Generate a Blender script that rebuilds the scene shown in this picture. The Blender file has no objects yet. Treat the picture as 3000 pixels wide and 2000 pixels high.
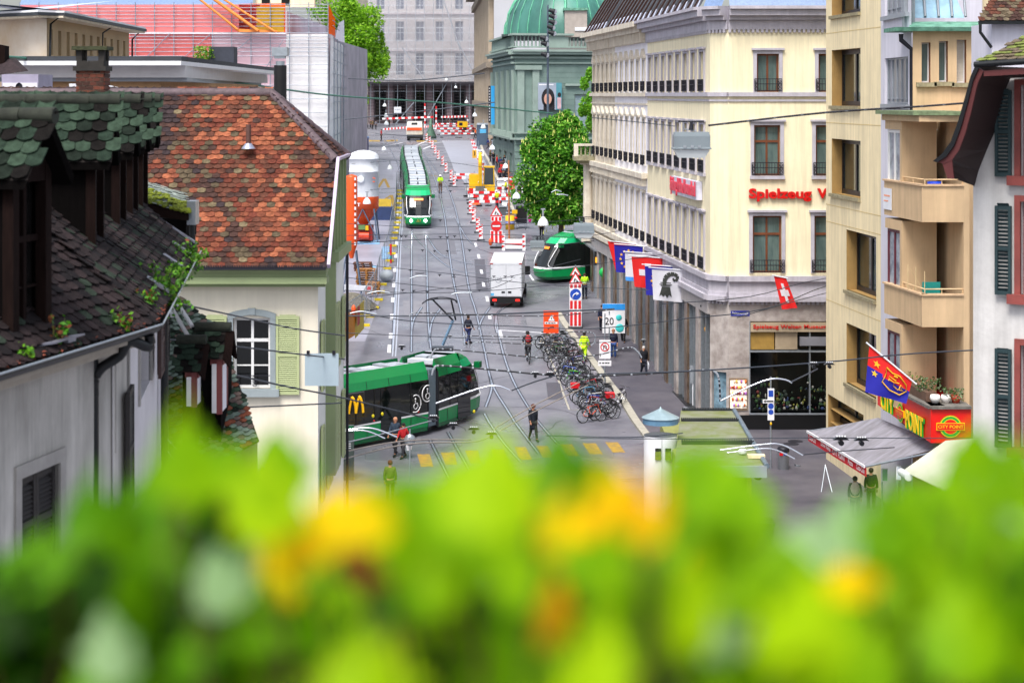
import bpy, math, random
from mathutils import Vector, Matrix
R = random.Random(7)
sc = bpy.context.scene
COL = sc.collection
V = Vector
EYE = 16.0; FPX = 5500.0; HZ = 278.0

# ------------------------------------------------------------------ terrain
GT = [(-60,0),(92,0),(100,.35),(110,1.0),(120,1.8),(132,2.75),(145,3.8),(157,4.7),(182,6.5),(220,7.9),(280,8.9),(350,9.6),(420,10),(1600,10)]
def zg(y):
    for (a,za),(b,zb) in zip(GT, GT[1:]):
        if y <= b: return za+(zb-za)*max(0,(y-a))/(b-a)
    return 10.0
def P(px, row, y):            # point seen at a pixel of the photograph, at depth y
    return V(((px-1500)/FPX*y, y, EYE-(row-HZ)/FPX*y))
def gy(row):
    lo, hi = 25.0, 1200.0
    for _ in range(50):
        m = (lo+hi)/2
        if HZ+(EYE-zg(m))*FPX/m > row: lo = m
        else: hi = m
    return lo
def G(px, row, h=0):
    y = gy(row); return V(((px-1500)/FPX*y, y, zg(y)+h))

# ------------------------------------------------------------------ materials
MC = {}
def lin(c):
    if isinstance(c, str): c = [int(c[i:i+2],16)/255 for i in (0,2,4)]
    return [x/12.92 if x <= .04045 else ((x+.055)/1.055)**2.4 for x in c]
def mat(name, col, rough=.8, metal=0, var=.18, scale=2.0, bump=0, bscale=30, emit=0, alpha=1, trans=0, col2=None, stretch=None, spec=None, cov=(.35,.65), streak=0):
    if name in MC: return MC[name]
    m = bpy.data.materials.new(name); m.use_nodes = True; MC[name] = m
    nt = m.node_tree; N = nt.nodes; L = nt.links
    b = N['Principled BSDF']; c = lin(col)
    b.inputs['Roughness'].default_value = rough; b.inputs['Metallic'].default_value = metal
    if spec is not None: b.inputs['Specular IOR Level'].default_value = spec
    tc = N.new('ShaderNodeTexCoord'); src = tc.outputs['Object']
    if stretch:
        mp = N.new('ShaderNodeMapping'); mp.inputs['Scale'].default_value = stretch
        L.new(src, mp.inputs['Vector']); src = mp.outputs['Vector']
    if var or col2:
        n = N.new('ShaderNodeTexNoise'); n.inputs['Scale'].default_value = scale; n.inputs['Detail'].default_value = 6; n.inputs['Roughness'].default_value = .65
        L.new(src, n.inputs['Vector'])
        r = N.new('ShaderNodeValToRGB'); r.color_ramp.elements[0].position = cov[0]; r.color_ramp.elements[1].position = cov[1]
        lo = [x*(1-var) for x in c]; hi = [min(1,x*(1+var)) for x in c]
        if col2: lo, hi = lin(col2), c
        r.color_ramp.elements[0].color = (*lo,1); r.color_ramp.elements[1].color = (*hi,1)
        L.new(n.outputs['Fac'], r.inputs['Fac']); L.new(r.outputs['Color'], b.inputs['Base Color'])
    else: b.inputs['Base Color'].default_value = (*c,1)
    if streak and (var or col2):
        m3 = N.new('ShaderNodeMapping'); m3.inputs['Scale'].default_value = (2.2,2.2,.13); L.new(tc.outputs['Object'], m3.inputs['Vector'])
        n3 = N.new('ShaderNodeTexNoise'); n3.inputs['Scale'].default_value = 1.6; n3.inputs['Detail'].default_value = 7; n3.inputs['Roughness'].default_value = .7; L.new(m3.outputs[0], n3.inputs['Vector'])
        r3 = N.new('ShaderNodeMapRange'); r3.inputs[1].default_value = .38; r3.inputs[2].default_value = .6; r3.inputs[3].default_value = 1-streak; r3.inputs[4].default_value = 1.0; L.new(n3.outputs['Fac'], r3.inputs[0])
        mm = N.new('ShaderNodeVectorMath'); mm.operation = 'SCALE'; L.new(r.outputs['Color'], mm.inputs[0]); L.new(r3.outputs[0], mm.inputs['Scale']); L.new(mm.outputs[0], b.inputs['Base Color'])
    if bump:
        n2 = N.new('ShaderNodeTexNoise'); n2.inputs['Scale'].default_value = bscale; n2.inputs['Detail'].default_value = 4
        L.new(src, n2.inputs['Vector'])
        bp = N.new('ShaderNodeBump'); bp.inputs['Strength'].default_value = bump; bp.inputs['Distance'].default_value = .05
        L.new(n2.outputs['Fac'], bp.inputs['Height']); L.new(bp.outputs['Normal'], b.inputs['Normal'])
    if emit: b.inputs['Emission Color'].default_value = (*c,1); b.inputs['Emission Strength'].default_value = emit
    if alpha < 1: b.inputs['Alpha'].default_value = alpha
    if trans:
        t = N.new('ShaderNodeBsdfTranslucent'); mx = N.new('ShaderNodeMixShader'); mx.inputs[0].default_value = trans
        if var or col2: L.new(r.outputs['Color'], t.inputs['Color'])
        else: t.inputs['Color'].default_value = (*c,1)
        L.new(b.outputs[0], mx.inputs[1]); L.new(t.outputs[0], mx.inputs[2]); L.new(mx.outputs[0], N['Material Output'].inputs['Surface'])
    return m
def netmat(name, col, dens, var=.25, scale=.35):   # gauze: a woven sheet with holes too small to see
    if name in MC: return MC[name]
    m = bpy.data.materials.new(name); m.use_nodes = True; MC[name] = m
    nt = m.node_tree; N = nt.nodes; L = nt.links; N.clear()
    d = N.new('ShaderNodeBsdfDiffuse'); d.inputs['Color'].default_value = (*lin(col),1)
    tl = N.new('ShaderNodeBsdfTranslucent'); tl.inputs['Color'].default_value = (*lin(col),1)
    ad = N.new('ShaderNodeMixShader'); ad.inputs[0].default_value = .22
    t = N.new('ShaderNodeBsdfTransparent'); mx = N.new('ShaderNodeMixShader')
    tc = N.new('ShaderNodeTexCoord'); n = N.new('ShaderNodeTexNoise'); n.inputs['Scale'].default_value = scale; n.inputs['Detail'].default_value = 5
    mr = N.new('ShaderNodeMapRange'); mr.inputs[1].default_value = .3; mr.inputs[2].default_value = .7
    mr.inputs[3].default_value = max(0,dens-var/2); mr.inputs[4].default_value = min(1,dens+var/2)
    L.new(tc.outputs['Object'], n.inputs['Vector']); L.new(n.outputs['Fac'], mr.inputs[0]); L.new(mr.outputs[0], mx.inputs[0])
    L.new(d.outputs[0], ad.inputs[1]); L.new(tl.outputs[0], ad.inputs[2])
    L.new(t.outputs[0], mx.inputs[1]); L.new(ad.outputs[0], mx.inputs[2])
    o = N.new('ShaderNodeOutputMaterial'); L.new(mx.outputs[0], o.inputs['Surface'])
    return m

# ------------------------------------------------------------------ mesh builder
class MB:
    def __init__(s, m=None): s.v=[]; s.f=[]; s.mi=[]; s.sm=[]; s.ms=[]; s.m=m; s.T=None
    def add(s, vs, fs, m=None, smooth=False):
        m = m or s.m
        if m not in s.ms: s.ms.append(m)
        i = s.ms.index(m); b = len(s.v)
        if s.T is not None: vs = [s.T @ V(p) for p in vs]
        s.v += [tuple(p) for p in vs]
        for f in fs: s.f.append([b+k for k in f]); s.mi.append(i); s.sm.append(smooth)
        return s
    def poly(s, pts, m=None): return s.add(pts, [list(range(len(pts)))], m)
    def box(s, a, b, m=None):
        x0,y0,z0 = a; x1,y1,z1 = b
        return s.add([(x0,y0,z0),(x1,y0,z0),(x1,y1,z0),(x0,y1,z0),(x0,y0,z1),(x1,y0,z1),(x1,y1,z1),(x0,y1,z1)],
            [(0,3,2,1),(4,5,6,7),(0,1,5,4),(1,2,6,5),(2,3,7,6),(3,0,4,7)], m)
    def hexa(s, q, e, m=None):       # quad q (4 pts) extruded by vector e
        q = [V(p) for p in q]; e = V(e); n = len(q)
        return s.add(q+[p+e for p in q], [list(range(n))[::-1], list(range(n,2*n))]+[(i,(i+1)%n,(i+1)%n+n,i+n) for i in range(n)], m)
    def cyl(s, a, b, r0, r1=None, n=8, m=None, smooth=True, cap=True):
        if r1 is None: r1 = r0
        a, b = V(a), V(b); d = (b-a)
        if d.length < 1e-6: return s
        d.normalize(); u = d.orthogonal().normalized(); w = d.cross(u)
        vs = []
        for p, r in ((a,r0),(b,r1)):
            for i in range(n):
                t = 2*math.pi*i/n; vs.append(p+u*(r*math.cos(t))+w*(r*math.sin(t)))
        s.add(vs, [(i,(i+1)%n,n+(i+1)%n,n+i) for i in range(n)], m, smooth)
        if cap: s.add(vs[:n], [list(range(n))[::-1]], m); s.add(vs[n:], [list(range(n))], m)
        return s
    def tube(s, pts, r, n=6, m=None, smooth=True):
        pts = [V(p) for p in pts]; k = len(pts); vs = []; rr = r if isinstance(r,(list,tuple)) else [r]*k
        for i,p in enumerate(pts):
            d = (pts[min(i+1,k-1)]-pts[max(i-1,0)])
            if d.length < 1e-9: d = V((0,0,1))
            d.normalize(); ref = V((0,0,1)) if abs(d.z) < .95 else V((1,0,0))
            u = d.cross(ref).normalized(); w = u.cross(d)
            for j in range(n):
                t = 2*math.pi*j/n; vs.append(p+u*(rr[i]*math.cos(t))+w*(rr[i]*math.sin(t)))
        fs = [(i*n+j,i*n+(j+1)%n,(i+1)*n+(j+1)%n,(i+1)*n+j) for i in range(k-1) for j in range(n)]
        s.add(vs, fs, m, smooth); s.add(vs[:n],[list(range(n))],m); s.add(vs[-n:],[list(range(n))[::-1]],m)
        return s
    def lathe(s, prof, c=(0,0,0), n=16, m=None, smooth=True, ax=None):
        vs = []; c = V(c)
        for r,z in prof:
            for j in range(n):
                t = 2*math.pi*j/n; vs.append(c+V((r*math.cos(t), r*math.sin(t), z)))
        k = len(prof)
        return s.add(vs, [(i*n+j,i*n+(j+1)%n,(i+1)*n+(j+1)%n,(i+1)*n+j) for i in range(k-1) for j in range(n)], m, smooth)
    def ball(s, c, r, n=10, m=None):
        if not isinstance(r,(tuple,list)): r=(r,r,r)
        k = max(4,n//2+1); vs=[]
        for i in range(k+1):
            a = math.pi*i/k
            for j in range(n):
                t = 2*math.pi*j/n; vs.append((c[0]+r[0]*math.sin(a)*math.cos(t), c[1]+r[1]*math.sin(a)*math.sin(t), c[2]+r[2]*math.cos(a)))
        return s.add(vs, [(i*n+j,(i+1)*n+j,(i+1)*n+(j+1)%n,i*n+(j+1)%n) for i in range(k) for j in range(n)], m, True)
    def loft(s, rings, m=None, mats=None, smooth=False, close=True, caps=True):
        n = len(rings[0]); vs = [p for r in rings for p in r]; 
        for i in range(len(rings)-1):
            fs = [(j,(j+1)%n,n+(j+1)%n,n+j) for j in range(n if close else n-1)]
            s.add(list(rings[i])+list(rings[i+1]), fs, mats[i] if mats else m, smooth)
        if caps and close:
            s.add(rings[0], [list(range(n))[::-1]], mats[0] if mats else m); s.add(rings[-1], [list(range(n))], mats[-1] if mats else m)
        return s
    def mesh(s, name, c=V((0,0,0))):
        me = bpy.data.meshes.new(name); me.from_pydata([(x-c[0],y-c[1],z-c[2]) for x,y,z in s.v], [], s.f)
        for m in s.ms: me.materials.append(m)
        me.polygons.foreach_set('material_index', s.mi); me.polygons.foreach_set('use_smooth', s.sm); me.update()
        return me

ORG = {}
def tag(o, label, cat, group=None):
    if label: o['label'] = label
    if cat: o['category'] = cat
    if group: o['group'] = group
    return o
def thing(name, label, cat, loc, group=None, rz=0, local=False):
    o = bpy.data.objects.new(name, None); COL.objects.link(o); o.location = loc; o.rotation_euler = (0,0,rz)
    ORG[o] = V((0,0,0)) if local else V(loc)
    return tag(o, label, cat, group)
def bbc(vs):
    xs = [p[0] for p in vs]; ys = [p[1] for p in vs]; zs = [p[2] for p in vs]
    return V(((min(xs)+max(xs))/2, (min(ys)+max(ys))/2, min(zs)))
def part(name, mb, parent, label=None):
    if not mb.f: return None
    c = bbc(mb.v); o = bpy.data.objects.new(name, mb.mesh(name, c)); COL.objects.link(o)
    o.parent = parent; o.location = c-ORG[parent]; ORG[o] = c
    if label: o['label'] = label
    return o
def single(name, mb, label, cat, group=None):
    c = bbc(mb.v); o = bpy.data.objects.new(name, mb.mesh(name, c)); COL.objects.link(o); o.location = c; ORG[o] = c
    return tag(o, label, cat, group)
def struct(name, mb, parent=None):
    if parent: return part(name, mb, parent)
    o = single(name, mb, None, None); o['kind'] = 'structure'; return o
def kids(o): return [c for c in bpy.data.objects if c.parent == o]
def copy_tree(o, kd, loc=None, rz=None, label=None):
    r = o.copy(); COL.objects.link(r); ORG[r] = V((0,0,0))
    for ch in kd.get(o, []):
        c = ch.copy(); COL.objects.link(c); c.parent = r
        for g in kd.get(ch, []):
            d = g.copy(); COL.objects.link(d); d.parent = c
    if loc is not None: r.location = loc
    if rz is not None: r.rotation_euler = (0,0,rz)
    if label: r['label'] = label
    return r
def kidmap(o):
    kd = {}
    for c in kids(o):
        kd.setdefault(o, []).append(c)
        for g in kids(c): kd.setdefault(c, []).append(g)
    return kd

# text as mesh polygons, laid on a plane: origin o, u right, w up, nrm outwards
def textmb(mb, s, o, u, w, width=None, height=None, m=None, ext=.02, bold=0.0, align='L', shear=0, serif=False):
    cu = bpy.data.curves.new('t', 'FONT'); cu.body = s; cu.size = 1; cu.extrude = 0; cu.offset = bold; cu.shear = shear; cu.resolution_u = 3
    ob = bpy.data.objects.new('t', cu); me = bpy.data.meshes.new_from_object(ob)
    xs = [v.co.x for v in me.vertices]; ys = [v.co.y for v in me.vertices]
    x0,x1,y0,y1 = min(xs),max(xs),min(ys),max(ys)
    sy = (height/(y1-y0)) if height else width/(x1-x0); sx = (width/(x1-x0)) if width else sy
    ox = {'L':0,'C':.5,'R':1}[align]*(x1-x0)*sx
    u = V(u).normalized(); w = V(w).normalized(); n = u.cross(w)
    vs = [V(o)+u*((v.co.x-x0)*sx-ox)+w*((v.co.y-y0)*sy)+n*ext for v in me.vertices]
    fs = [list(p.vertices) for p in me.polygons]
    mb.add(vs, fs, m)
    # sides
    ec = {}
    for f in fs:
        for a,b in zip(f, f[1:]+f[:1]):
            k=(min(a,b),max(a,b)); ec.setdefault(k, []).append((a,b))
    sv=[]; sf=[]
    for k,e in ec.items():
        if len(e)==1:
            a,b = e[0]; i=len(sv); sv += [vs[a],vs[b],vs[b]-n*(ext+.002),vs[a]-n*(ext+.002)]; sf.append((i+1,i,i+3,i+2))
    if sf and ext>.012: mb.add(sv, sf, m)
    bpy.data.objects.remove(ob); bpy.data.curves.remove(cu); bpy.data.meshes.remove(me)

def bars(mb, o, width, h, n, m):      # lines of print too small to read
    o = V(o); x = 0
    for i in range(n): l = width/n*(.6+.3*((i*7)%3)/2); mb.box((o.x+x,o.y,o.z),(o.x+x+l,o.y+.003,o.z+h),m); x += width/n
# ------------------------------------------------------------------ facades
class Fac:
    def __init__(s, a, b, d=0):
        s.a = V((a[0],a[1],0)); b = V((b[0],b[1],0)); s.L = (b-s.a).length; s.u = (b-s.a)/s.L
        s.n = V((s.u.y,-s.u.x,0)); s.a = s.a+s.n*d
    def pt(s, u, z, d=0): p = s.a+s.u*u+s.n*d; return V((p.x,p.y,z))
    def uy(s, px):
        k = (px-1500)/FPX; u = (k*s.a.y-s.a.x)/(s.u.x-k*s.u.y); return u, s.a.y+u*s.u.y
    def uv(s, px, row):
        u, y = s.uy(px); return u, EYE-(row-HZ)/FPX*y
    def slab(s, mb, u0,z0,u1,z1,d0,d1,m=None):      # block standing on the wall between depths d0 (inner) and d1
        mb.hexa([s.pt(u0,z0,d1),s.pt(u1,z0,d1),s.pt(u1,z1,d1),s.pt(u0,z1,d1)], s.n*(d0-d1), m)
    def wall(s, mb, u0,z0,u1,z1, holes=(), rec=.25, m=None, mr=None):
        us = sorted({u0,u1}|{round(h[i],4) for h in holes for i in (0,2) if u0<h[i]<u1}); zs = sorted({z0,z1}|{round(h[i],4) for h in holes for i in (1,3) if z0<h[i]<z1})
        for a,b in zip(us,us[1:]):
            for c,d in zip(zs,zs[1:]):
                mu,mz=(a+b)/2,(c+d)/2
                if any(h[0]<mu<h[2] and h[1]<mz<h[3] for h in holes): continue
                mb.add([s.pt(a,c),s.pt(b,c),s.pt(b,d),s.pt(a,d)], [(0,1,2,3)], m)
        for h in holes:
            a,c,b,d = h[:4]; mm = mr or m
            for q in (((a,c),(b,c)),((b,c),(b,d)),((b,d),(a,d)),((a,d),(a,c))):
                (p0,q0),(p1,q1)=q
                mb.add([s.pt(p0,q0),s.pt(p0,q0,-rec),s.pt(p1,q1,-rec),s.pt(p1,q1)], [(0,1,2,3)], mm)
def window(par, F, u0,z0,u1,z1, rec=.22, fm=None, pm=None, fw=.07, cols=2, trans=None, bars=(), surr=None, sw=.14, sd=.05, sill=None, rail=None, head=None, ped=None, name='window'):
    f = MB(fm); d0,d1 = -rec-.06,-rec+.02
    F.slab(f,u0,z0,u0+fw,z1,d0,d1); F.slab(f,u1-fw,z0,u1,z1,d0,d1); F.slab(f,u0+fw,z0,u1-fw,z0+fw,d0,d1); F.slab(f,u0+fw,z1-fw,u1-fw,z1,d0,d1)
    for i in range(1,cols):
        c = u0+(u1-u0)*i/cols; F.slab(f,c-fw*.5,z0+fw,c+fw*.5,z1-fw,d0,d1-.004)
    if trans: c = z0+(z1-z0)*trans; F.slab(f,u0+fw,c-fw*.6,u1-fw,c+fw*.6,d0,d1+.006)
    for b in bars: c = z0+(z1-z0)*b; F.slab(f,u0+fw,c-fw*.22,u1-fw,c+fw*.22,d0,d1-.012)
    o = part(name, f, par)
    g = MB(pm); g.add([F.pt(u0+.01,z0+.01,-rec-.03),F.pt(u1-.01,z0+.01,-rec-.03),F.pt(u1-.01,z1-.01,-rec-.03),F.pt(u0+.01,z1-.01,-rec-.03)],[(0,1,2,3)])
    part('pane', g, o)
    if surr:
        t = MB(surr)
        F.slab(t,u0-sw,z0,u0,z1+sw,-.02,sd); F.slab(t,u1,z0,u1+sw,z1+sw,-.02,sd); F.slab(t,u0,z1,u1,z1+sw,-.02,sd-.004)
        if head: F.slab(t,u0-sw-.08,z1+sw,u1+sw+.08,z1+sw+.1,-.02,sd+.1)
        if ped:
            c=(u0+u1)/2; t.hexa([F.pt(u0-sw,z1+sw+.1,sd+.12),F.pt(u1+sw,z1+sw+.1,sd+.12),F.pt(c,z1+sw+.1+ped,sd+.12)], F.n*(-sd-.14))
        part('surround', t, o)
    if sill: t = MB(sill); F.slab(t,u0-.2,z0-.16,u1+.2,z0,-.1,.14); part('sill', t, o)
    if rail:
        t = MB(rail); zt = z0+.62; a,b = u0-.12,u1+.12
        for z in (z0+.06,z0+.38,zt): F.slab(t,a,z-.018,b,z+.018,.12,.155)
        n = max(3,int((b-a)/.13))
        for i in range(n+1):
            c = a+(b-a)*i/n; F.slab(t,c-.01,z0+.06,c+.01,zt,.125,.15)
        for q in (a,b-.2):
            F.slab(t,q,z0+.06,q+.2,zt,.128,.146) if False else None
            F.slab(t,q,z0+.1,q+.03,zt,0,.14)
            for k in range(3): t.tube([F.pt(q+.1+.07*math.cos(x),z0+.16+k*.17+.07*math.sin(x),.14) for x in [i*math.pi/4 for i in range(9)]],.012,4)
        part('railing', t, o)
    return o
# ================================================================= palette
cream = mat('cream_plaster','efe4c2',.85,scale=.5,var=.05,streak=.16,bump=.05,bscale=8)
whitep = mat('white_plaster','eceaf0',.85,scale=.6,var=.05,streak=.12)
greystone = mat('grey_stone_trim','b4b0ba',.8,scale=1.5,var=.1,streak=.15)
sand = mat('sandstone','e0d8c8',.85,scale=1.2,var=.16,col2='c8bcaa',streak=.2,bump=.2,bscale=14)
marble = mat('marble_cladding','b9b1ad',.35,scale=1.6,col2='8c827e',bump=.05)
marble2 = mat('brown_marble','7a6858',.3,scale=2.2,col2='4c3e34')
glass = mat('dark_glass','1b2426',.06,var=.5,scale=.5,spec=.8)
glassg = mat('curtained_glass','74857f',.12,var=0,scale=1.2,col2='3e5252',stretch=(1,1,.15))
glassd = mat('shop_glass','06090a',.05,var=.6,scale=.8,spec=.4)
brownwood = mat('brown_window_wood','6b3a1e',.5,var=.2)
whitewood = mat('white_window_wood','dedede',.5,var=.05)
iron = mat('black_iron','23232c',.5,.4,var=.1)
slate = mat('slate','59606f',.5,var=.25,scale=6,bump=.3,bscale=18)
slateb = mat('blue_slate','6d83a8',.45,var=.15,scale=8)
darkmetal = mat('dark_brown_metal','1a1418',.35,.3,var=.2)
leadm = mat('lead_flashing','9aa0b4',.4,.5,var=.1)
black = mat('black_paint','0d0d10',.5,var=.2)
blackp = mat('black_plinth','08090b',.3,var=.3)
beige = mat('beige_render','eddcb4',.85,scale=.7,var=.06,streak=.2,bump=.05,bscale=5)
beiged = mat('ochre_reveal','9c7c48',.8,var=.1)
lilac = mat('lilac_render','d4d2de',.85,scale=.8,var=.04,streak=.12)
tan = mat('tan_render','c8ab86',.85,scale=.7,var=.07,streak=.15)
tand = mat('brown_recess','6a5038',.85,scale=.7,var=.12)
copper = mat('green_copper','74ab94',.7,var=.2,col2='3e6e5c',scale=3)
redsign = mat('red_sign','d81208',.35,var=.04)
redd = mat('red_letters','cc0a0a',.35,var=0)
yellows = mat('yellow_sign','f2c60a',.4,var=0)
greens = mat('green_sign','18a030',.4,var=0)
white = mat('white_paint','e6e6ea',.5,var=.03)
whitem = mat('white_metal','dfe2e8',.35,.1,var=.05)
steel = mat('galvanised_steel','a8b0b8',.35,.7,var=.12,scale=8)
steelb = mat('bright_steel','d5dae4',.18,.9,var=.05)
greyp = mat('grey_paint','8e949c',.5,var=.08)
rail_m = mat('rail_steel','b4bccb',.25,.6,var=.1,scale=1)
cable = mat('black_cable','12141c',.5,var=0)
wirem = mat('copper_wire','3c424c',.5,.2,var=.1)
wgreen = mat('green_wire','3f7a68',.5,.2,var=.1)
bluep = mat('blue_paint','1038a8',.4,var=.05)
redp = mat('red_paint','c8101c',.4,var=.06)
orange = mat('orange_paint','e6561c',.45,var=.08)
yellow = mat('yellow_paint','e0b010',.4,var=.08)
limec = mat('hi_vis_lime','b4f210',.6,var=.06)
mossg = mat('moss','7e8a18',.95,scale=9,var=.3,col2='46501a',bump=.6,bscale=40)

# ================================================================= ground
asph = mat('asphalt','7c7c84',.42,scale=.35,var=.0,col2='64646e',bump=.1,bscale=60)
def wetpatch(m):
    nt=m.node_tree; N=nt.nodes; L=nt.links; b=N['Principled BSDF']
    tc=N.new('ShaderNodeTexCoord'); n=N.new('ShaderNodeTexNoise'); n.inputs['Scale'].default_value=.18; n.inputs['Detail'].default_value=8; n.inputs['Distortion'].default_value=.6
    mr=N.new('ShaderNodeMapRange'); mr.inputs[1].default_value=.4; mr.inputs[2].default_value=.62; mr.inputs[3].default_value=.62; mr.inputs[4].default_value=.22
    L.new(tc.outputs['Object'],n.inputs['Vector']); L.new(n.outputs['Fac'],mr.inputs[0]); L.new(mr.outputs[0],b.inputs['Roughness'])
wetpatch(asph)
pavm = mat('pavement_asphalt','5e5b62',.6,scale=.5,var=0,col2='484650',bump=.1,bscale=50)
kerbm = mat('granite_kerb','a5a195',.8,scale=4,var=.15)
conc = mat('concrete','8d8d92',.75,scale=1.2,var=.15,bump=.2)
def ys(a,b,st):
    n=max(1,int(math.ceil((b-a)/st))); return [a+(b-a)*i/n for i in range(n+1)]
g = MB(asph); yy = [-60,0,40,80]+ys(84,430,2)+[600,900,1600]; xx=[-900,-300,-120,-60,-30,-15,0,15,30,60,120,300,900]
for a,b in zip(yy,yy[1:]):
    for c,d in zip(xx,xx[1:]): g.add([(c,a,zg(a)),(d,a,zg(a)),(d,b,zg(b)),(c,b,zg(b))],[(0,1,2,3)])
struct('road', g)
def strip(mb, xl, xr, y0, y1, h, m=None, thick=.0, st=1.5):
    for a,b in zip(ys(y0,y1,st),ys(y0,y1,st)[1:]):
        q=[(xl(a),a,zg(a)+h),(xr(a),a,zg(a)+h),(xr(b),b,zg(b)+h),(xl(b),b,zg(b)+h)]
        mb.add(q,[(0,1,2,3)],m)
        if thick:
            mb.add([q[0],q[3],(q[3][0],q[3][1],q[3][2]-thick),(q[0][0],q[0][1],q[0][2]-thick)],[(0,1,2,3)],m)
            mb.add([q[2],q[1],(q[1][0],q[1][1],q[1][2]-thick),(q[2][0],q[2][1],q[2][2]-thick)],[(0,1,2,3)],m)
def polyx(pxs):         # x as a function of depth, from ground pixels
    pts = sorted([(G(*p).y, G(*p).x) for p in pxs])
    def f(y):
        if y<=pts[0][0]: (a,c),(b,d)=pts[0],pts[1]
        elif y>=pts[-1][0]: (a,c),(b,d)=pts[-2],pts[-1]
        else:
            for (a,c),(b,d) in zip(pts,pts[1:]):
                if a<=y<=b: break
        return c+(d-c)*(y-a)/(b-a)
    return f
def densify(pts, st=1.0):
    out=[]
    for a,b in zip(pts,pts[1:]):
        n=max(1,int((b-a).length/st)); out += [a+(b-a)*(i/n) for i in range(n)]
    return out+[pts[-1]]
def smooth(pts, k=6):   # Catmull-Rom through points
    out=[]; n=len(pts)
    for i in range(n-1):
        p0,p1,p2,p3 = pts[max(0,i-1)],pts[i],pts[i+1],pts[min(n-1,i+2)]
        for j in range(k):
            t=j/k; out.append(.5*((2*p1)+(p2-p0)*t+(2*p0-5*p1+4*p2-p3)*t*t+(3*p1-p0-3*p2+p3)*t**3))
    return out+[pts[-1]]
def ribbon(mb, pts, w, h, m=None, st=1.0):
    pts = densify(pts, st); L=[];Rr=[]
    for i,p in enumerate(pts):
        d=(pts[min(i+1,len(pts)-1)]-pts[max(i-1,0)]); d.z=0; d.normalize(); n=V((-d.y,d.x,0))*w/2
        L.append(V((p.x+n.x,p.y+n.y,zg(p.y+n.y)+h))); Rr.append(V((p.x-n.x,p.y-n.y,zg(p.y-n.y)+h)))
    for i in range(len(pts)-1): mb.add([L[i],Rr[i],Rr[i+1],L[i+1]],[(3,2,1,0)],m)
# right pavement with its granite kerb
kR = polyx([(1603,881),(1645,951),(1731,1067),(1814,1175),(1883,1280),(1960,1400)])
m_ = MB(pavm); strip(m_, lambda y:kR(y)+.38, lambda y:60, 40, 121, .12, thick=.12); struct('pavement', m_)
m_ = MB(kerbm); strip(m_, kR, lambda y:kR(y)+.38, 40, 121, .135, thick=.14); struct('kerb', m_)
kR2 = polyx([(1500,620),(1470,560),(1440,500),(1410,440),(1400,410)])
m_ = MB(pavm); strip(m_, lambda y:kR2(y)+.3, lambda y:kR2(y)+14, 168, 330, .12, thick=.12); struct('pavement', m_)
m_ = MB(kerbm); strip(m_, kR2, lambda y:kR2(y)+.3, 168, 330, .135, thick=.14); struct('kerb', m_)
# pale bike bay and damp concrete patches
m_ = MB(mat('pale_bay_paving','7d7b86',.35,scale=.8,var=.12)); strip(m_, polyx([(1585,985),(1640,1100),(1672,1198)]), lambda y:kR(y)-.01, gy(1198), gy(975), .004); struct('cycle_bay', m_)
m_ = MB(kerbm); ribbon(m_,[G(1585,985),G(1625,1080),G(1668,1200),G(1700,1200)],.1,.008); struct('cycle_bay_line', m_)
m_ = MB(mat('fresh_concrete','9c9eab',.3,scale=.6,var=.12)); strip(m_, polyx([(1300,425),(1330,500),(1400,580)]), lambda y:kR2(y)-.3, gy(560), gy(412), .004); struct('road', m_)
m_ = MB(mat('yard_slab','8f8f9d',.4,scale=.4,var=.15)); strip(m_, lambda y:-28, polyx([(1095,930),(1120,860),(1150,740),(1160,640),(1165,520)]), gy(1000), gy(470), .004); struct('building_yard', m_)
# tram rails
rails = [[(1166,560),(1171,640),(1168,720),(1158,850),(1153,960),(1150,1030)],
 [(1207,670),(1206,740),(1206,900),(1205,1030)],[(1247,690),(1250,760),(1253,900),(1256,960),(1262,1020)],
 [(1272,520),(1299,616),(1311,700),(1328,820),(1352,920),(1362,1010)],[(1306,540),(1335,616),(1352,700),(1372,835),(1392,905),(1405,960),(1420,1030),(1442,1124),(1492,1210),(1579,1330)],
 [(1453,925),(1463,990),(1492,1088),(1543,1185),(1633,1300)],[(1436,900),(1412,935),(1402,965)],
 [(1500,890),(1462,912),(1451,945),(1456,975)],
 [(1436,1102),(1440,1140),(1423,1192)],[(1419,1211),(1470,1290),(1525,1352)],
 [(1258,1285),(1310,1390),(1340,1450)],[(1312,1265),(1368,1365),(1400,1430)],
 [(1236,900),(1213,935),(1206,970)],[(1290,905),(1266,940),(1257,1000)],
 [(1212,690),(1240,720),(1330,790),(1440,800),(1560,800)],[(1250,690),(1285,740),(1340,765),(1420,778),(1560,785)],[(1335,640),(1370,700),(1420,735),(1500,755),(1570,765)],
 [(1128,410),(1150,450),(1171,500),(1169,560)],[(1152,400),(1165,425),(1196,480)],[(1199,412),(1216,440),(1222,455)],[(1217,412),(1238,448),(1272,520)],[(1240,448),(1262,475),(1306,540)],
 [(1190,520),(1194,600),(1205,670)]]
m_ = MB(rail_m)
for r_ in rails:
    pts = smooth([G(*p) for p in r_]); ribbon(m_, pts, .075, .012); 
struct('tram_rails', m_)
m_ = MB(mat('rail_groove','3c3c46',.5,var=.1))
for r_ in rails:
    pts = smooth([G(*p) for p in r_]); ribbon(m_, pts, .2, .008)
struct('tram_rails', m_)
m_ = MB(mat('drain_stone','a9afbd',.4,var=.1))
for off in (0,.17): ribbon(m_, [p+V((off,0,0)) for p in smooth([G(*p) for p in [(1172,560),(1174,640),(1168,720),(1162,850),(1156,960),(1150,1045)]])], .07, .016)
struct('road_drain', m_)
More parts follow.
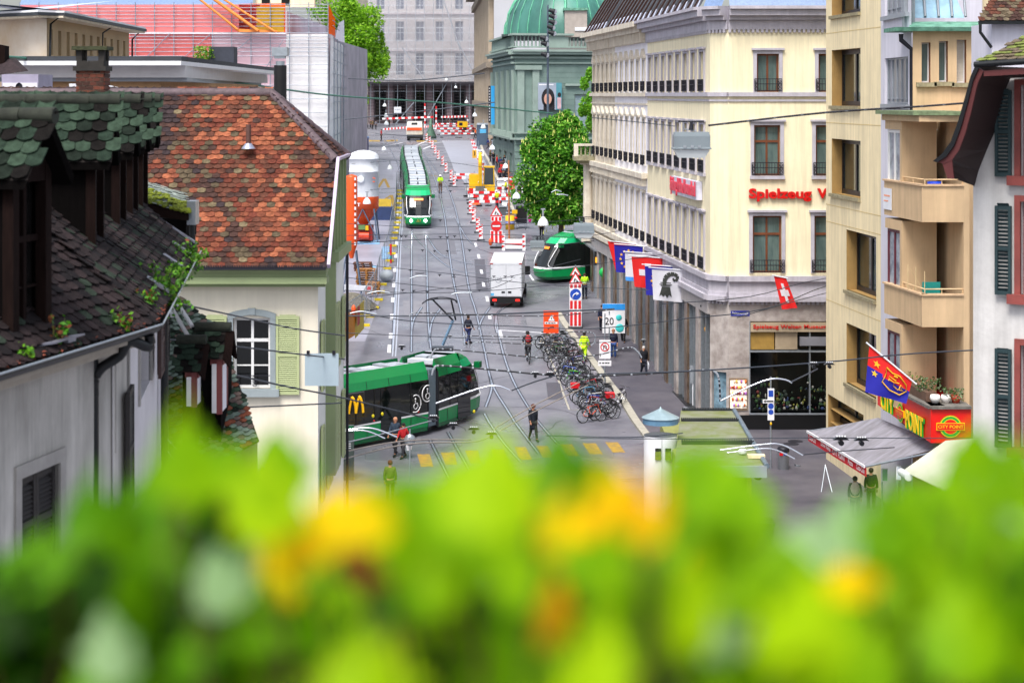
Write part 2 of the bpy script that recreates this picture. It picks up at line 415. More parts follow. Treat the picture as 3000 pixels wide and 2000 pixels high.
# markings
mk = mat('road_marking_white','cfd0d6',.6,var=.12,scale=6); my = mat('road_marking_yellow','b8901c',.7,scale=4,var=0,col2='7c6c48')
m_ = MB(mk)
for (x,r0,r1) in [(1164,585,597),(1165,618,632),(1165,646,660),(1163,676,685),(1162,707,719),(1160,744,756),(1157,783,797),(1154,827,842),(1151,872,886),(1148,920,937),(1145,976,992),(1141,1010,1034)]:
    a=G(x,r0); b=G(x-1,r1); ribbon(m_,[b,a],.22,.018)
for a,b,w in [((1600,1001),(1780,1001),.0,),]:
    pass
ribbon(m_,[G(1462,967),G(1610,976)],.18,.006); ribbon(m_,[G(1463,967),G(1470,990)],.2,.01)
for (x,a,b) in [(1436,920,935),(1429,868,884),(1404,745,758),(1412,790,802),(1395,712,724),(1418,826,840)]: ribbon(m_,[G(x,b),G(x-3,a)],.2,.01)
ribbon(m_,[G(1541,790),G(1563,822)],.15,.01)
for a,b in [((1190,438),(1250,414)),((1120,430),(1180,418)),((1210,430),(1300,416)),((1240,437),(1262,428))]: ribbon(m_,[G(*a),G(*b)],.35,.01)
ribbon(m_,[G(1060,392),G(1200,390)],.5,.01)
struct('road_marking', m_)
m_ = MB(my)
for (xa,xb,xc,xd,r0,r1) in [(1222,1259,1270,1233,1330,1367),(1291,1331,1340,1305,1325,1361),(1362,1400,1410,1378,1319,1357),(1439,1476,1490,1452,1316,1350),(1507,1540,1559,1522,1309,1346),(1571,1604,1624,1590,1306,1340),(1640,1676,1697,1660,1301,1335),(1706,1745,1766,1728,1298,1330),(1773,1810,1832,1795,1295,1325)]:
    m_.add([G(xd,r1,.006),G(xc,r1,.006),G(xb,r0,.006),G(xa,r0,.006)],[(0,1,2,3)])
for (x,r,w) in [(1140,413,14),(1155,412,10),(1097,413,16),(1250,414,30)]: m_.add([G(x-w,r+2,.006),G(x+w,r+2,.006),G(x+w,r-2,.006),G(x-w,r-2,.006)],[(0,1,2,3)])
pts=[(1108,550),(1125,524),(1141,560),(1150,600),(1155,618)]; ribbon(m_,[G(*p) for p in pts[:2]],.28,.01); ribbon(m_,[G(1127,524),G(1139,550)],.28,.012); ribbon(m_,[G(1147,572),G(1157,618)],.3,.01); ribbon(m_,[G(1147,572),G(1125,586)],.28,.012)
ribbon(m_,[G(1262,514),G(1285,517)],.25,.01)
struct('road_marking', m_)
m_ = MB(mat('manhole_iron','3b3a42',.5,.5,var=.2))
for (x,r) in [(2330,1300),(2318,1308),(2120,1382),(1345,700),(1230,800),(1790,1010)]:
    c=G(x,r); c.z+=.13 if x>1700 else .012; m_.lathe([(.001,0),(.35,0)],c,20)
struct('manhole_covers', m_)
for k,(c_,pl_) in enumerate((('67666e',[(1270,700,1330,745),(1480,1000,1530,1060),(1100,1100,1190,1150),(1650,1290,1790,1340),(1500,560,1440,590)]),('7c7b82',[(1180,880,1240,930),(1540,930,1600,960),(1330,590,1372,640),(1980,1330,2120,1420)]),('4f4e56',[(1390,760,1420,850),(1255,1120,1290,1180),(1600,1120,1640,1170)]))):
    m_ = MB(mat('road_patch_'+c_,c_,.5,var=.1,scale=1,bump=.1,bscale=50))
    for x0_,r0,x1_,r1 in pl_: h_=.003+k*.001+(.125 if x0_>1900 else 0); m_.add([G(x0_+6,r1,h_),G(x1_+9,r1,h_),G(x1_,r0,h_),G(x0_,r0,h_)],[(0,1,2,3)])
    struct('road', m_)
m_ = MB(mat('crack_tar','3a3940',.5,var=.1)); rc=random.Random(3)
for (x,r) in ((1300,760),(1340,900),(1500,1100),(1220,1200),(1560,860),(1420,640),(1650,1230),(1120,980),(1390,1190),(1280,640),(1470,800)):
    p=G(x,r); pts=[p]; a=rc.uniform(0,6.28)
    for i in range(9): a+=rc.uniform(-.5,.5); p=p+V((math.cos(a),math.sin(a),0))*.7; pts.append(p)
    ribbon(m_,pts,.05,.0065)
struct('road', m_)

# ================================================================= right-hand row: corner building
C0=(9.49,90.0); C1=(10.28,89.2)
F2=Fac((C0[0]-.1*(107.4-90),107.4),C0); FC=Fac(C0,C1); F1=Fac(C1,(18.5,89.2))
b = thing('corner_building','cream coloured corner building with grey window surrounds and red toy museum letters','building',(14,95,0))
ZT=19.15
holes1=[]; wins1=[]
for k in range(3):
    dx=2.93*k
    for (xa,xb,ra,rb) in [(2217,2282,158,270),(2209,2286,367,515),(2205,2290,632,800)]:
        u0,z1=F1.uv(xa,ra); u1,z0=F1.uv(xb,rb); h=(u0+dx,z0,u1+dx,z1)
        if h[2]<F1.L-.3: holes1.append(h)
holes2=[]
pxy=[1907,1927,1948,1968,1987,2009,2033,2059]
us=[F2.uy(p)[0] for p in pxy]; step=(us[-1]-us[0])/7
for i in range(8):
    u=us[0]+step*i
    for z0,z1 in ((16.12,18.1),(12.2,14.55),(7.5,10.2)): holes2.append((u-.5,z0,u+.5,z1))
w = MB(cream); F1.wall(w,0,6.2,F1.L,ZT,holes1,.25); F2.wall(w,0,6.2,F2.L,ZT,holes2,.25); FC.wall(w,0,6.2,FC.L,ZT)
w.poly([F1.pt(F1.L,6.2),F1.pt(F1.L,6.2,-14),F1.pt(F1.L,ZT,-14),F1.pt(F1.L,ZT)])
part('wall', w, b)
for i,h in enumerate(holes1):
    tall = h[3]-h[1]>2.1
    window(b,F1,*h,fm=brownwood,pm=glassg,fw=.09,cols=2,trans=.68 if tall else None,surr=greystone,sw=.17,sill=greystone if h[1]>11 and h[1]<13 else None,rail=iron,head=True)
for h in holes2: window(b,F2,*h,fm=brownwood,pm=glassg,fw=.08,surr=greystone,sw=.13,sd=.09,rail=iron,head=True,sill=greystone if 11<h[1]<13 else None)
def course(F, parts, u0=None, u1=None):     # list of (z0,z1,depth,mat)
    a=0 if u0 is None else u0; e=F.L if u1 is None else u1
    for z0,z1,d,m,mb in parts: F.slab(mb,a,z0,e,z1,-.05,d,m)
tr = MB(greystone)
for F in (F1,F2,FC):
    course(F,[(15.92,16.12,.14,None,tr),(15.68,15.78,.06,None,tr),(19.1,19.55,.12,None,tr),(19.55,19.75,.35,None,tr),(19.75,20.05,.62,None,tr),(20.05,20.2,.8,None,tr)])
    course(F,[(6.45,6.62,.14,None,tr),(6.62,7.15,.06,None,tr),(7.15,7.4,.22,None,tr),(6.2,6.45,.3,None,tr)])
part('cornice', tr, b)
dn = MB(greystone)
for F in (F1,F2,FC):
    n=int(F.L/.22)
    for i in range(n): F.slab(dn,i*.22,18.95,i*.22+.12,19.1,0,.12); F.slab(dn,i*.22,6.04,i*.22+.12,6.18,0,.12)
part('dentil_frieze', dn, b)
# ground floor: marble, glass, plinth
gf = MB(marble)
hF=[(F1.uy(2195)[0],.9,F1.L,5.25)]
F1.wall(gf,0,0,F1.L,6.2,hF,.3,m=marble); FC.wall(gf,0,0,FC.L,6.2,[(.12,.75,1.0,2.8)],.15)
part('stone_cladding', gf, b)
gl = MB(glassd); F1.slab(gl,hF[0][0],.9,F1.L,5.25,-.36,-.3); FC.slab(gl,.1,.7,1.0,2.85,-.25,-.18,mat('display_window','6d8898',.1,var=.4,scale=3)); part('shop_window', gl, b)
rd = mat('window_display_fabrics','2b4a2a',.8,scale=3,var=0,col2='101512')
dsp = MB()
for i in range(260):
    u=R.uniform(hF[0][0]+.2,F1.L-.3); z=1.0+abs(R.gauss(0,.7)); c=R.choice(['173a12','4c1412','10244a','55551a','7a7a74','0c2614','1c3c1a','142414','0e1a10','101c14'])
    p=F1.pt(u,min(z,3.2),-.15); dsp.ball(p,(R.uniform(.03,.1),.05,R.uniform(.03,.13)),6,mat('toy_'+c,c,.8,var=.2))
part('toy_display', dsp, b)['kind']='stuff'
sf = MB(steel); u=hF[0][0]
F1.slab(sf,u,3.78,F1.L,3.86,-.3,.02); F1.slab(sf,u,.82,F1.L,.9,-.3,.05); 
for q in (u,u+1.1*2.6): F1.slab(sf,q,.9,q+.05,5.25,-.3,.0)
part('shop_frame', sf, b)
pn = MB(mat('stone_panels','a3927a',.6,scale=1.5,var=.12)); F1.slab(pn,u+.06,4.75,F1.L,5.2,-.28,.05); F1.slab(pn,u+.06,3.9,u+1.2,4.72,-.28,-.1,mat('gilt_panel','9a7a3a',.5,var=.15)); F1.slab(pn,u+1.25,3.9,u+2.3,4.72,-.28,-.1); F1.slab(pn,u+2.4,4.1,F1.L,4.5,-.28,.1,mat('grey_awning_box','77777e',.5,var=.08)); part('fascia_panels', pn, b)
pl = MB(blackp); F1.slab(pl,0,0,F1.L,.8,-.1,.06); FC.slab(pl,0,0,FC.L,.55,-.1,.06); part('plinth', pl, b)
cd = MB(); o_=F1.uy(2145)[0]
u0,z1=F1.uv(2136,1113); u1,z0=F1.uv(2190,1195)
F1.slab(cd,u0,z0-.1,u1,z1+.1,-.02,.05,mat('showcase_frame','83705c',.5)); F1.slab(cd,u0+.05,z0,u1-.05,z1,.0,.06,mat('lit_showcase','e8d8c8',.6,var=.25,scale=8,emit=.35))
for i in range(70):
    c=R.choice(['c8402a','e8c060','ffffff','b070c0','d87030','f0d8c0','803020']); p=F1.pt(R.uniform(u0+.08,u1-.08),z0+.15+.28*int(R.uniform(0,4.4)),.1); cd.ball(p,(.06,.04,R.uniform(.05,.1)),6,mat('toy_'+c,c,.7,var=.2))
part('lit_showcase', cd, b)
# roof
rf = MB(slate); zr=20.2
def mans(F,u0,u1,m,zt=23.6,inn=1.5): rf.poly([F.pt(u0,zr,.5),F.pt(u1,zr,.5),F.pt(u1,zt,-inn),F.pt(u0,zt,-inn)],m)
mans(F1,0,F1.L,slateb); mans(F2,0,F2.L,darkmetal); mans(FC,0,FC.L,slateb)
part('roof', rf, b)
rb = MB(mat('copper_brown_ribs','3c2620',.4,.3,var=.2))
for i in range(10):
    u=F2.L*(i+.5)/10; rb.hexa([F2.pt(u-.05,zr,.55),F2.pt(u+.05,zr,.55),F2.pt(u+.05,23.6,-1.4),F2.pt(u-.05,23.6,-1.4)],F2.n*.12)
    rb.hexa([F2.pt(u-.35,zr,.55),F2.pt(u+.35,zr,.5),F2.pt(u,zr+.55,.2)],F2.n*.05,leadm)
part('roof_ribs', rb, b)
dm = MB(mat('roof_hatch_metal','3a3338',.5,var=.1)); u,_=F1.uy(2225); F1.slab(dm,u,20.35,u+1.0,21.8,-.4,.3); part('roof_dormer', dm, b)
lt = MB(redd); u,z=F1.uv(2193,590)
textmb(lt,'Spielzeug',F1.pt(u,z,.03),F1.u,(0,0,1),width=2.98,height=.62,ext=.12,bold=.035); textmb(lt,'Welten',F1.pt(u+3.25,z+.14,.03),F1.u,(0,0,1),width=2.2,height=.48,ext=.12,bold=.035)
# slab serifs on the stems
part('sign_letters', lt, b)
l2 = MB(redd); u,z=F1.uv(2206,965); textmb(l2,'Spielzeug Welten Museum',F1.pt(u,z,.07),F1.u,(0,0,1),width=3.5,height=.24,ext=.02,bold=.01); part('fascia_letters', l2, b)
l3 = MB(); u0=F2.uy(1982)[0]; u1=F2.uy(2056)[0]; F2.slab(l3,u0-.1,10.85,u1+.2,11.75,.02,.3,mat('sign_box','c4c4d4',.5)); textmb(l3,'Spielzeug Welten Museum Basel',F2.pt(u0,10.8,.32),F2.u,(0,0,1),width=u1-u0,height=.95,ext=.05,bold=.03,m=mat('pink_red_letters','d43a50',.4,var=0)); part('side_sign', l3, b)
sp = MB(mat('enamel_blue','1f2f9a',.3,var=0)); u0,z1=F1.uv(2141,910); u1,z0=F1.uv(2196,925); F1.slab(sp,u0,z0,u1,z1,.0,.03); textmb(sp,'Steinenvorstadt',F1.pt(u0+.06,z0+.06,.032),F1.u,(0,0,1),width=u1-u0-.12,height=.15,m=white,ext=.003,bold=.01)
single('street_sign', sp, 'small blue enamel street name plate on the marble corner','sign')
EV = b
# white townhouse and stone townhouse along the street
def townhouse(ya,yb,wm,trim,label,pxs,ped,name):
    Fh=Fac((9.49-.1*(yb-90),yb),(9.49-.1*(ya-90),ya)); t=thing(name,label,'building',Fh.pt(Fh.L/2,0,-4))
    us=[Fh.uy(p)[0] for p in pxs]; n=len(us); st=(us[-1]-us[0])/(n-1); hs=[]
    for i in range(n):
        u=us[0]+st*i
        for z0,z1 in ((16.15,18.0),(11.9,14.6),(7.5,10.3)): hs.append((u-.42,z0,u+.42,z1))
    w=MB(wm); Fh.wall(w,0,6.2,Fh.L,19.2,hs,.28); part('wall',w,t)
    for h in hs: window(t,Fh,*h,fm=trim,pm=glassg,fw=.06,surr=trim,sw=.11,sd=.05,rail=iron,head=True,ped=.45 if (h[1]>16 or 11<h[1]<13) else None)
    c=MB(trim); course(Fh,[(15.9,16.12,.2,None,c),(15.4,15.5,.08,None,c),(19.2,19.6,.2,None,c),(19.6,19.9,.5,None,c),(19.9,20.2,.85,None,c),(11.2,11.5,.35,None,c),(6.4,6.7,.3,None,c),(6.9,7.2,.25,None,c)]); part('cornice',c,t)
    c=MB(sand)
    for i in range(int(Fh.L/.5)): Fh.slab(c,i*.5+.1,19.0,i*.5+.3,19.6,0,.4); Fh.slab(c,i*.5+.1,10.75,i*.5+.32,11.2,0,.3)
    part('brackets',c,t)
    c=MB(); c.poly([Fh.pt(0,20.2,.5),Fh.pt(Fh.L,20.2,.5),Fh.pt(Fh.L,23.4,-1.5),Fh.pt(0,23.4,-1.5)],darkmetal); c.poly([Fh.pt(0,23.4,-1.5),Fh.pt(Fh.L,23.4,-1.5),Fh.pt(Fh.L,23.4,-11),Fh.pt(0,23.4,-11)],slate)
    c.poly([Fh.pt(0,0,-.01),Fh.pt(0,20.2,-.01),Fh.pt(0,20.2,-12),Fh.pt(0,0,-12)],wm)
    for i in range(int(Fh.L/1.5)):
        u=.7+i*1.5; c.hexa([Fh.pt(u-.06,20.2,.56),Fh.pt(u+.06,20.2,.56),Fh.pt(u+.06,23.4,-1.44),Fh.pt(u-.06,23.4,-1.44)],Fh.n*.14,mat('copper_brown_ribs','',.4)); c.hexa([Fh.pt(u-.4,20.2,.5),Fh.pt(u+.4,20.2,.5),Fh.pt(u,20.8,.15)],Fh.n*.06,leadm)
    part('roof',c,t)
    return Fh,t
F3,T3=townhouse(107.4,119.4,whitep,sand,'white rendered townhouse with sandstone window surrounds beside the cream corner building',[1807,1823,1838,1854,1870,1887],True,'townhouse')
F4,T4=townhouse(119.4,129.6,sand,sand,'weathered sandstone townhouse at the far end of the row with a corner balcony',[1742,1754,1766,1780,1793],True,'townhouse')
# arcade shopfronts at street level of the three houses
for F,t,n in ((F2,b,6),(F3,T3,5),(F4,T4,4)):
    w=MB(marble2); g_=MB(glassg); k=MB(blackp); st=F.L/n
    for i in range(n):
        a=i*st; F.slab(w,a,0,a+.75,5.5,-.3,.12,marble if i%2 else marble2); F.slab(w,a+.8,0,a+.9,5.5,-.2,.02,steel); F.slab(w,a+st*.62,.3,a+st*.62+.08,5.5,-.2,0,steel)
        F.slab(g_,a+.76,.4,a+st,5.5,-.4,-.25,glassd if i%2 else mat('pale_shop_glass','4a5c62',.08,var=.4,scale=1.1)); F.slab(k,a-.0,0,a+st,.42,-.4,.2)
    F.slab(w,0,5.5,F.L,6.2,-.4,.12,mat('stone_lintel','a9a3a2',.6,var=.12))
    part('piers',w,t); part('shop_window',g_,t); part('plinth',k,t)
# balcony and column at the street corner of the stone house
c=MB(sand); p=F4.pt(0,0,.3)
c.cyl((p.x,p.y,6.3),(p.x,p.y,11.2),.34,.3,14); c.box((p.x-.5,p.y-.5,11.2),(p.x+.5,p.y+.5,11.5)); c.box((p.x-.45,p.y-.45,5.9),(p.x+.45,p.y+.45,6.35)); part('corner_column',c,T4)
c=MB(mat('mossy_stone','8f8a70',.9,var=.2)); c.box((p.x-1.0,p.y-1.2,11.5),(p.x+2.2,p.y+1.6,11.8)); c.box((p.x-.75,p.y-.95,11.3),(p.x+2.2,p.y+1.3,11.5))
for i in range(9): c.cyl((p.x-.8+.3*i,p.y-1.0,11.8),(p.x-.8+.3*i,p.y-1.0,12.5),.08,.05,6)
c.box((p.x-1,p.y-1.15,12.5),(p.x+2.2,p.y-.85,12.65),sand); c.box((p.x-1,p.y-1.15,11.8),(p.x-.7,p.y-.85,12.5),sand); part('balcony',c,T4)
# ================================================================= beige block with big square windows
FB=Fac((13.72,82.0),(14.52,73.9)); b=thing('apartment_block','pale yellow apartment block with large dark square windows stacked in one column','building',FB.pt(4,0,-5))
def frect(F,xa,xb,ra,rb,left=True):
    u0,z1=F.uv(xa,ra); z0=F.uv(xa,rb)[1]; u1=F.uy(xb)[0]; return (u0,z0,u1,z1)
hb=[frect(FB,2437,2521,-70,48),frect(FB,2437,2521,148,310),frect(FB,2437,2521,406,566),frect(FB,2480,2567,672,848),frect(FB,2480,2567,945,1120)]
hb.append((FB.uy(2426)[0],1.0,FB.uy(2530)[0],3.0))
hb.append((FB.uy(2432)[0],FB.uv(2432,1262)[1]+.4,FB.uy(2530)[0],FB.uv(2432,1195)[1]))
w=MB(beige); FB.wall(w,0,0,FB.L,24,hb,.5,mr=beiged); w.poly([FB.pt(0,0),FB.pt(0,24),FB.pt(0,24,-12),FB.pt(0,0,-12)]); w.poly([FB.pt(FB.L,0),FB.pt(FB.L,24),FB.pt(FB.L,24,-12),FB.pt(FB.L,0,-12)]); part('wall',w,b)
dkf=mat('dark_window_frame','16141c',.4,.2,var=.1); gcur=mat('greenish_glass','36443e',.06,scale=.9,col2='0c1010',stretch=(3,3,.3),spec=.7)
for h in hb:
    window(b,FB,*h,rec=.46,fm=dkf,pm=gcur,fw=.2,cols=2)
sl_=MB(mat('weathered_sill','8d8468',.9,var=.3,scale=6))
for h in hb[:5]: FB.slab(sl_,h[0]-.12,h[1]-.14,h[2]+.02,h[1],-.1,.12)
part('sill',sl_,b)
j=MB(mat('panel_joint','c9b27e',.9,var=.1))
for z in (FB.uv(2430,360)[1],FB.uv(2430,600)[1],FB.uv(2430,98)[1],FB.uv(2430,880)[1],FB.uv(2430,650)[1]): FB.slab(j,0,z-.015,FB.L,z+.015,-.01,.006)
part('panel_joints',j,b)
# lilac stair strip and ochre block with balconies
FL=Fac((14.52,73.9),(14.55,68.4)); b=thing('stair_tower','narrow lilac grey strip building with tall gridded stair windows','building',FL.pt(2,0,-2))
hl=[]
for ra,rb in ((-120,50),(172,305)):
    u0,z1=FL.uv(2592,ra); z0=FL.uv(2592,rb)[1]; hl.append((u0,z0,FL.L-.55,z1))
w=MB(lilac); FL.wall(w,0,0,FL.L,26,hl,.15); w.poly([FL.pt(0,0),FL.pt(0,26),FL.pt(0,26,-4),FL.pt(0,0,-4)]); part('wall',w,b)
for h in hl: window(b,FL,*h,rec=.12,fm=greyp,pm=mat('grey_blind_glass','777b82',.3,var=.15),fw=.08,cols=5,bars=(.12,),sill=greyp)
dp=MB(iron); p=FL.pt(FL.L-.3,0,.25); dp.tube([P(2640,100,68.3),P(2640,118,68.3),P(2672,146,68.3),P(2672,330,68.3)],.09,8); part('downpipe',dp,b)
YT=68.2
FT=Fac((P(2674,0,YT).x,YT),(P(2905,0,YT).x,YT)); b=thing('balcony_house','ochre rendered house with angled balconies and a green copper roof edge','building',FT.pt(1.5,0,-4))
ht=[frect(FT,2700,2726,125,242),frect(FT,2751,2777,121,240),frect(FT,2803,2831,117,243),frect(FT,2861,2890,112,185)]
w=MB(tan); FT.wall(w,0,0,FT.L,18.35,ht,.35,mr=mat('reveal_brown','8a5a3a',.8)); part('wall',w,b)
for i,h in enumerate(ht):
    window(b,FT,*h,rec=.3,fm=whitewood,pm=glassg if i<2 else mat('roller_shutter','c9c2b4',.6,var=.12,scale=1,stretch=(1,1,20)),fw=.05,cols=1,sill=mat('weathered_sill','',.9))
r=MB(copper); z0=18.3; a=FT.pt(-.75,z0,.4); 
r.hexa([FT.pt(-.75,z0,.45),FT.pt(FT.L,z0,.45),FT.pt(FT.L,z0+.14,.5),FT.pt(-.75,z0+.14,.5)],FT.n*-2); r.poly([FT.pt(-.2,z0+.15,.3),FT.pt(FT.L,z0+.15,.3),FT.pt(FT.L,z0+.4,-1.2),FT.pt(.2,z0+.4,-1.2)]); part('copper_eave',r,b)
r=MB(mat('skylight_glass','8fb0c4',.1,.2,var=.3,scale=.8)); r.hexa([FT.pt(.2,z0+.55,-1.6),FT.pt(FT.L-.6,z0+.55,-1.6),FT.pt(FT.L-1.0,z0+2.6,-3.4),FT.pt(.4,z0+2.6,-3.4)],(0,.1,.1)); part('skylight',r,b)
r=MB(greyp)
for i in range(5): u=.3+i*.5; r.tube([FT.pt(u,z0+.6,-1.55),FT.pt(u+.25,z0+2.6,-3.3)],.05,4)
r.box(FT.pt(-.1,z0+.1,-1.0),FT.pt(.3,z0+2.2,-1.4)); part('skylight_bars',r,b)
# balconies: side face then front face
FS=Fac((13.54,68.3),(14.0,64.1)); FR=Fac((14.0,64.1),(15.42,64.1))
def rowz(row,y): return EYE-(row-HZ)/FPX*y
bal=[(rowz(547,64.1)+.02,rowz(651,64.1)),(rowz(866,64.1),rowz(958,64.1))]
for i,(zt,zb) in enumerate(bal):
    w=MB(tan); w.add([FS.pt(0,zb),FS.pt(FS.L,zb),FR.pt(FR.L,zb),FR.pt(FR.L,zb,-4),FS.pt(0,zb,-1.5),FS.pt(0,zt),FS.pt(FS.L,zt),FR.pt(FR.L,zt),FR.pt(FR.L,zt,-.01),FS.pt(0,zt,-.01)],[(0,1,6,5),(1,2,7,6),(0,4,3,2,1),(2,3,8,7)])
    FS.slab(w,0,zb,FS.L-.1,zt,-.15,-.02); FR.slab(w,.1,zb,FR.L,zt,-.15,-.02); part('balcony_parapet',w,b)
    c=MB(mat('parapet_cap','c2a482',.8,var=.15)); FS.slab(c,-.05,zt,FS.L+.02,zt+.06,-.2,.06); FR.slab(c,0,zt,FR.L,zt+.06,-.2,.06); part('parapet_cap',c,b)
    c=MB(mat('cream_rail','cdb088',.5)); c.tube([FS.pt(1.9,zt+.22,-.1),FS.pt(FS.L,zt+.22,-.1),FR.pt(FR.L,zt+.22,-.1)],.025,6)
    for u in (1.9,3.0,FS.L): c.tube([FS.pt(u,zt,-.1),FS.pt(u,zt+.24,-.1)],.02,5)
    for u in (.7,FR.L-.02): c.tube([FR.pt(u,zt,-.1),FR.pt(u,zt+.24,-.1)],.02,5)
    part('balcony_rail',c,b)
# recess walls and bay beside the balconies
for zt,zb,top in ((rowz(352,66),rowz(560,66),0),(rowz(650,66),rowz(880,66),1),(rowz(955,66),rowz(1180,66),2)):
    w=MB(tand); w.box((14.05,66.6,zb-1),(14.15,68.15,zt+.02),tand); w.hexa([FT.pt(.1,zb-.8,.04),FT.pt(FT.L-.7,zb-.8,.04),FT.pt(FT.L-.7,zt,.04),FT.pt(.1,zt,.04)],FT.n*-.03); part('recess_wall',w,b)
    bay=MB(tan); FS.slab(bay,.05,zb-.35,1.95,zb+.1,-1.3,-.02); FS.slab(bay,.05,zt-.35,1.95,zt,-1.3,-.02); FS.slab(bay,1.75,zb+.1,1.95,zt-.35,-1.3,-.02); part('bay',bay,b)
    window(b,FS,.15,zb+.1,1.72,zt-.36,rec=.1,fm=(whitewood if top==0 else mat('plum_frame','5a1d2c',.5)),pm=mat('bay_glass','aab4bc',.15,var=.4,scale=1.4,col2='5a6470'),fw=.11,cols=2)
    u0=FT.uy(2675)[0]+.1
    window(b,FT,u0+.15,zb-.3,u0+1.0,zt-.35,rec=-.1,fm=(whitewood if top==0 else mat('plum_frame','5a1d2c',.5)),pm=mat('curtain_glass','4c4e58',.3,var=0,scale=3,col2='22242c',stretch=(2,1,.05)),fw=.05,cols=2,name='balcony_door')
w=MB(tan); w.box((15.42,64.1,0),(15.62,68.2,rowz(330,66)));  w.box((15.44,66.8,0),(16.6,68.1,rowz(335,66))); part('pier',w,b)
w=MB(mat('mossy_canopy','6b7a5a',.9,var=.3,scale=5)); zc=rowz(338,64.1); w.hexa([FS.pt(-.1,zc,.3),FS.pt(FS.L,zc,.3),FR.pt(FR.L,zc,.3),FR.pt(FR.L,zc,-3),FS.pt(0,zc,-1.5)],(0,0,.14)); w.hexa([FS.pt(0,zc-.22,.1),FS.pt(FS.L,zc-.22,.1),FR.pt(FR.L,zc-.22,.1),FR.pt(FR.L,zc-.22,-3),FS.pt(0,zc-.22,-1.5)],(0,0,.21),tan); part('canopy_roof',w,b)
w=MB(whitem); FS.slab(w,.0,rowz(612,68.2),.95,rowz(550,68.2),.02,.04); FS.slab(w,.1,rowz(575,68),.8,rowz(570,68),.04,.045,mat('pale_orange_text','e89a78',.5)); FS.slab(w,.1,rowz(590,68),.6,rowz(586,68),.04,.045,mat('pale_orange_text','e89a78',.5)); part('banner',w,b)
# things on the balconies
def pot(p,r,h,c): 
    m_=MB(mat('pot_'+c,c,.4,var=.1)); m_.lathe([(.01,0),(r*.6,0),(r,h*.6),(r*.85,h),(r*.7,h*.95),(.01,h*.9)],p,12); return m_
pl_=MB(mat('teal_plastic','158078',.4,var=.1)); p=P(2725,862,65.2); pl_.box((p.x-.32,p.y-.25,p.z-.35),(p.x+.3,p.y-.18,p.z+.45)); pl_.box((p.x-.4,p.y-.25,p.z-.05),(p.x+.3,p.y+.3,p.z+.03)); pl_.cyl((p.x+.15,p.y-.1,p.z-.4),(p.x+.15,p.y-.1,p.z),.05); single('garden_chair',pl_,'teal plastic chair on the lower ochre balcony','chair')
q=MB(mat('bright_blue_plastic','1440c0',.4)); p=P(2738,546,64.6); q.lathe([(.2,0),(.26,.28),(.24,.3),(.19,.03),(.001,.03)],(p.x,p.y,p.z-.14),12); single('plastic_tub',q,'bright blue plastic tub on the upper balcony','tub')
q=MB(mat('bamboo_cane','c8b084',.7))
for (x,a,bb) in ((2660,775,850),(2683,782,852),(2709,795,862)): q.tube([P(x,bb,64.5),P(x,a,64.5)],.014,5)
q.tube([P(2664,782,64.5),P(2698,840,64.5)],.008,4); single('plant_canes',q,'thin bamboo canes standing in the lower balcony','canes')
# red wedge-shaped sign box and terrace above it
FSs=Fac((P(2571,0,69.3).x,69.3),(P(2727,0,63.3).x,63.3)); FRs=Fac((P(2727,0,63.3).x,63.3),(P(2845,0,63.3).x,63.3))
zt=rowz(1197,63.3); zb=rowz(1297,63.3)
b2=thing('snack_bar_sign','red wedge shaped CITY POINT sign box with green and yellow letters','sign',FSs.pt(2,zb,-1))
w=MB(redsign); w.add([FSs.pt(0,zb+.3),FSs.pt(FSs.L,zb),FRs.pt(FRs.L,zb),FRs.pt(FRs.L,zb,-3),FSs.pt(0,zb+.3,-2),FSs.pt(0,zt),FSs.pt(FSs.L,zt),FRs.pt(FRs.L,zt),FRs.pt(FRs.L,zt,-3),FSs.pt(0,zt,-2)],[(0,1,6,5),(1,2,7,6),(0,4,3,2,1),(5,6,7,8,9),(2,3,8,7)]); part('sign_box',w,b2)
def ct(s,F,xa,xb,h,dz,sl=0):
    u0=F.uy(xa)[0]; u1=F.uy(xb)[0]; z=(zt+zb)/2+dz; up=V((0,0,1)); 
    w=MB(greens); textmb(w,s,F.pt(u0+.04,z-.03,.02),F.u,up,width=u1-u0,height=h,ext=.04,bold=.05); part('letters',w,b2)
    w=MB(yellows); textmb(w,s,F.pt(u0,z,.07),F.u,up,width=u1-u0,height=h,ext=.02,bold=.02); part('letters',w,b2)
ct('CITY',FSs,2586,2622,.62,-.3); ct('POINT',FSs,2659,2710,.66,-.5)
def logo(F,px,z,r,m1=greens):
    u=F.uy(px)[0]; w=MB()
    def disc(rr,d,m,z_=z): w.poly([F.pt(u+rr*math.cos(t),z_+rr*math.sin(t),d) for t in [i*math.pi/12 for i in range(24)]],m)
    disc(r,.03,greens); disc(r*.97,.035,yellows); disc(r*.9,.04,greens); disc(r*.68,.045,yellows); disc(r*.64,.05,redsign)
    F.slab(w,u-r*1.25,z-r*.33,u+r*1.25,z+r*.33,.0,.06,yellows); F.slab(w,u-r*1.2,z-r*.28,u+r*1.2,z+r*.28,.0,.066,redsign)
    textmb(w,'CITY POINT',F.pt(u,z-r*.13,.07),F.u,(0,0,1),width=r*2.25,height=r*.28,m=yellows,ext=.004,bold=.01,align='C'); part('round_logo',w,b2)
logo(FRs,2784,(zt+zb)/2-.02,.38); logo(FSs,2640,(zt+zb)/2-.1,.36)
w=MB(mat('weathered_terrace','6a6660',.9,var=.3,scale=5)); FSs.slab(w,0,zt+.0,FSs.L,zt+.1,-.5,.1); FRs.slab(w,0,zt,FRs.L,zt+.1,-2,.1); part('terrace_slab',w,b2)
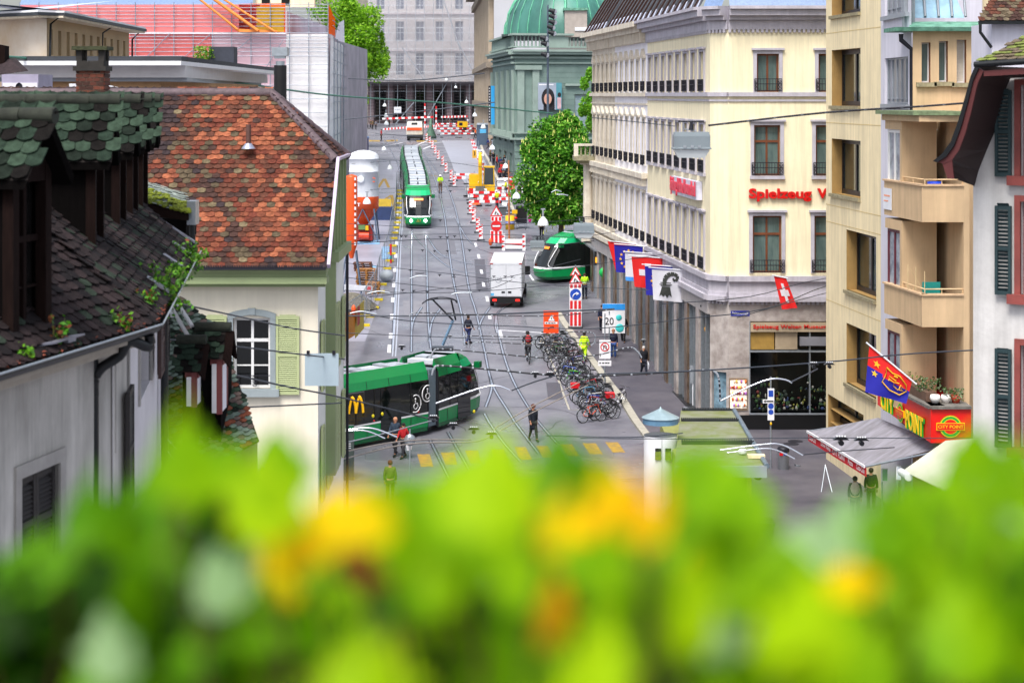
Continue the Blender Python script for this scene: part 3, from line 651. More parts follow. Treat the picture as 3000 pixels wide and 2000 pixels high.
ptr=MB(mat('planter_brown','5a4336',.8,var=.2)); FSs.slab(ptr,1.2,zt+.1,FSs.L-.8,zt+.42,-.45,-.1); o=single('planter',ptr,'brown plastic trough planter on the terrace above the red sign','planter')
def bush(name,label,p,r,h,n,cols,grp=None,leaf=.05):
    m_=MB()
    for i in range(n):
        a=R.uniform(0,6.28); rr=r*math.sqrt(R.random()); z=h*R.random()
        c=V((p[0]+rr*math.cos(a),p[1]+rr*math.sin(a),p[2]+z)); d=V((R.gauss(0,1),R.gauss(0,1),R.gauss(0,.6)+.3)).normalized()*leaf; e=d.cross(V((R.gauss(0,1),R.gauss(0,1),R.gauss(0,1)))).normalized()*leaf*.5
        m_.add([c-d,c+e,c+d,c-e],[(0,1,2,3)],R.choice(cols))
    return single(name,m_,label,'plant',grp)
lg=[mat('leaf_green_a','3c7a1c',.6,var=.1,trans=.3),mat('leaf_green_b','5a9a28',.6,var=.1,trans=.3),mat('leaf_green_c','2b5a18',.6,var=.1,trans=.3)]
p=FSs.pt(2.6,zt+.38,-.28); bush('herb_plant','bright green bushy herb in the trough above the red sign',p,.55,.45,420,lg)
p=FSs.pt(4.6,zt+.38,-.4); bush('herb_plant','darker shrub beside the white pots on the terrace',p,.45,.45,300,[lg[2],mat('leaf_grey','6a7a5a',.7)])
p=P(2792,1170,63.9); bush('herb_plant','grey lavender plant on the terrace next to the pier',p,.35,.4,220,[mat('leaf_grey','6a7a5a',.7),lg[2]])
for px,c,l in ((2757,'e8e6e2','white round flowerpot on the terrace edge'),(2789,'ded8d4','smaller white flowerpot right of the round one'),(2819,'b03a20','terracotta flowerpot at the right end of the terrace')):
    p=P(px,1192,63.0); p.y=63.9; single('flowerpot',pot(V((p.x,63.9,zt+.1)),.18,.28,c),l,'flowerpot')
# awning
aw=thing('awning','grey fabric awning with a red printed valance over the snack bar','awning',(12.5,68,3))
A=P(2368,1263,72.6); B=P(2537,1366,65.7); Cc=P(2770,1308,63.6); D=P(2573,1223,69.6)
w=MB(mat('grey_awning_fabric','8f8d97',.8,scale=1,col2='6f6d72',stretch=(1,3,1))); n=10
for i in range(n):
    t0,t1=i/n,(i+1)/n
    w.add([A.lerp(B,t0),A.lerp(B,t1),D.lerp(Cc,t1),D.lerp(Cc,t0)],[(0,1,2,3)])
part('canopy',w,aw)
w=MB(mat('valance_red','d21f30',.7,var=.05)); w.hexa([A,B,B-V((0,0,.36)),A-V((0,0,.36))],(.02,.01,0)); part('valance',w,aw)
w=MB(white); w.hexa([A+V((-.03,0,.04)),B+V((-.03,0,.04)),B+V((-.03,0,-.05)),A+V((-.03,0,-.05))],(-.04,0,0)); part('front_bar',w,aw)
FA=Fac(A,B); w=MB(white)
for s,a,e,h in (('Coca-Cola',.25,1.1,.2),('Döner Kebap',1.75,2.95,.2),('CITY POINT',3.2,4.7,.22),('Pizza',5.05,5.6,.18),('Coca-Cola',6.0,6.9,.2)):
    zz=A.z+(B.z-A.z)*a/FA.L-.27; uu=(B-A).normalized(); textmb(w,s,FA.pt(a,zz,.03),uu,(0,0,1),width=(e-a),height=h,ext=.006,bold=.012,shear=.25 if 'Coca' in s else 0)
part('valance_letters',w,aw)
w=MB(steel); w.tube([B,B.lerp(Cc,.95)-V((0,0,.1))],.04,6); w.tube([A,A.lerp(D,.95)-V((0,0,.1))],.04,6); part('awning_arm',w,aw)
# cream canopy in the near right corner
cv=thing('market_canopy','large cream canvas canopy with an orange edge below the white gabled house','canopy',P(2850,1400,50))
w=MB(mat('cream_canvas','d6d4c2',.8,var=.06,scale=1,trans=.15)); a=P(2645,1378,58);b_=P(2770,1290,60);c_=P(2888,1285,56);d_=P(3060,1420,46);e_=P(2900,1500,44)
w.add([a,b_,c_,d_,e_],[(0,1,2),(0,2,4),(2,3,4)]); w.add([b_,P(2860,1283,60),P(3060,1310,56),c_],[(0,1,2,3)]); part('canvas',w,cv)
w=MB(mat('orange_trim','d8902c',.6)); w.hexa([c_,P(3060,1345,48),P(3060,1358,48),P(2892,1297,56)],(0,.02,.01)); part('orange_edge',w,cv)
w=MB(steel); w.tube([a,V((a.x,a.y,0))],.05,8); w.tube([e_,V((e_.x,e_.y,0))],.05,8); w.cyl(P(2640,1382,58),P(2662,1397,56.5),.12,.12,10,white); part('post',w,cv)
# ================================================================= white house with the flared gable
UU=V((.83,-.558,0)); aP=V(((2851-1500)/FPX*32,32,0)); FG=Fac(aP,aP+UU*6); FO=Fac(aP,aP+UU*6,d=1.2)
b=thing('gabled_house','white rendered house with a flared dark red gable overhang and green shutters','building',FG.pt(2,0,-3))
hs=[]
for ra,rb in ((250,515),(590,862),(1010,1310)):
    u0,z1=FG.uv(2991,ra); hs.append((u0,FG.uv(2991,rb)[1],u0+1.0,z1))
w=MB(mat('aged_white_render','cfcdcb',.9,scale=.9,col2='b0adab',streak=.15,bump=.1,bscale=10,cov=(.2,.55))); FG.wall(w,0,0,6,16.42,hs,.18)
w.poly([FG.pt(0,0),FG.pt(0,14.5),FG.pt(0,14.5,-9),FG.pt(0,0,-9)]); part('wall',w,b)
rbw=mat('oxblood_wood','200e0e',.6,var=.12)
for h in hs: window(b,FG,*h,rec=.15,fm=mat('frame_red','7c3a34',.6),pm=glassd,surr=mat('frame_red_light','84403a',.6),sw=.1,sill=mat('frame_red_light','',.6))
shm=mat('shutter_teal','1e3438',.6,var=.1)
for h in hs:
    w=MB(shm); z0,z1=h[1]-.02,h[3]-.08; u0=h[0]-.42; u1=h[0]-.14; dd=.1
    def sp_(a,c,e,f,d0=.05,d1=.1): FG.slab(w,a,c,e,f,d0,d1)
    sp_(u0,z0,u0+.05,z1); sp_(u1-.05,z0,u1,z1); sp_(u0,z0,u1,z0+.07,.05,.095); sp_(u0,z1-.07,u1,z1,.05,.095); sp_(u0,(z0+z1)/2,u1,(z0+z1)/2+.06,.05,.095)
    k=int((z1-z0)/.065)
    for i in range(k):
        z=z0+.07+i*.065; w.hexa([FG.pt(u0+.04,z,.06),FG.pt(u1-.04,z,.06),FG.pt(u1-.04,z+.045,.09),FG.pt(u0+.04,z+.045,.09)],FG.n*.008)
    part('shutter',w,b)
# verge: outer profile at the overhang edge, traced in the gable plane
out=[(2738,472),(2765,450),(2790,415),(2812,355),(2832,285),(2848,225),(2862,193)]
inn=[(2764,480),(2790,470),(2812,440),(2832,385),(2850,315),(2866,245),(2884,208)]
op=[FO.uv(*q) for q in out]; ip=[FO.uv(*q) for q in inn]
w=MB(mat('verge_black','15161a',.45,.3,var=.2))
for i in range(6):
    a,c=op[i],op[i+1]; e,f=ip[i],ip[i+1]
    w.hexa([FO.pt(*a),FO.pt(*c),FO.pt(c[0]+(f[0]-c[0])*.45,c[1]+(f[1]-c[1])*.45),FO.pt(a[0]+(e[0]-a[0])*.45,a[1]+(e[1]-a[1])*.45)],FO.n*.08)
part('verge_trim',w,b)
w=MB(mat('red_bargeboard','521f1f',.6,var=.1))
for i in range(6):
    a,c=op[i],op[i+1]; e,f=ip[i],ip[i+1]
    m0=(a[0]+(e[0]-a[0])*.4,a[1]+(e[1]-a[1])*.4); m1=(c[0]+(f[0]-c[0])*.4,c[1]+(f[1]-c[1])*.4)
    w.hexa([FO.pt(*m0),FO.pt(*m1),FO.pt(*f),FO.pt(*e)],FO.n*.04)
e0=ip[0]; pe=[FO.uv(2778,523),FO.uv(2764,480)]; w.hexa([FO.pt(*FO.uv(2762,478)),FO.pt(*FO.uv(2790,466)),FO.pt(*FO.uv(2796,524)),FO.pt(*FO.uv(2778,524))],FO.n*.03)
w.hexa([FO.pt(*FO.uv(2884,208)),FO.pt(*FO.uv(3060,196)),FO.pt(*FO.uv(3060,215)),FO.pt(*FO.uv(2884,224))],FO.n*.03)
part('bargeboard',w,b)
wi=[(2856,545),(2868,500),(2892,440),(2918,380),(2934,320),(2950,255),(2962,230)]; wp=[FG.uv(*q) for q in wi]
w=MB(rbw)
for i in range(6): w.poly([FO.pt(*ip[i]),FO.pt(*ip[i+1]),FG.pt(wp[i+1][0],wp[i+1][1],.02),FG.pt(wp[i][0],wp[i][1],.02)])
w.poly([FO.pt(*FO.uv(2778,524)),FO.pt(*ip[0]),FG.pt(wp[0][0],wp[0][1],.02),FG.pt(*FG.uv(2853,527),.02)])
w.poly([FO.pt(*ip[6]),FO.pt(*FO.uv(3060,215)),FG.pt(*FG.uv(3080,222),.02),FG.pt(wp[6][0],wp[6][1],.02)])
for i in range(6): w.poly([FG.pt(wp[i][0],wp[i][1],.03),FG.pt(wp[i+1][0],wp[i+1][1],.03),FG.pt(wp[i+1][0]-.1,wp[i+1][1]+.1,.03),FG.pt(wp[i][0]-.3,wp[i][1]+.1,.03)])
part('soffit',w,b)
w=MB(mat('old_roof_tiles_dark','4a3c34',.9,var=.3,scale=5))
for i in range(6): w.poly([FO.pt(*op[i]),FO.pt(*op[i+1]),FO.pt(op[i+1][0],op[i+1][1],-10),FO.pt(op[i][0],op[i][1],-10)])
part('side_roof',w,b)
g_=MB(mat('gutter_dark','14171a',.4,.3)); g_.tube([FO.pt(*FO.uv(2858,190),.05),FO.pt(*FO.uv(3060,178),.05)],.05,8); part('gutter',g_,b)
# ================================================================= tiles
def tiles(mb, o, u, w, poly, tw, th, mats, over=1.5, lift=.03, rnd=.3, seed=1, pointed=False):
    """beaver-tail tiles over the polygon (in u,w metres) of a roof plane"""
    rr=random.Random(seed); u=V(u).normalized(); w=V(w).normalized(); n=u.cross(w); o=V(o)
    if n.z<0: n=-n
    us=[p[0] for p in poly]; ws=[p[1] for p in poly]
    def inside(x,y):
        c=False; j=len(poly)-1
        for i in range(len(poly)):
            (xi,yi),(xj,yj)=poly[i],poly[j]
            if (yi>y)!=(yj>y) and x<(xj-xi)*(y-yi)/(yj-yi)+xi: c=not c
            j=i
        return c
    j=0; y=min(ws)
    while y<max(ws)+th:
        x=min(us)-(tw/2 if j%2 else 0)
        while x<max(us)+tw:
            cx=x+tw/2
            if inside(cx,min(max(ws)-.001,y+th*.5)):
                dx=rr.uniform(-.006,.006); dy=rr.uniform(-.01,.01); l=lift*(1+rr.uniform(-rnd,rnd)); t=tw*.49; tl=rr.uniform(-.004,.004)
                mc=max(ws)-y; pr=[(-t,min(th*over,mc)),(-t,th*.22),(-t*.72,th*.06),(-t*.3,-.02*th),(0,-th*.06),(t*.3,-.02*th),(t*.72,th*.06),(t,th*.22),(t,min(th*over,mc))]
                top=[];bot=[]
                for a,c in pr:
                    k=(c/(th*over)); hgt=l*(1-k)+.004; q=o+u*(cx+dx+a)+w*(y+dy+c)+n*(hgt+tl*a/t); top.append(q); bot.append(q-n*.014)
                m=mats(cx,y,rr); k=len(top)
                mb.add(top+bot,[tuple(range(k))[::-1] if True else 0]+[(i,i+1,k+i+1,k+i) for i in range(k-1)],m)
            x+=tw
        y+=th; j+=1
    mb.add([o+u*a+w*c-n*.005 for a,c in poly],[list(range(len(poly)))],mat('roof_battens','1c1512',.9))
tmat=[mat('tile_'+c,c,.9,var=.4,scale=11,bump=.4,bscale=60,spec=.2,streak=.25) for c in ('7c4633','653428','985a40','5c382c','44302b','362c2e','554a3a','6c604a')]
def redmix(x,y,rr):
    s=math.sin(x*1.7+y*.9)+math.sin(x*.6-y*2.1+2)+rr.gauss(0,1.1)
    if x<.75 and y>3.0: return tmat[rr.choice([4,5,5])]
    if s>1.9: return tmat[rr.choice([2,0,0])]
    if s>-.2: return tmat[rr.choice([0,0,1,1,3,3,2,6,1])]
    if s>-1.5: return tmat[rr.choice([1,3,3,4,6,0,4])]
    return tmat[rr.choice([4,5,6,7,3])]
# ================================================================= red tiled house
EVy,EVz=40.0,12.31; RDy,RDz=43.7,16.07; XV=-3.96; RX=(795-1500)/FPX*RDy
b=thing('red_roofed_house','cream house with a red beaver tail tile roof and sage green shutters','building',(-7,43,0))
sw=V((0,RDy-EVy,RDz-EVz)); SL=sw.length; brk=.591
x0=-12.6
rp=[(0,0),(XV-x0,0),(XV-x0,SL*brk),(RX-x0,SL),(0,SL)]
w=MB(); 
def rm2(x,y,rr):
    if x>XV-x0-.22: return tmat[rr.choice([5,4,5,0])]
    return redmix(x-4.1,y,rr)
tiles(w,(x0,EVy,EVz),(1,0,0),sw,rp,.185,.142,rm2,seed=3); part('tiled_roof',w,b)
def rpt(x,t): return V((x,EVy+(RDy-EVy)*t,EVz+(RDz-EVz)*t))
ridgem=mat('ridge_tile','54454a',.7,var=.3,scale=8)
def ridge(mb,a,c,r,st,m=None):
    d=c-a; n=max(1,int(d.length/st))
    for i in range(n): p=a+d*(i/n); q=a+d*((i+1.12)/n); mb.cyl(p-V((0,0,r*.4)),q-V((0,0,r*.25)),r*1.12,r*.9,8,m)
w=MB(ridgem); ridge(w,V((x0,RDy,RDz)),V((RX,RDy,RDz)),.12,.36); e=rpt(XV,brk)
ridge(w,e+V((0,0,.03)),V((RX,RDy,RDz)),.11,.3); eb=V((XV,2*RDy-e.y,e.z)); ridge(w,eb+V((.0,0,.03)),V((RX,RDy,RDz)),.11,.3); part('ridge_tiles',w,b)
w=MB()
hu=(eb-e).normalized(); hm=(e+eb)/2; hw=V((RX,RDy,RDz))-hm
tiles(w,e,hu,hw,[(0,0),((eb-e).length,0),((eb-e).length/2,hw.length)],.185,.142,lambda x,y,rr:tmat[rr.choice([5,4,5,3])],seed=8); 
part('half_hip_roof',w,b)
bk=MB(tmat[4]); bk.poly([V((x0,RDy,RDz)),V((RX,RDy,RDz)),eb,V((XV-.9,2*RDy-EVy,EVz)),V((x0,2*RDy-EVy,EVz))]); part('back_roof',bk,b)
vg=mat('lead_verge','a79bb0',.5,.3,var=.15)
w=MB(vg); a=rpt(XV+.02,0); c=rpt(XV+.02,brk); w.hexa([a,c,c+V((.07,0,0)),a+V((.07,0,0))],(0,-.05,.08)); w.hexa([c,eb,eb+V((.09,0,0)),c+V((.09,0,0))],(0,0,.06)); part('verge_flashing',w,b)
sage=mat('sage_paint','8c9a70',.6,var=.06,scale=1); saged=mat('sage_shutter','a9b384',.6,var=.05)
w=MB(sage); zc=EVz
for z0,z1,d in ((-.1,-.02,.28),(-.2,-.1,.22),(-.34,-.2,.3),(-.42,-.34,.12)): w.box((x0,EVy+.32-d,zc+z0),(XV-.08+d*.3,EVy+.5,zc+z1))
part('eave_cornice',w,b)
w=MB(iron); w.box((x0,EVy-.12,zc-.03),(XV,EVy-.02,zc+.03)); 
for i in range(120): x=-10+i*.05; w.box((x,EVy-.13,zc+.03),(x+.025,EVy-.11,zc+.07)) if x<XV else None
part('gutter',w,b)
# walls
FW=Fac((-12.6,40.45),(-4.18,40.45)); FWs=Fac((-4.18,40.45),(-4.18,46.6))
window_h=frect(FW,683,792,932,1138)
u0=FW.uy(683)[0];
w=MB(mat('cream_wall_render','e2dac8',.9,scale=.7,var=.04,streak=.08)); FW.wall(w,0,0,FW.L,12.0,[window_h],.16); part('front_wall',w,b)
hsd=[]
for k in range(3):
    for z0,z1 in ((9.6,11.0),(7.2,8.7),(3.5,5.6)): hsd.append((.95+k*1.85,z0,1.55+k*1.85,z1))
w=MB(mat('white_side_render','efeee8',.9,scale=.7,var=.04)); FWs.wall(w,0,0,FWs.L,12.4,hsd,.15); part('side_wall',w,b)
bs=mat('blue_grey_stone','8a9498',.8,var=.1,scale=3)
wn=window(b,FW,*window_h,rec=.14,fm=whitewood,pm=glassd,fw=.055,cols=2,trans=.68,bars=(.32,),sill=bs)
w=MB(bs); u0,z0,u1,z1=window_h
FW.slab(w,u0-.12,z0-.0,u0,z1,-.05,.04); FW.slab(w,u1,z0,u1+.12,z1,-.05,.04)
n=24; uc=(u0+u1)/2; ra=(u1-u0)/2+.12
for i in range(n):
    t0,t1=-1+2*i/n,-1+2*(i+1)/n; f=lambda t:z1+.1*(1-t*t); FW.slab(w,uc+t0*ra,f(max(abs(t0),abs(t1)))-.03,uc+t1*ra,f((t0+t1)/2)+.1,-.05,.045)
    FW.slab(w,uc+t0*ra*.86,z1-.01,uc+t1*ra*.86,z1+.1*(1-((t0+t1)/2)**2),-.12,-.06,whitewood)
FW.slab(w,uc-.08,z1+.08,uc+.08,z1+.22,-.05,.07); part('arched_surround',w,b)
def shutter(F,ua,ub,z0,z1,par,m,arch=.0,d0=.03,lab=None):
    w=MB(m); F.slab(w,ua,z0,ua+.05,z1,d0,d0+.045); F.slab(w,ub-.05,z0,ub,z1,d0,d0+.045); F.slab(w,ua+.05,z0,ub-.05,z0+.07,d0,d0+.04); F.slab(w,ua+.05,z1-.07,ub-.05,z1,d0,d0+.04); mid=(z0+z1)/2; F.slab(w,ua+.05,mid-.03,ub-.05,mid+.04,d0,d0+.042)
    F.slab(w,ua+.04,z0+.05,ub-.04,z1-.05,d0-.015,d0)
    z=z0+.09
    while z<z1-.1:
        w.hexa([F.pt(ua+.05,z,d0+.035),F.pt(ub-.05,z,d0+.035),F.pt(ub-.05,z+.03,d0+.008),F.pt(ua+.05,z+.03,d0+.008)],(0,0,.006)); z+=.045
    if arch: F.slab(w,ua+.08,z1,ub-.08,z1+.03,d0,d0+.04)
    return part('shutter',w,par,lab)
shutter(FW,u1+.13,u1+.13+.5,z0-.12,z1+.05,b,saged,.03); shutter(FW,u0-.13-.5,u0-.13,z0-.12,z1+.05,b,saged,.03)
for h in hsd:
    window(b,FWs,*h,rec=.12,fm=whitewood,pm=glassd,fw=.05,cols=2)
    for a_,c_ in ((h[0]-.62,h[0]-.1),(h[2]+.1,h[2]+.62)): shutter(FWs,a_,c_,h[1]-.05,h[3]+.05,b,saged,.03)
w=MB(iron); F_=FW
for ux in (u0+.0,uc-.02):
    for k in range(3): w.tube([FW.pt(ux+.08+.04*math.cos(x)+k*.0,z0+.08+k*.08+.035*math.sin(x),-.02) for x in [i*math.pi/4 for i in range(9)]],.008,4)
FW.slab(w,u0,z0+.27,u1,z0+.285,-.03,-.01); part('window_guard',w,b)
# boarded gable panel in the street side
w=MB(sage); X=-4.1
zA=P(978,737,42.3).z; w.box((X-.1,42.15,zA),(X+.06,45.3,e.z-.02))
for i in range(5): w.box((X+.05,42.15+i*.72,zA),(X+.12,42.25+i*.72,e.z-.05))
w.box((X-.1,42.05,zA-.22),(X+.22,45.4,zA)); w.box((X-.15,42.1,zA-5),(X+.14,42.3,zA-.2)); part('gable_boarding',w,b)
w=MB(iron); w.tube([(X+.02,46.5,zA-.3),(X+.02,46.5,.2)],.035,8); part('downpipe',w,b)
pi=MB(mat('rusty_pipe','5a3c34',.6,var=.3)); p=P(728,420,42.2); pi.cyl(p-V((0,0,.1)),p+V((0,0,.42)),.055,.055,10); pi.lathe([(.16,0),(.07,.12)],p-V((0,0,.12)),12,leadm); single('vent_pipe',pi,'small rusty vent pipe poking out of the red tiles','pipe')
# brick chimney
Yc=32.0; a=P(222,268,Yc); c=P(305,268,Yc)
b=thing('chimney','red brick chimney with a dark open sided stone cap','chimney',P(262,300,Yc))
w=MB(mat('mortar','75685a',.9)); hw_=(c.x-a.x)/2; cx=(a.x+c.x)/2; zt=P(0,208,Yc).z; zb=P(0,420,Yc).z; w.box((cx-hw_+.01,Yc,zb),(cx+hw_-.01,Yc+.42,zt)); 
br=[mat('brick_a','552a1e',.9,var=.2,scale=9),mat('brick_b','3c2018',.9,var=.2,scale=9),mat('brick_c','663424',.9,var=.2,scale=9)]
k=0; z=zb
while z<zt-.02:
    x=cx-hw_-(0.06 if k%2 else 0)
    while x<cx+hw_:
        x1=min(x+.118,cx+hw_); w.box((max(x,cx-hw_)+.004,Yc-.012,z+.006),(x1-.004,Yc+.1,z+.062),R.choice(br)); x=x1+.002 if x1<cx+hw_ else x1
    w.box((cx+hw_-.05,Yc+.0,z+.006),(cx+hw_+.012,Yc+.43,z+.062),R.choice(br)); z+=.07; k+=1
part('brick_stack',w,b)
w=MB(mat('sooty_cap','2a2724',.9,var=.3,scale=6)); z1=P(0,182,Yc).z
w.hexa([(cx-hw_-.04,Yc-.05,zt),(cx+hw_+.04,Yc-.05,zt),(cx+hw_+.04,Yc+.47,zt),(cx-hw_-.04,Yc+.47,zt)],(0,0,.08)); w.box((cx-hw_+.01,Yc,zt+.08),(cx+hw_-.01,Yc+.42,z1+.02))
z2=P(0,147,Yc).z; z3=P(0,136,Yc).z
for x in (cx-hw_+.0,cx+hw_-.1): w.box((x,Yc,z1+.02),(x+.1,Yc+.12,z2)); w.box((x,Yc+.3,z1+.02),(x+.1,Yc+.42,z2))
part('cap_piers',w,b); w=MB(mat('mossy_cap','3a3e28',.95,var=.3,scale=8,bump=.4)); w.box((cx-hw_-.06,Yc-.06,z2),(cx+hw_+.06,Yc+.48,z3+.0)); part('cap_slab',w,b)
# steel flue behind the ridge
b=thing('flue_pipe','black steel flue pipe with a square metal cowl behind the tiled ridge','flue',P(820,300,45)); Y=45.5
w=MB(black); p0,p1=P(821,330,Y),P(821,192,Y); w.cyl(p0,p1,.155,.155,16); part('flue',w,b)
w=MB(steel); w.cyl(P(821,192,Y),P(821,180,Y),.11,.11,14); q=P(821,172,Y); w.hexa([q+V((-.13,-.13,0)),q+V((.13,-.13,0)),q+V((.13,.13,0)),q+V((-.13,.13,0))],(0,0,.06)); w.box((q.x-.19,q.y-.16,q.z+.06),(q.x+.19,q.y+.16,q.z+.27)); part('cowl',w,b)
# ================================================================= near dark house with the row of dormers
nd=thing('dormer_house','old grey house with a row of black timber dormers and a mossy slate roof','building',(-6,22,0))
K0=V((-4.58,16.8)); K1=V((-3.9,20.0)); K2=V((-5.05,29.4)); zE=13.56
Fa=Fac((K0.x-.9,K0.y-4.2),K1); Fb=Fac(K1,K2)
dslate=[mat('old_slate_'+c,c,.9,spec=.15,var=.35,scale=7,bump=.4,bscale=40) for c in ('241d1e','191517','2e2526','29332a','384438')]
def smix(x,y,rr): return dslate[rr.choice([0,0,1,1,2,2,3,0])]
def gmix(x,y,rr): return [mat('mossy_tile_'+c,c,.95,spec=.1,var=.35,scale=12,bump=.5,bscale=60) for c in ('26332a','1c241e','334236','161413')][rr.choice([0,0,1,2,2,3])]
rise=.9; 
for F,L0 in ((Fa,0),(Fb,0)):
    n2=-F.n; up=V((n2.x,n2.y,rise)).normalized(); ln=math.hypot(2.65,2.65*rise)
    w=MB(); tiles(w,F.pt(0,zE,.1),F.u,up,[(0,0),(F.L,0),(F.L,ln),(0,ln)],.17,.13,smix,seed=int(F.L*10)); part('slate_roof',w,nd)
wm=mat('grimy_plaster','ccc8c2',.9,scale=1.1,var=0,col2='a09c96',streak=.3,bump=.1,cov=(.3,.6),stretch=(1,1,.4))
lw=mat('shutter_brown','4a3634',.7,var=.12); lwd=mat('shutter_black','2a2626',.7,var=.12)
Fa2=Fac((K0.x-.9,K0.y-4.2),K1,d=-.35); Fb2=Fac(K1-V((.0,0)),K2,d=-.35)
h1=frect(Fa2,58,172,1352,1700); h1=(Fa2.uv(58,1400)[0],Fa2.uv(58,1700)[1],Fa2.uv(172,1352)[0],Fa2.uv(172,1352)[1])
h2=(Fb2.uy(335)[0],Fb2.uv(335,1320)[1],Fb2.uy(372)[0],Fb2.uv(335,1075)[1]); h3=(Fb2.uy(408)[0]-.1,Fb2.uv(400,1200)[1],Fb2.uy(440)[0],Fb2.uv(400,990)[1])
w=MB(wm); Fa2.wall(w,0,0,Fa2.L+.3,zE-.05,[h1],.2); part('wall',w,nd); w=MB(mat('pale_plaster','d4d0d4',.9,scale=1,var=.08)); Fb2.wall(w,0,0,Fb2.L,zE-.05,[h2,h3],.2); part('wall',w,nd)
w=MB(mat('soffit_boards','a59c90',.8,var=.12,scale=2)); Fa.slab(w,0,zE-.16,Fa.L+.05,zE-.08,-.4,.0); Fb.slab(w,0,zE-.16,Fb.L,zE-.08,-.4,.0); Fa.slab(w,0,zE-.24,Fa.L,zE-.16,-.4,-.1); part('soffit',w,nd)
gt=mat('gutter_dark','',.4)
w=MB(gt)
for F in (Fa,Fb):
    n=8
    for i in range(n):
        t0,t1=math.pi*i/n,math.pi*(i+1)/n; q=[]
        for t in (t0,t1): q.append((.09-.09*math.cos(t)-.0,zE+.0-.09*math.sin(t)))
        w.add([F.pt(0,q[0][1],q[0][0]),F.pt(F.L,q[0][1],q[0][0]),F.pt(F.L,q[1][1],q[1][0]),F.pt(0,q[1][1],q[1][0])],[(0,1,2,3)])
        w.add([F.pt(0,q[0][1],q[0][0]-.004),F.pt(F.L,q[0][1],q[0][0]-.004),F.pt(F.L,q[1][1]+.004,q[1][0]-.004),F.pt(0,q[1][1]+.004,q[1][0]-.004)],[(3,2,1,0)])
    w.tube([F.pt(0,zE,.18),F.pt(F.L,zE,.18)],.012,6,steel)
part('gutter',w,nd)
w=MB(gt); a=Fa.pt(Fa.L-.15,zE-.1,.1); Y=19.6
w.tube(smooth([a,a+V((0,0,-.12)),P(380,1000,Y),P(350,1042,Y),P(300,1075,Y),P(277,1110,Y),P(274,1160,Y),P(274,1300,Y),V((P(274,0,Y).x,Y,0))],5),.055,10); part('downpipe',w,nd)
w=MB(gt); Y=27.2; q=P(482,0,Y); w.tube([(q.x,Y,P(0,890,Y).z),(q.x,Y,0)],.055,10); part('downpipe',w,nd)
# closed shutters
for F,h,m in ((Fa2,h1,lwd),):
    um=(h[0]+h[2])/2; shutter(F,h[0]+.01,um-.005,h[1],h[3]-.02,nd,m,d0=-.08); shutter(F,um+.005,h[2]-.01,h[1],h[3]-.02,nd,m,d0=-.08)
w=MB(mat('stone_surround','a09c98',.8,var=.15)); F=Fa2; h=h1; F.slab(w,h[0]-.12,h[1],h[0],h[3],-.05,.025); F.slab(w,h[2],h[1],h[2]+.12,h[3],-.05,.025); F.slab(w,h[0]-.12,h[3],h[2]+.12,h[3]+.13,-.05,.03); part('surround',w,nd)
for h in (h2,h3):
    window(nd,Fb2,*h,rec=.15,fm=lwd,pm=glassd,fw=.05,cols=2,surr=mat('stone_surround','',.8),sw=.12,sd=.03)
shutter(Fb2,h2[0]-.0,h2[0]+.0+.62,h2[1]-.7,h2[1]+.62,nd,lwd,d0=.12); shutter(Fb2,h3[2]+.1,h3[2]+.9,h3[1],h3[3]+.05,nd,lw,d0=.1); shutter(Fb2,h3[2]+1.4,h3[2]+2.1,h3[1],h3[3]+.05,nd,lwd,d0=.1)
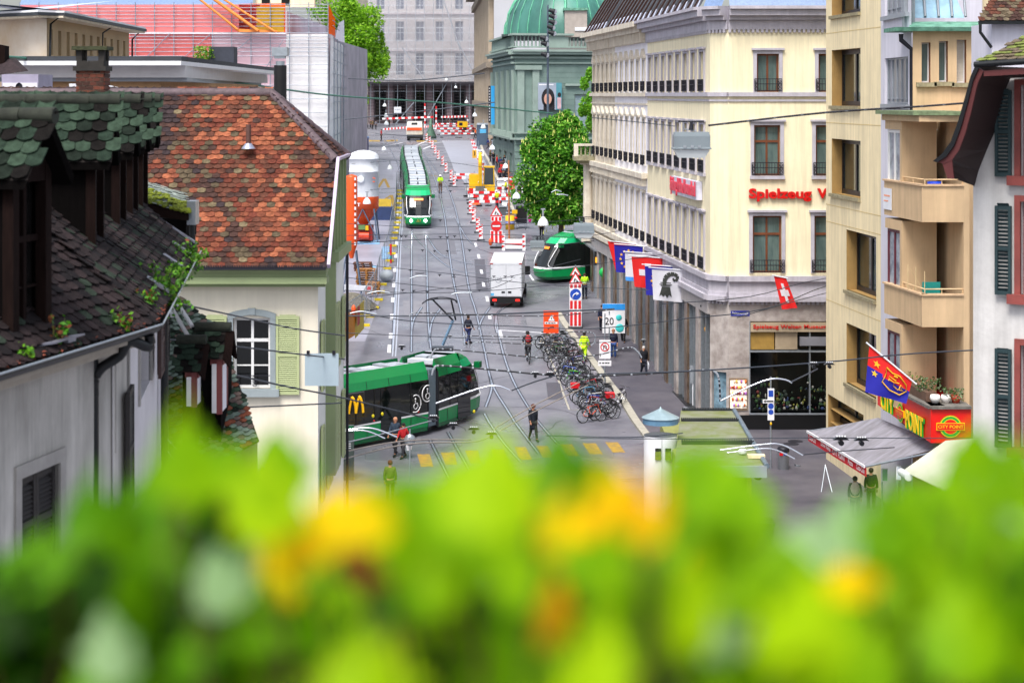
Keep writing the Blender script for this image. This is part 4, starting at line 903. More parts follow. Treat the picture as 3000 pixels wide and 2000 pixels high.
# dormers
dk=mat('tarred_timber','070505',.95,spec=.08,var=.35,scale=4,stretch=(6,6,.6)); dkb=mat('brown_timber','1a100e',.95,spec=.1,var=.3,scale=5,stretch=(8,8,.8)); dgl=mat('dormer_glass','1c1a1a',.08,var=.4,scale=1)
def dormer(F,u0,wd,rec,zr,ze,back,par,first=False):
    zb=zE+rise*(rec)-.1; uc=u0+wd/2; fr=-rec+.1
    w=MB(dk)
    for s,ua in ((0,u0),(1,u0+wd-.04)): w.hexa([F.pt(ua,zb-.1,fr),F.pt(ua+.04,zb-.1,fr),F.pt(ua+.04,ze+.12,fr),F.pt(ua,ze+.12,fr)],F.n*-back)
    d=part('dormer',w,par); 
    p=MB(dkb); 
    F.slab(p,u0-.02,zb-.1,u0+.1,ze+.1,fr-.08,fr+.03); F.slab(p,u0+wd-.1,zb-.1,u0+wd+.02,ze+.1,fr-.08,fr+.03); F.slab(p,u0+.1,ze-.06,u0+wd-.1,ze+.1,fr-.08,fr+.02); F.slab(p,u0+.1,zb-.1,u0+wd-.1,zb+.05,fr-.08,fr+.06); 
    p.hexa([F.pt(u0-.02,ze+.1,fr+.02),F.pt(u0+wd+.02,ze+.1,fr+.02),F.pt(uc,zr-.03,fr+.02)],F.n*-.08); part('front_frame',p,d)
    g=MB(dkb); z0,z1=zb+.05,ze-.06; F.slab(g,uc-.03,z0,uc+.03,z1,fr-.12,fr-.05); zz=z0+(z1-z0)*.62; F.slab(g,u0+.1,zz-.03,uc-.03,zz+.03,fr-.12,fr-.05); F.slab(g,uc+.03,zz-.03,u0+wd-.1,zz+.03,fr-.12,fr-.05); zz=z0+(z1-z0)*.3; F.slab(g,u0+.1,zz-.01,u0+wd-.1,zz+.01,fr-.11,fr-.06)
    part('casement',g,d); g=MB(dgl); F.slab(g,u0+.08,z0,u0+wd-.08,z1,fr-.16,fr-.13); part('pane',g,d)
    t=MB(); hw=wd/2+.12; lenb=back+.25; 
    for s in (-1,1):
        o=F.pt(uc+s*hw,ze-.02,fr+.22); top=F.pt(uc,zr,fr+.22); ww=top-o
        if s==-1: tiles(t,o,-F.n,ww,[(0,0),(lenb,0),(lenb,ww.length),(0,ww.length)],.17,.15,gmix,seed=int(u0*7)+5)
        t.hexa([o+V((0,0,-.01)),top+V((0,0,-.01)),top-F.n*.03+V((0,0,-.09)),o-F.n*.03+V((0,0,-.09))],-F.n*lenb,dk)
    part('dormer_roof',t,d)
    t=MB(mat('dark_ridge','24281f',.9,var=.4,scale=8)); ridge(t,F.pt(uc,zr+.03,fr+.26),F.pt(uc,zr+.03,fr-back),.075,.34); part('ridge_tiles',t,d)
    t=MB(mat('lead_grey_sheet','7c7c88',.45,.3,var=.2,scale=3)); t.hexa([F.pt(u0+wd-.1,zb-.08,fr+.06),F.pt(u0+wd+.1,zb-.06,fr+.06),F.pt(u0+wd+.05,zE+.07,.1),F.pt(u0+wd-.12,zE+.07,.1)],(0,0,.03)); 
    if first: t.hexa([F.pt(u0,zb-.06,fr+.04),F.pt(u0+wd,zb-.06,fr+.04),F.pt(u0+wd+.25,zE+.1,.1),F.pt(u0+.35,zE+.1,.1)],(0,0,.02))
    part('lead_flashing',t,d)
# first dormer (left section) and the row along the second section
u_=Fac(K0,K1); 
dl=(Fa.L-(K1-V((0,0))).length*0)
ua=Fa.L-(20-17.34)/.978; dormer(Fa,ua,.75,.27,15.80,15.24,2.2,nd,True)
def ufor(px,off):
    F=Fac(K1,K2,d=-off); return F.uy(px)[0]
for px in (262,335,374,405):
    u=ufor(px,.75); dormer(Fb,u-.1,1.05,.8,15.93,15.26,2.6,nd)
# small mossy lean-to roof at the end of the row
ms=thing('mossy_lean_to','small lean-to roof thick with yellow moss and a metal hopper','roof',P(480,600,31)); 
a,bq,c,d=P(410,528,32),P(556,572,30.6),P(552,628,30),P(410,590,30)
w=MB(); uu=(bq-a).normalized(); 
tiles(w,d,(c-d),(a-d),[(0,0),((c-d).length,0),((c-d).length,(a-d).length*.9),(0,(a-d).length)],.14,.11,lambda x,y,rr:mat('grey_shingle','9aa39e',.8,var=.3,scale=9),seed=4); part('shingles',w,ms)
w=MB(mossg)
for i in range(120):
    s,t=R.random(),R.random()**1.5*.6; p=d.lerp(c,s).lerp(a.lerp(bq,s),t); w.ball(p+V((0,0,.03)),(R.uniform(.03,.08),R.uniform(.03,.08),R.uniform(.015,.035)),6)
part('moss',w,ms)
w=MB(dk); w.hexa([d,c,c-V((0,0,.1)),d-V((0,0,.22))],(0,.05,0),dkb); w.hexa([P(410,640,31),P(545,640,30.4),P(545,700,30.4),P(410,700,31)],(0,1,0)); part('fascia',w,ms)
w=MB(steel); q=P(563,625,30.2); w.box((q.x-.07,q.y-.1,q.z-.18),(q.x+.07,q.y+.25,q.z+.2)); w.tube([q,q-V((0,0,.3)),P(565,720,30.2)],.05,8,gt); part('hopper',w,ms)
# lower mossy roof with two small dormers
lr=thing('lower_mossy_roof','steep mossy tiled roof with two little red framed dormers below the cream house','roof',P(620,1150,28))
TL,TR,BR,BL=P(480,835,31.5),P(645,958,31),P(760,1292,29),P(480,1440,27.5)
n0=(TR-TL).cross(BR-TL).normalized(); uu=(BR-BL).normalized(); ww=n0.cross(uu); 
if ww.z<0: ww=-ww
BLp=BL; pl4=[]
for q in (BL,BR,TR,TL): pl4.append(((q-BL).dot(uu),(q-BL).dot(ww)))
w=MB(); tiles(w,BL,uu,ww,pl4,.115,.085,lambda x,y,rr:[mat('mossy_tile_334236','',.9),mat('grey_green_tile','5f6e64',.9,var=.35,scale=9),mat('mossy_tile_1c241e','',.9),mat('brown_tile','5c4c46',.9,var=.3,scale=8),tmat[0]][rr.choice([0,0,1,1,1,2,3,3,1,0,3,4] if y<1.6 else [0,1,1,1,2,3])],seed=9); part('tiles',w,lr)
w=MB(mat('lower_house_wall','7c746c',.9,var=.2,streak=.3)); a_,c_=BL+V((0,.35,-.05)),BR+V((-.12,.35,-.05)); w.hexa([V((a_.x,a_.y,0)),V((c_.x,c_.y,0)),c_,a_],(0,.3,0)); part('wall',w,lr)
FL2=Fac(a_,c_,d=.04); w=MB(lwd_:=mat('weathered_shutter','3c3634',.8,var=.2))
for t in (.35,.62,.86):
    zz_=a_.z+(c_.z-a_.z)*t-.35; FL2.slab(w,FL2.L*t-.12,zz_-1.2,FL2.L*t+.1,zz_,0,.05); FL2.slab(w,FL2.L*t+.14,zz_-1.2,FL2.L*t+.17,zz_,0,.06,rbx:=mat('oxblood_frame','7a3c3a',.6,var=.1))
part('shutters',w,lr)
w=MB(whitewood)
for (xa,ra,xb,rb) in ((488,888,552,998),(503,872,560,962),(490,912,500,930)): 
    p,q=P(xa,ra,29.6),P(xb,rb,29.0); w.hexa([p,q,q+V((.05,0,-.0)),p+V((.05,0,0))],(.0,-.02,.05))
for (xa,ra,xb,rb) in ((490,1285,565,1365),(490,1320,560,1420)):
    p,q=P(xa,ra,26.9),P(xb,rb,26.5); w.hexa([p,q,q+V((.05,0,-.06)),p+V((.05,0,-.06))],(.0,-.02,.0))
part('snow_boards',w,lr)
rw=mat('oxblood_frame','7a3c3a',.6,var=.1)
for (xl,xr,rr_,re,rb,Y) in ((512,578,1008,1090,1195,28.2),(565,652,970,1052,1215,28.6)):
    w=MB(); fx=FPX/Y; x1,x2=(xl-1500)/fx,(xr-1500)/fx; zr_,ze_,zb_=EYE-(rr_-HZ)/fx,EYE-(re-HZ)/fx,EYE-(rb-HZ)/fx
    tiles(w,(x1,Y,ze_),(1,0,0),(0,.35,zr_-ze_),[(0,0),(x2-x1,0),(x2-x1,math.hypot(.35,zr_-ze_)),(0,math.hypot(.35,zr_-ze_))],.13,.1,gmix,seed=int(xl)); part('dormer_roof',w,lr)
    w=MB(mat('dark_ridge','',.9)); w.cyl((x1-.03,Y+.35,zr_+.02),(x2+.08,Y+.35,zr_+.02),.08,.08,8); part('ridge_tiles',w,lr)
    w=MB(rw); w.hexa([(x2,Y,ze_),(x2+.09,Y-.02,ze_-.12),(x2+.1,Y+.35,zr_-.05),(x2,Y+.35,zr_)],(.03,0,0),dkb); w.hexa([(x2,Y+.7,ze_),(x2+.09,Y+.72,ze_-.1),(x2+.1,Y+.35,zr_-.05),(x2,Y+.35,zr_)],(.03,0,0),dkb)
    w.box((x1+.1,Y+.1,zb_-.6),(x2-.04,Y+1.2,ze_+.02),dk); w.box((x2-.1,Y+.05,zb_),(x2-.02,Y+.13,ze_)); w.box((x2-.1,Y+.6,zb_+.05),(x2-.02,Y+.68,ze_)); w.box((x2-.2,Y+.08,ze_-.1),(x2,Y+.66,ze_)); w.box((x2-.05,Y+.13,zb_+.02),(x2-.03,Y+.6,ze_-.08),whitep); w.box((x2-.17,Y+.04,zb_+.02),(x2-.1,Y+.06,ze_-.08),whitewood); part('dormer',w,lr)
# green plants rooted in the old gutter
def sprig(label,px,row,Y,n,r,hang,cols,grp=None):
    m_=MB(); c0=P(px,row,Y)
    for i in range(n):
        a=R.uniform(-.6,.6); b0=c0+V((R.uniform(-r,r)*.8,R.uniform(-r,r),0)); tip=b0+V((R.uniform(-.5,.5)*r*2,R.uniform(-.5,.5)*r*2,R.uniform(-hang,r*1.6)))
        m_.tube([b0,b0.lerp(tip,.5)+V((0,0,.02)),tip],.003,3,mat('plant_stem','5a6a2a',.8))
        for k in range(9):
            t=R.uniform(.2,1.1); c=b0.lerp(tip,t)+V((R.gauss(0,.02),R.gauss(0,.02),R.gauss(0,.02))); d=V((R.gauss(0,1),R.gauss(0,1),R.gauss(0,1))).normalized()*.033; e=d.cross(V((R.gauss(0,1),R.gauss(0,1),.3))).normalized()*.021
            m_.add([c-d,c+e,c+d,c-e],[(0,1,2,3)],R.choice(cols))
    return single('gutter_plant',m_,label,'plant',grp or 'plants growing in the old gutter')
gl_=[mat('weed_green_a','4c8a14',.6,var=.1,trans=.3),mat('weed_green_b','6aa51c',.6,var=.1,trans=.3),mat('weed_green_c','2f5a10',.6,var=.1,trans=.3),mat('dead_weed','6e3a1c',.8,var=.2)]
sprig('long trailing green weed hanging over the gutter corner beside the wall',470,860,22.6,80,.24,.3,gl_[:3]); sprig('bright green weed tuft left of the trailing one',420,900,20.8,30,.14,.1,gl_)
sprig('leafy weed at the far end of the old gutter near the hopper',545,760,27.5,40,.2,.15,gl_[:3]); sprig('small weed below the metal hopper',500,812,24.5,34,.17,.12,gl_[:3])
sprig('thin dark weed standing up from the near gutter',162,985,17.9,16,.1,.14,[gl_[2],gl_[3],gl_[0]]); sprig('low yellow green weed in the nearest gutter',60,1045,17.2,16,.07,.03,[gl_[1],gl_[0]]); sprig('small green weed in the gutter by the downpipe bend',350,955,19.3,24,.1,.05,gl_)
w=MB(mat('dead_leaves','6b3220',.9,var=.3,scale=20,bump=.5)); 
for i in range(500):
    t=R.random(); p=Fa.pt(Fa.L*(.45+.55*t) if i%2 else 0,0,0); F,uu_=(Fa,R.uniform(Fa.L-3.4,Fa.L)) if i%3 else (Fb,R.uniform(0,1.5)); q=F.pt(uu_,zE+R.uniform(.0,.06),R.uniform(-.12,.14)); d=V((R.gauss(0,1),R.gauss(0,1),.3)).normalized()*.025; e=V((-d.y,d.x,R.uniform(-.01,.01)))*.6; w.add([q-d,q+e,q+d,q-e],[(0,1,2,3)])
o=single('leaf_litter',w,None,None); o['kind']='stuff'
# ================================================================= far end: building wrapped in scaffold gauze
Y=400; fx=FPX/Y
def px4(F,pxa,pxb,ra,rb): u0,z1=F.uv(pxa,ra); u1=F.uy(pxb)[0]; return (u0,F.uv(pxa,rb)[1],u1,z1)
FE=Fac((P(1055,0,Y).x,Y),(P(1420,0,Y).x,Y)); b=thing('bank_building','grey classical bank building wrapped in scaffold gauze at the end of the street','building',FE.pt(FE.L/2,0,-8))
he=[]
for c in (1115,1172,1230,1288,1345,1400):
    for ra,rb in ((-60,28),(63,122),(156,220)): he.append(px4(FE,c-12,c+12,ra,rb))
hl=[px4(FE,c-16,c+16,262,352) for c in (1115,1172,1230,1288,1345,1400)]
w=MB(mat('bank_stone','a9a3a2',.9,var=.08,scale=.3)); FE.wall(w,0,rowz(246,Y),FE.L,38,he,.6); FE.wall(w,0,9,FE.L,rowz(246,Y),hl,.8,m=mat('bank_base_stone','6f6264',.9,var=.15,scale=.6)); part('wall',w,b)
for h in he: window(b,FE,*h,rec=.4,fm=greyp,pm=mat('bank_glass','38445a',.2,var=.3,scale=.6),fw=.14,cols=2,trans=.7)
for h in hl: window(b,FE,*h,rec=.6,fm=black,pm=glassd,fw=.2,cols=2)
w=MB(mat('bank_trim','aea4a6',.9,var=.1))
for r in (38,240,146): z=rowz(r,Y); FE.slab(w,0,z-.35,FE.L,z,-.1,.35)
for c in (1087,1143,1201,1259,1317,1373): a=px4(FE,c-8,c+8,246,385); FE.slab(w,*a,-.1,.3,mat('bank_pier','857679',.9,var=.15))
for r in range(256,385,9): z=rowz(r,Y); FE.slab(w,0,z-.06,FE.L,z,-.05,.34,mat('dark_joint','4c4448',.9))  # dark joint lines between the stone courses of the base
part('stone_courses',w,b)
sc_=thing('scaffold','tall scaffold with white gauze in front of the grey bank building','scaffold',FE.pt(FE.L/2,10,3))
w=MB(netmat('white_gauze','dcdce4',.17,.12,.25)); FE.slab(w,.3,rowz(246,Y),FE.L,37,3.0,3.02); part('gauze',w,sc_)
w=MB(steel)
for i in range(14): u=FE.L*(i+.3)/14; w.cyl(FE.pt(u,9.5,2.6),FE.pt(u,37,2.6),.07,.07,4)
for r in (-10,18,38,57,84,98,120,145,168,190,212,232,250,268): z=rowz(r,Y); w.cyl(FE.pt(0,z,2.6),FE.pt(FE.L,z,2.6),.05,.05,4)
for a,c in (((1236,376),(1320,226)),((1150,376),(1215,300)),((1300,0),(1350,150)),((1340,120),(1400,235)),((1180,140),(1245,235)),((1380,240),(1410,190))): w.cyl(FE.pt(*FE.uv(*a),2.8),FE.pt(*FE.uv(*c),2.8),.12,.12,5)
part('poles',w,sc_)
w=MB(mat('dark_protection_roof','2c2a32',.8,var=.3)); FE.slab(w,0,rowz(246,Y),FE.L,rowz(240,Y),.5,4.0); part('protection_roof',w,sc_)
w=MB(whitem); q=px4(FE,1157,1178,313,331); FE.slab(w,*q,3.1,3.2); bars(w,FE.pt(q[0]+.2,q[1]+.7,3.23),1.1,.12,3,greyp); single('notice_board',w,'white notice board hung on the bank scaffold','board')
# pale stone facade behind the plane tree
F=Fac((P(930,0,350).x,350),(P(1078,0,385).x,385)); b=thing('stone_bank_wing','pale banded stone building behind the big plane tree','building',F.pt(5,0,-5))
w=MB(mat('pale_stone','d8cdb6',.9,var=.08,scale=.4)); F.wall(w,0,8,F.L,45,(),.2); part('wall',w,b); w=MB(mat('stone_joint','8d8272',.9))
for i in range(16): F.slab(w,0,10+i*.75,F.L,10.08+i*.75,-.02,.03)
part('joints',w,b)
# ================================================================= right: pilastered building and the casino with the copper dome
F=Fac((P(1400,0,345).x,345),(P(1447,0,262).x,262)); b=thing('pilastered_building','dark stone building with tall pilasters and a deep cornice','building',F.pt(20,0,-6))
w=MB(mat('dark_sandstone','9a8d7c',.9,var=.15,scale=.4)); F.wall(w,0,7,F.L,36,(),.2); part('wall',w,b)
w=MB(mat('pilaster_stone','a89a88',.9,var=.12,scale=.6)); n=20
for i in range(n): u=F.L*i/n; F.slab(w,u+.5,8,u+2.2,31,-.1,.7)
part('pilasters',w,b); w=MB(mat('cornice_stone','857a6c',.9,var=.15)); F.slab(w,0,31,F.L,32,-.1,1.2); F.slab(w,0,33,F.L,34,-.1,2.2); F.slab(w,0,34,F.L,35,-.1,3); F.slab(w,0,19.8,F.L,20.6,-.1,1.1); F.slab(w,0,14.2,F.L,15,-.1,1.1); part('cornice',w,b)
w=MB(glassd)
for i in range(n-1): 
    u=F.L*i/n
    for z0,z1 in ((9,13.5),(15.4,19),(21.2,25),(26.2,30)): F.slab(w,u+2.5,z0,u+3.9,z1,-.05,.03)
part('windows',w,b)
Yw=262; w=MB(mat('blank_grey_render','b9babf',.9,var=.04,scale=.3)); w.box((P(1447,0,Yw).x,Yw,7),(P(1600,0,Yw).x,Yw+14,36)); b=single('blank_gable_building',w,'blank pale grey firewall rising behind the green dome','building')
gs=mat('green_grey_stone','7a8f88',.85,var=.1,scale=.5,col2='667c76'); gsd=mat('green_grey_trim','8a9c94',.85,var=.1,scale=.8); gsl=mat('green_grey_base','8c938c',.9,var=.12,scale=.5)
Yc=200; A=V((P(1508,0,Yc).x,Yc)); F1c=Fac(A,(P(1745,0,Yc+2).x,Yc+2)); F2c=Fac((A.x-.1*26-.02,Yc+26),A)
b=thing('concert_hall','grey green concert hall with a verdigris copper dome and stone balustrade','building',F1c.pt(4,0,-8))
z_=lambda r:rowz(r,Yc)
w=MB(gs); hc=[px4(F1c,1683,1720,277,420)]; F1c.wall(w,0,6,F1c.L,z_(160),hc,.3)
h2=[(F2c.L*k/4+1.6,10.8,F2c.L*k/4+4.6,14.6) for k in range(4)]+[(F2c.L*k/4+1.2,7.3,F2c.L*k/4+4.4,9.7) for k in range(4)]
F2c.wall(w,0,6,F2c.L,z_(160),h2,.25); part('wall',w,b)
for h in hc+h2: window(b,F1c if h in hc else F2c,*h,rec=.2,fm=gsd,pm=mat('blind_grey_glass','8b9ea6',.3,var=.1) ,fw=.14,cols=3 if h in h2 else 1)
w=MB(gsd)
for F in (F1c,F2c):
    for r0,r1,d in ((160,152,.7),(152,146,.9),(172,166,.25),(187,182,.2),(140,136,.4),(104,98,.45)): F.slab(w,0 if F is F2c else -.4,z_(r0),F.L,z_(r1),-.3,d)
    F.slab(w,0,z_(410),F.L,z_(404),-.1,.5); F.slab(w,0,z_(392),F.L,z_(388),-.1,.3)
part('cornice',w,b)
w=MB(gsd)
for u in (.25,1.9): F1c.slab(w,u,z_(388),u+.75,z_(205),-.1,.25)
F1c.slab(w,0,z_(205),2.9,z_(192),-.1,.4)
for u in (.3,6.5,13,19.5,25.0): F2c.slab(w,u,z_(388),u+.8,z_(205),-.1,.3)
F1c.slab(w,px4(F1c,1655,1656,0,1)[0],z_(252),px4(F1c,1716,1717,0,1)[0],z_(245),-.05,.3); part('pilasters',w,b)
w=MB(mat('stone_course_line','5c6c66',.9))
for r in range(196,400,16): F1c.slab(w,2.9,z_(r)-.02,F1c.L,z_(r),-.01,.012)
for r in (424,444,464,484,500): F1c.slab(w,0,z_(r)-.05,F1c.L,z_(r),-.01,.03)
part('joints',w,b)
w=MB(gsd)
for F in (F1c,F2c):
    n=int(F.L/.42)
    for i in range(n):
        if (i//7)%2==1 and F is F1c: F.slab(w,i*.42,z_(136),i*.42+.42,z_(104),-.25,.2); continue
        p=F.pt(i*.42+.2,0,.05); w.cyl((p.x,p.y,z_(136)),(p.x,p.y,z_(104)),.12,.07,5)
part('balustrade',w,b)
w=MB(gsd); n=40
for i in range(n): p=F2c.pt(F2c.L*(i+.5)/n,0,.3); w.cyl((p.x,p.y,z_(404)),(p.x,p.y,z_(388)),.11,.07,5)
part('balcony_balusters',w,b)
# dome: long barrel with a rounded end
dm_=mat('verdigris_copper','4d8a7c',.45,var=0,scale=.25,col2='2c5c54',stretch=(1,1,.3),bump=.05); w=MB(dm_); cx=P(1660,0,Yc).x; cy=Yc+12; rx=P(1660,0,Yc).x-P(1478,0,Yc+8).x; N=28; K=9; vs=[]
zb=z_(100)-.1; H=7.2
for i in range(K+1):
    a=math.pi/2*i/K
    for j in range(N): t=2*math.pi*j/N; vs.append((cx+rx*math.cos(a)*math.cos(t),cy+9*math.cos(a)*math.sin(t),zb+H*math.sin(a)))
w.add(vs,[(i*N+j,i*N+(j+1)%N,(i+1)*N+(j+1)%N,(i+1)*N+j) for i in range(K) for j in range(N)],None,True); part('dome',w,b)
w=MB(mat('verdigris_pale','5fae8c',.5,var=.2))
for j in range(N):
    t=2*math.pi*j/N; w.tube([(cx+(rx+.03)*math.cos(a)*math.cos(t),cy+9.03*math.cos(a)*math.sin(t),zb+(H+.03)*math.sin(a)) for a in [math.pi/2*i/8 for i in range(9)]],.06 if j%7 else .16,4)
part('dome_ribs',w,b)
w=MB(mat('dark_base_flashing','3a4a48',.7,var=.2)); w.box((cx-rx-.3,cy-9.5,z_(104)),(cx+rx+1,cy+9,zb+.15)); part('dome_base',w,b)
w=MB(mat('beige_attic','a79e96',.9,var=.1)); q=P(1690,0,Yc+2); w.box((P(1655,0,Yc+1).x,Yc+1,z_(108)),(P(1720,0,Yc+1).x,Yc+4,z_(30))); w.box((P(1651,0,Yc+1).x,Yc+.8,z_(30)),(P(1724,0,Yc+1).x,Yc+4.2,z_(23)),copper); w.box((P(1685,0,Yc).x,Yc+.9,z_(90)),(P(1722,0,Yc).x,Yc+1,z_(80)),whitem); part('attic_house',w,b)
# poster on its wall
w=MB(mat('poster_grey','9aa4b4',.6,var=.1,scale=.6)); q=px4(F1c,1574,1627,243,322); F1c.slab(w,*q,.3,.36); u0,z0,u1,z1=q
hr=mat('poster_black','17161c',.6,var=.1); sk_=mat('poster_skin','c99a88',.6,var=.08); uc=(u0+u1)/2+.1
def disc(F,u,z,a,c,d,m): w.poly([F.pt(u+a*math.cos(t),z+c*math.sin(t),d) for t in [i*math.pi/10 for i in range(20)]],m)
disc(F1c,uc,z0+1.25,.72,1.05,.37,hr); F1c.slab(w,uc-.5,z0,uc+.72,z0+1.2,.362,.37,hr); disc(F1c,uc-.03,z0+1.15,.42,.6,.38,sk_)
F1c.slab(w,u0+.1,z1-.25,u1-.3,z1-.15,.36,.372,white); F1c.slab(w,u1,z0,u1+.62,z1,.3,.35,mat('poster_teal','4f8f9c',.6,var=.1)); F1c.slab(w,u1+.12,z0+.1,u1+.55,z0+1.3,.35,.37,mat('poster_pink','c8a4ac',.6)); disc(F1c,u1+.35,z0+1.6,.2,.25,.37,hr)
single('wall_poster',w,'large poster of a dark haired woman on the concert hall wall','poster')
bn=MB(mat('bright_cyan_banner','2a9fe0',.6,var=.05)); Fv=F2c; q=Fv.pt(Fv.L*.12,0,1.2); X=P(1446,0,222).x; bn.box((X-.3,222,rowz(365,222)),(X+.12,222.1,rowz(252,222))); single('banner',bn,'narrow bright blue vertical banner beside the concert hall','banner')
bn=MB(mat('black_banner','10182c',.6)); bn.box((X-.62,222,rowz(360,222)),(X-.34,222.1,rowz(252,222)))
for i in range(12): z=rowz(258+i*8.4,222); bn.box((X-.54,221.97,z-.12),(X-.42,222,z),white)
single('banner',bn,'narrow black vertical banner with white characters','banner')
# floodlight mast
b=thing('floodlight_mast','slim grey mast carrying a column of small floodlights','lamp post',P(1605,540,196)); p=P(1605,0,195); w=MB(mat('mast_grey','5a6676',.4,.4)); w.cyl((p.x,p.y,7),(p.x,p.y,rowz(15,195)),.16,.09,8); part('mast',w,b)
w=MB(mat('floodlight_black','15171c',.4))
for (x,r) in ((1617,33),(1617,48),(1617,65),(1612,80),(1615,97),(1591,112),(1594,128),(1594,160)):
    q=P(x,r,194.6); w.cyl(q+V((-.25,0,.1)),q+V((.3,-.25,-.1)),.2,.3,8); w.cyl(q+V((.3,-.25,-.1)),q+V((.31,-.27,-.11)),.26,.26,8,whitem); w.cyl(q,V((p.x,p.y,q.z)),.04,.04,4)
part('floodlight',w,b)
# ================================================================= left: scaffolded street front behind the red roof
Ys=165
b=thing('wrapped_scaffold','long scaffold wrapped in pink, orange and white protective nets over a building site','scaffold',P(960,400,185))
FP=Fac((P(60,0,Ys).x,Ys),(P(962,0,Ys).x,Ys)); FQ=Fac(FP.pt(FP.L,0)[:2],(P(1036,0,232).x,232))
zz=lambda r:rowz(r,Ys)
def pan(xa,ra,xb,rb,m,ra2=None,rb2=None,d=0):
    ra2=ra if ra2 is None else ra2; rb2=rb if rb2 is None else rb2; u0=FP.uy(xa)[0]; u1=FP.uy(xb)[0]
    return [FP.pt(u0,zz(rb),d),FP.pt(u1,zz(rb2),d),FP.pt(u1,zz(ra2),d),FP.pt(u0,zz(ra),d)]
pk=netmat('pink_net','ff8a88',.9,.15,.2); og=netmat('orange_net','ff6a20',.93,.12,.3); wn_=netmat('white_net','ffffff',.8,.3,.3); wp=netmat('lilac_pink_net','ecc8d2',.8,.25,.25)
w=MB(pk); w.poly(pan(60,16,762,97,pk,14,95)); w.poly(pan(60,100,620,170,pk,100,170)); part('net',w,b)
w=MB(wp); w.poly(pan(620,100,838,200,wp)); w.poly(pan(690,200,838,265,wp,200,290)); part('net',w,b)
w=MB(og); w.poly(pan(700,12,836,95,og,10,96)); w.poly([FQ.pt(0,zz(98)),FQ.pt(14,zz(98)+.0),FQ.pt(14,zz(28)-.3),FQ.pt(0,zz(12))]); part('net',w,b)
w=MB(mat('yellow_tarpaulin','c89820',.7,var=.2,scale=.6)); w.poly(pan(752,20,832,92,None,22,94,.1)); part('net',w,b)
w=MB(mat('red_dark_backing','9a3020',.9,var=.3,scale=.4)); w.poly(pan(370,135,640,172,None,140,172,-.8)); part('backing',w,b)
w=MB(wn_)
w.poly(pan(838,100,962,520,wn_)); n=14
top=[(0,zz(100)),(20,zz(100)-.2),(40,zz(118)),(58,zz(128)),(FQ.L,zz(132))]
for i in range(n):
    u0,u1=FQ.L*i/n,FQ.L*(i+1)/n
    tz=lambda u:[a[1]+(c[1]-a[1])*(u-a[0])/(c[0]-a[0]) for a,c in zip(top,top[1:]) if a[0]<=u<=c[0]+.01][0]
    w.add([FQ.pt(u0,7,.3*math.sin(i*2)),FQ.pt(u1,7,.3*math.sin(i*2+2)),FQ.pt(u1,tz(u1),.3*math.sin(i*1.3+2)),FQ.pt(u0,tz(u0),.3*math.sin(i*1.3+.7))],[(0,1,2,3)])
part('net',w,b)
w=MB(netmat('white_sheet','eceaf4',.93,.1,.4)); w.poly([FQ.pt(14,zz(98)),FQ.pt(38,zz(112)),FQ.pt(36,zz(28)+.5),FQ.pt(22,zz(40))]); part('sheet',w,b)
w=MB(mat('scaffold_tube','8f97a3',.5,.5))
for i in range(17): 
    u=FP.L*i/16; w.cyl(FP.pt(u,8,.25),FP.pt(u,zz(8),.25),.05,.05,4)
for r in (14,24,34,44,55,66,78,97,108,118,128,140,152,165): w.cyl(FP.pt(0,zz(r),.28),FP.pt(FP.L,zz(r),.28),.035,.035,4)
for r in (190,215,250,290,330,370): w.cyl(FP.pt(FP.uy(690)[0],zz(r),.28),FP.pt(FP.L,zz(r),.28),.035,.035,4)
for i in range(9): u=FQ.L*(i+.3)/9; w.cyl(FQ.pt(u,7.5,.4),FQ.pt(u,zz(100)-.02*u,.4),.06,.06,4)
for r in (30,45,60,75,110,140,175,215,255,300,350,400): w.cyl(FQ.pt(0,zz(r),.4),FQ.pt(14 if r<80 else FQ.L,zz(r),.4),.035,.035,4)
for a,c in (((430,170),(500,100)),((540,170),(620,100)),((640,195),(740,110)),((700,330),(830,120))): w.cyl(FP.pt(*FP.uv(*a),.4),FP.pt(*FP.uv(*c),.4),.04,.04,4)
part('poles',w,b)
w=MB(white); w.hexa(pan(380,95,838,100,None,96,101,.3),(0,.3,0)); part('walkway',w,b)
ob=mat('orange_beam','e88a3c',.6,var=.1); w=MB(ob)
for a,c,wd in (((590,0),(700,88),.25),((625,-5),(760,92),.35),((660,0),(810,95),.25),((640,40),(700,92),.15)): w.cyl(FP.pt(*FP.uv(*a),.9),FP.pt(*FP.uv(*c),.9),wd*.5,wd*.5,4)
w.hexa(pan(700,86,815,95,None,90,96,.8),(0,.1,0)); single('roof_chute',w,'slanting orange framed chute running down the wrapped scaffold','chute')
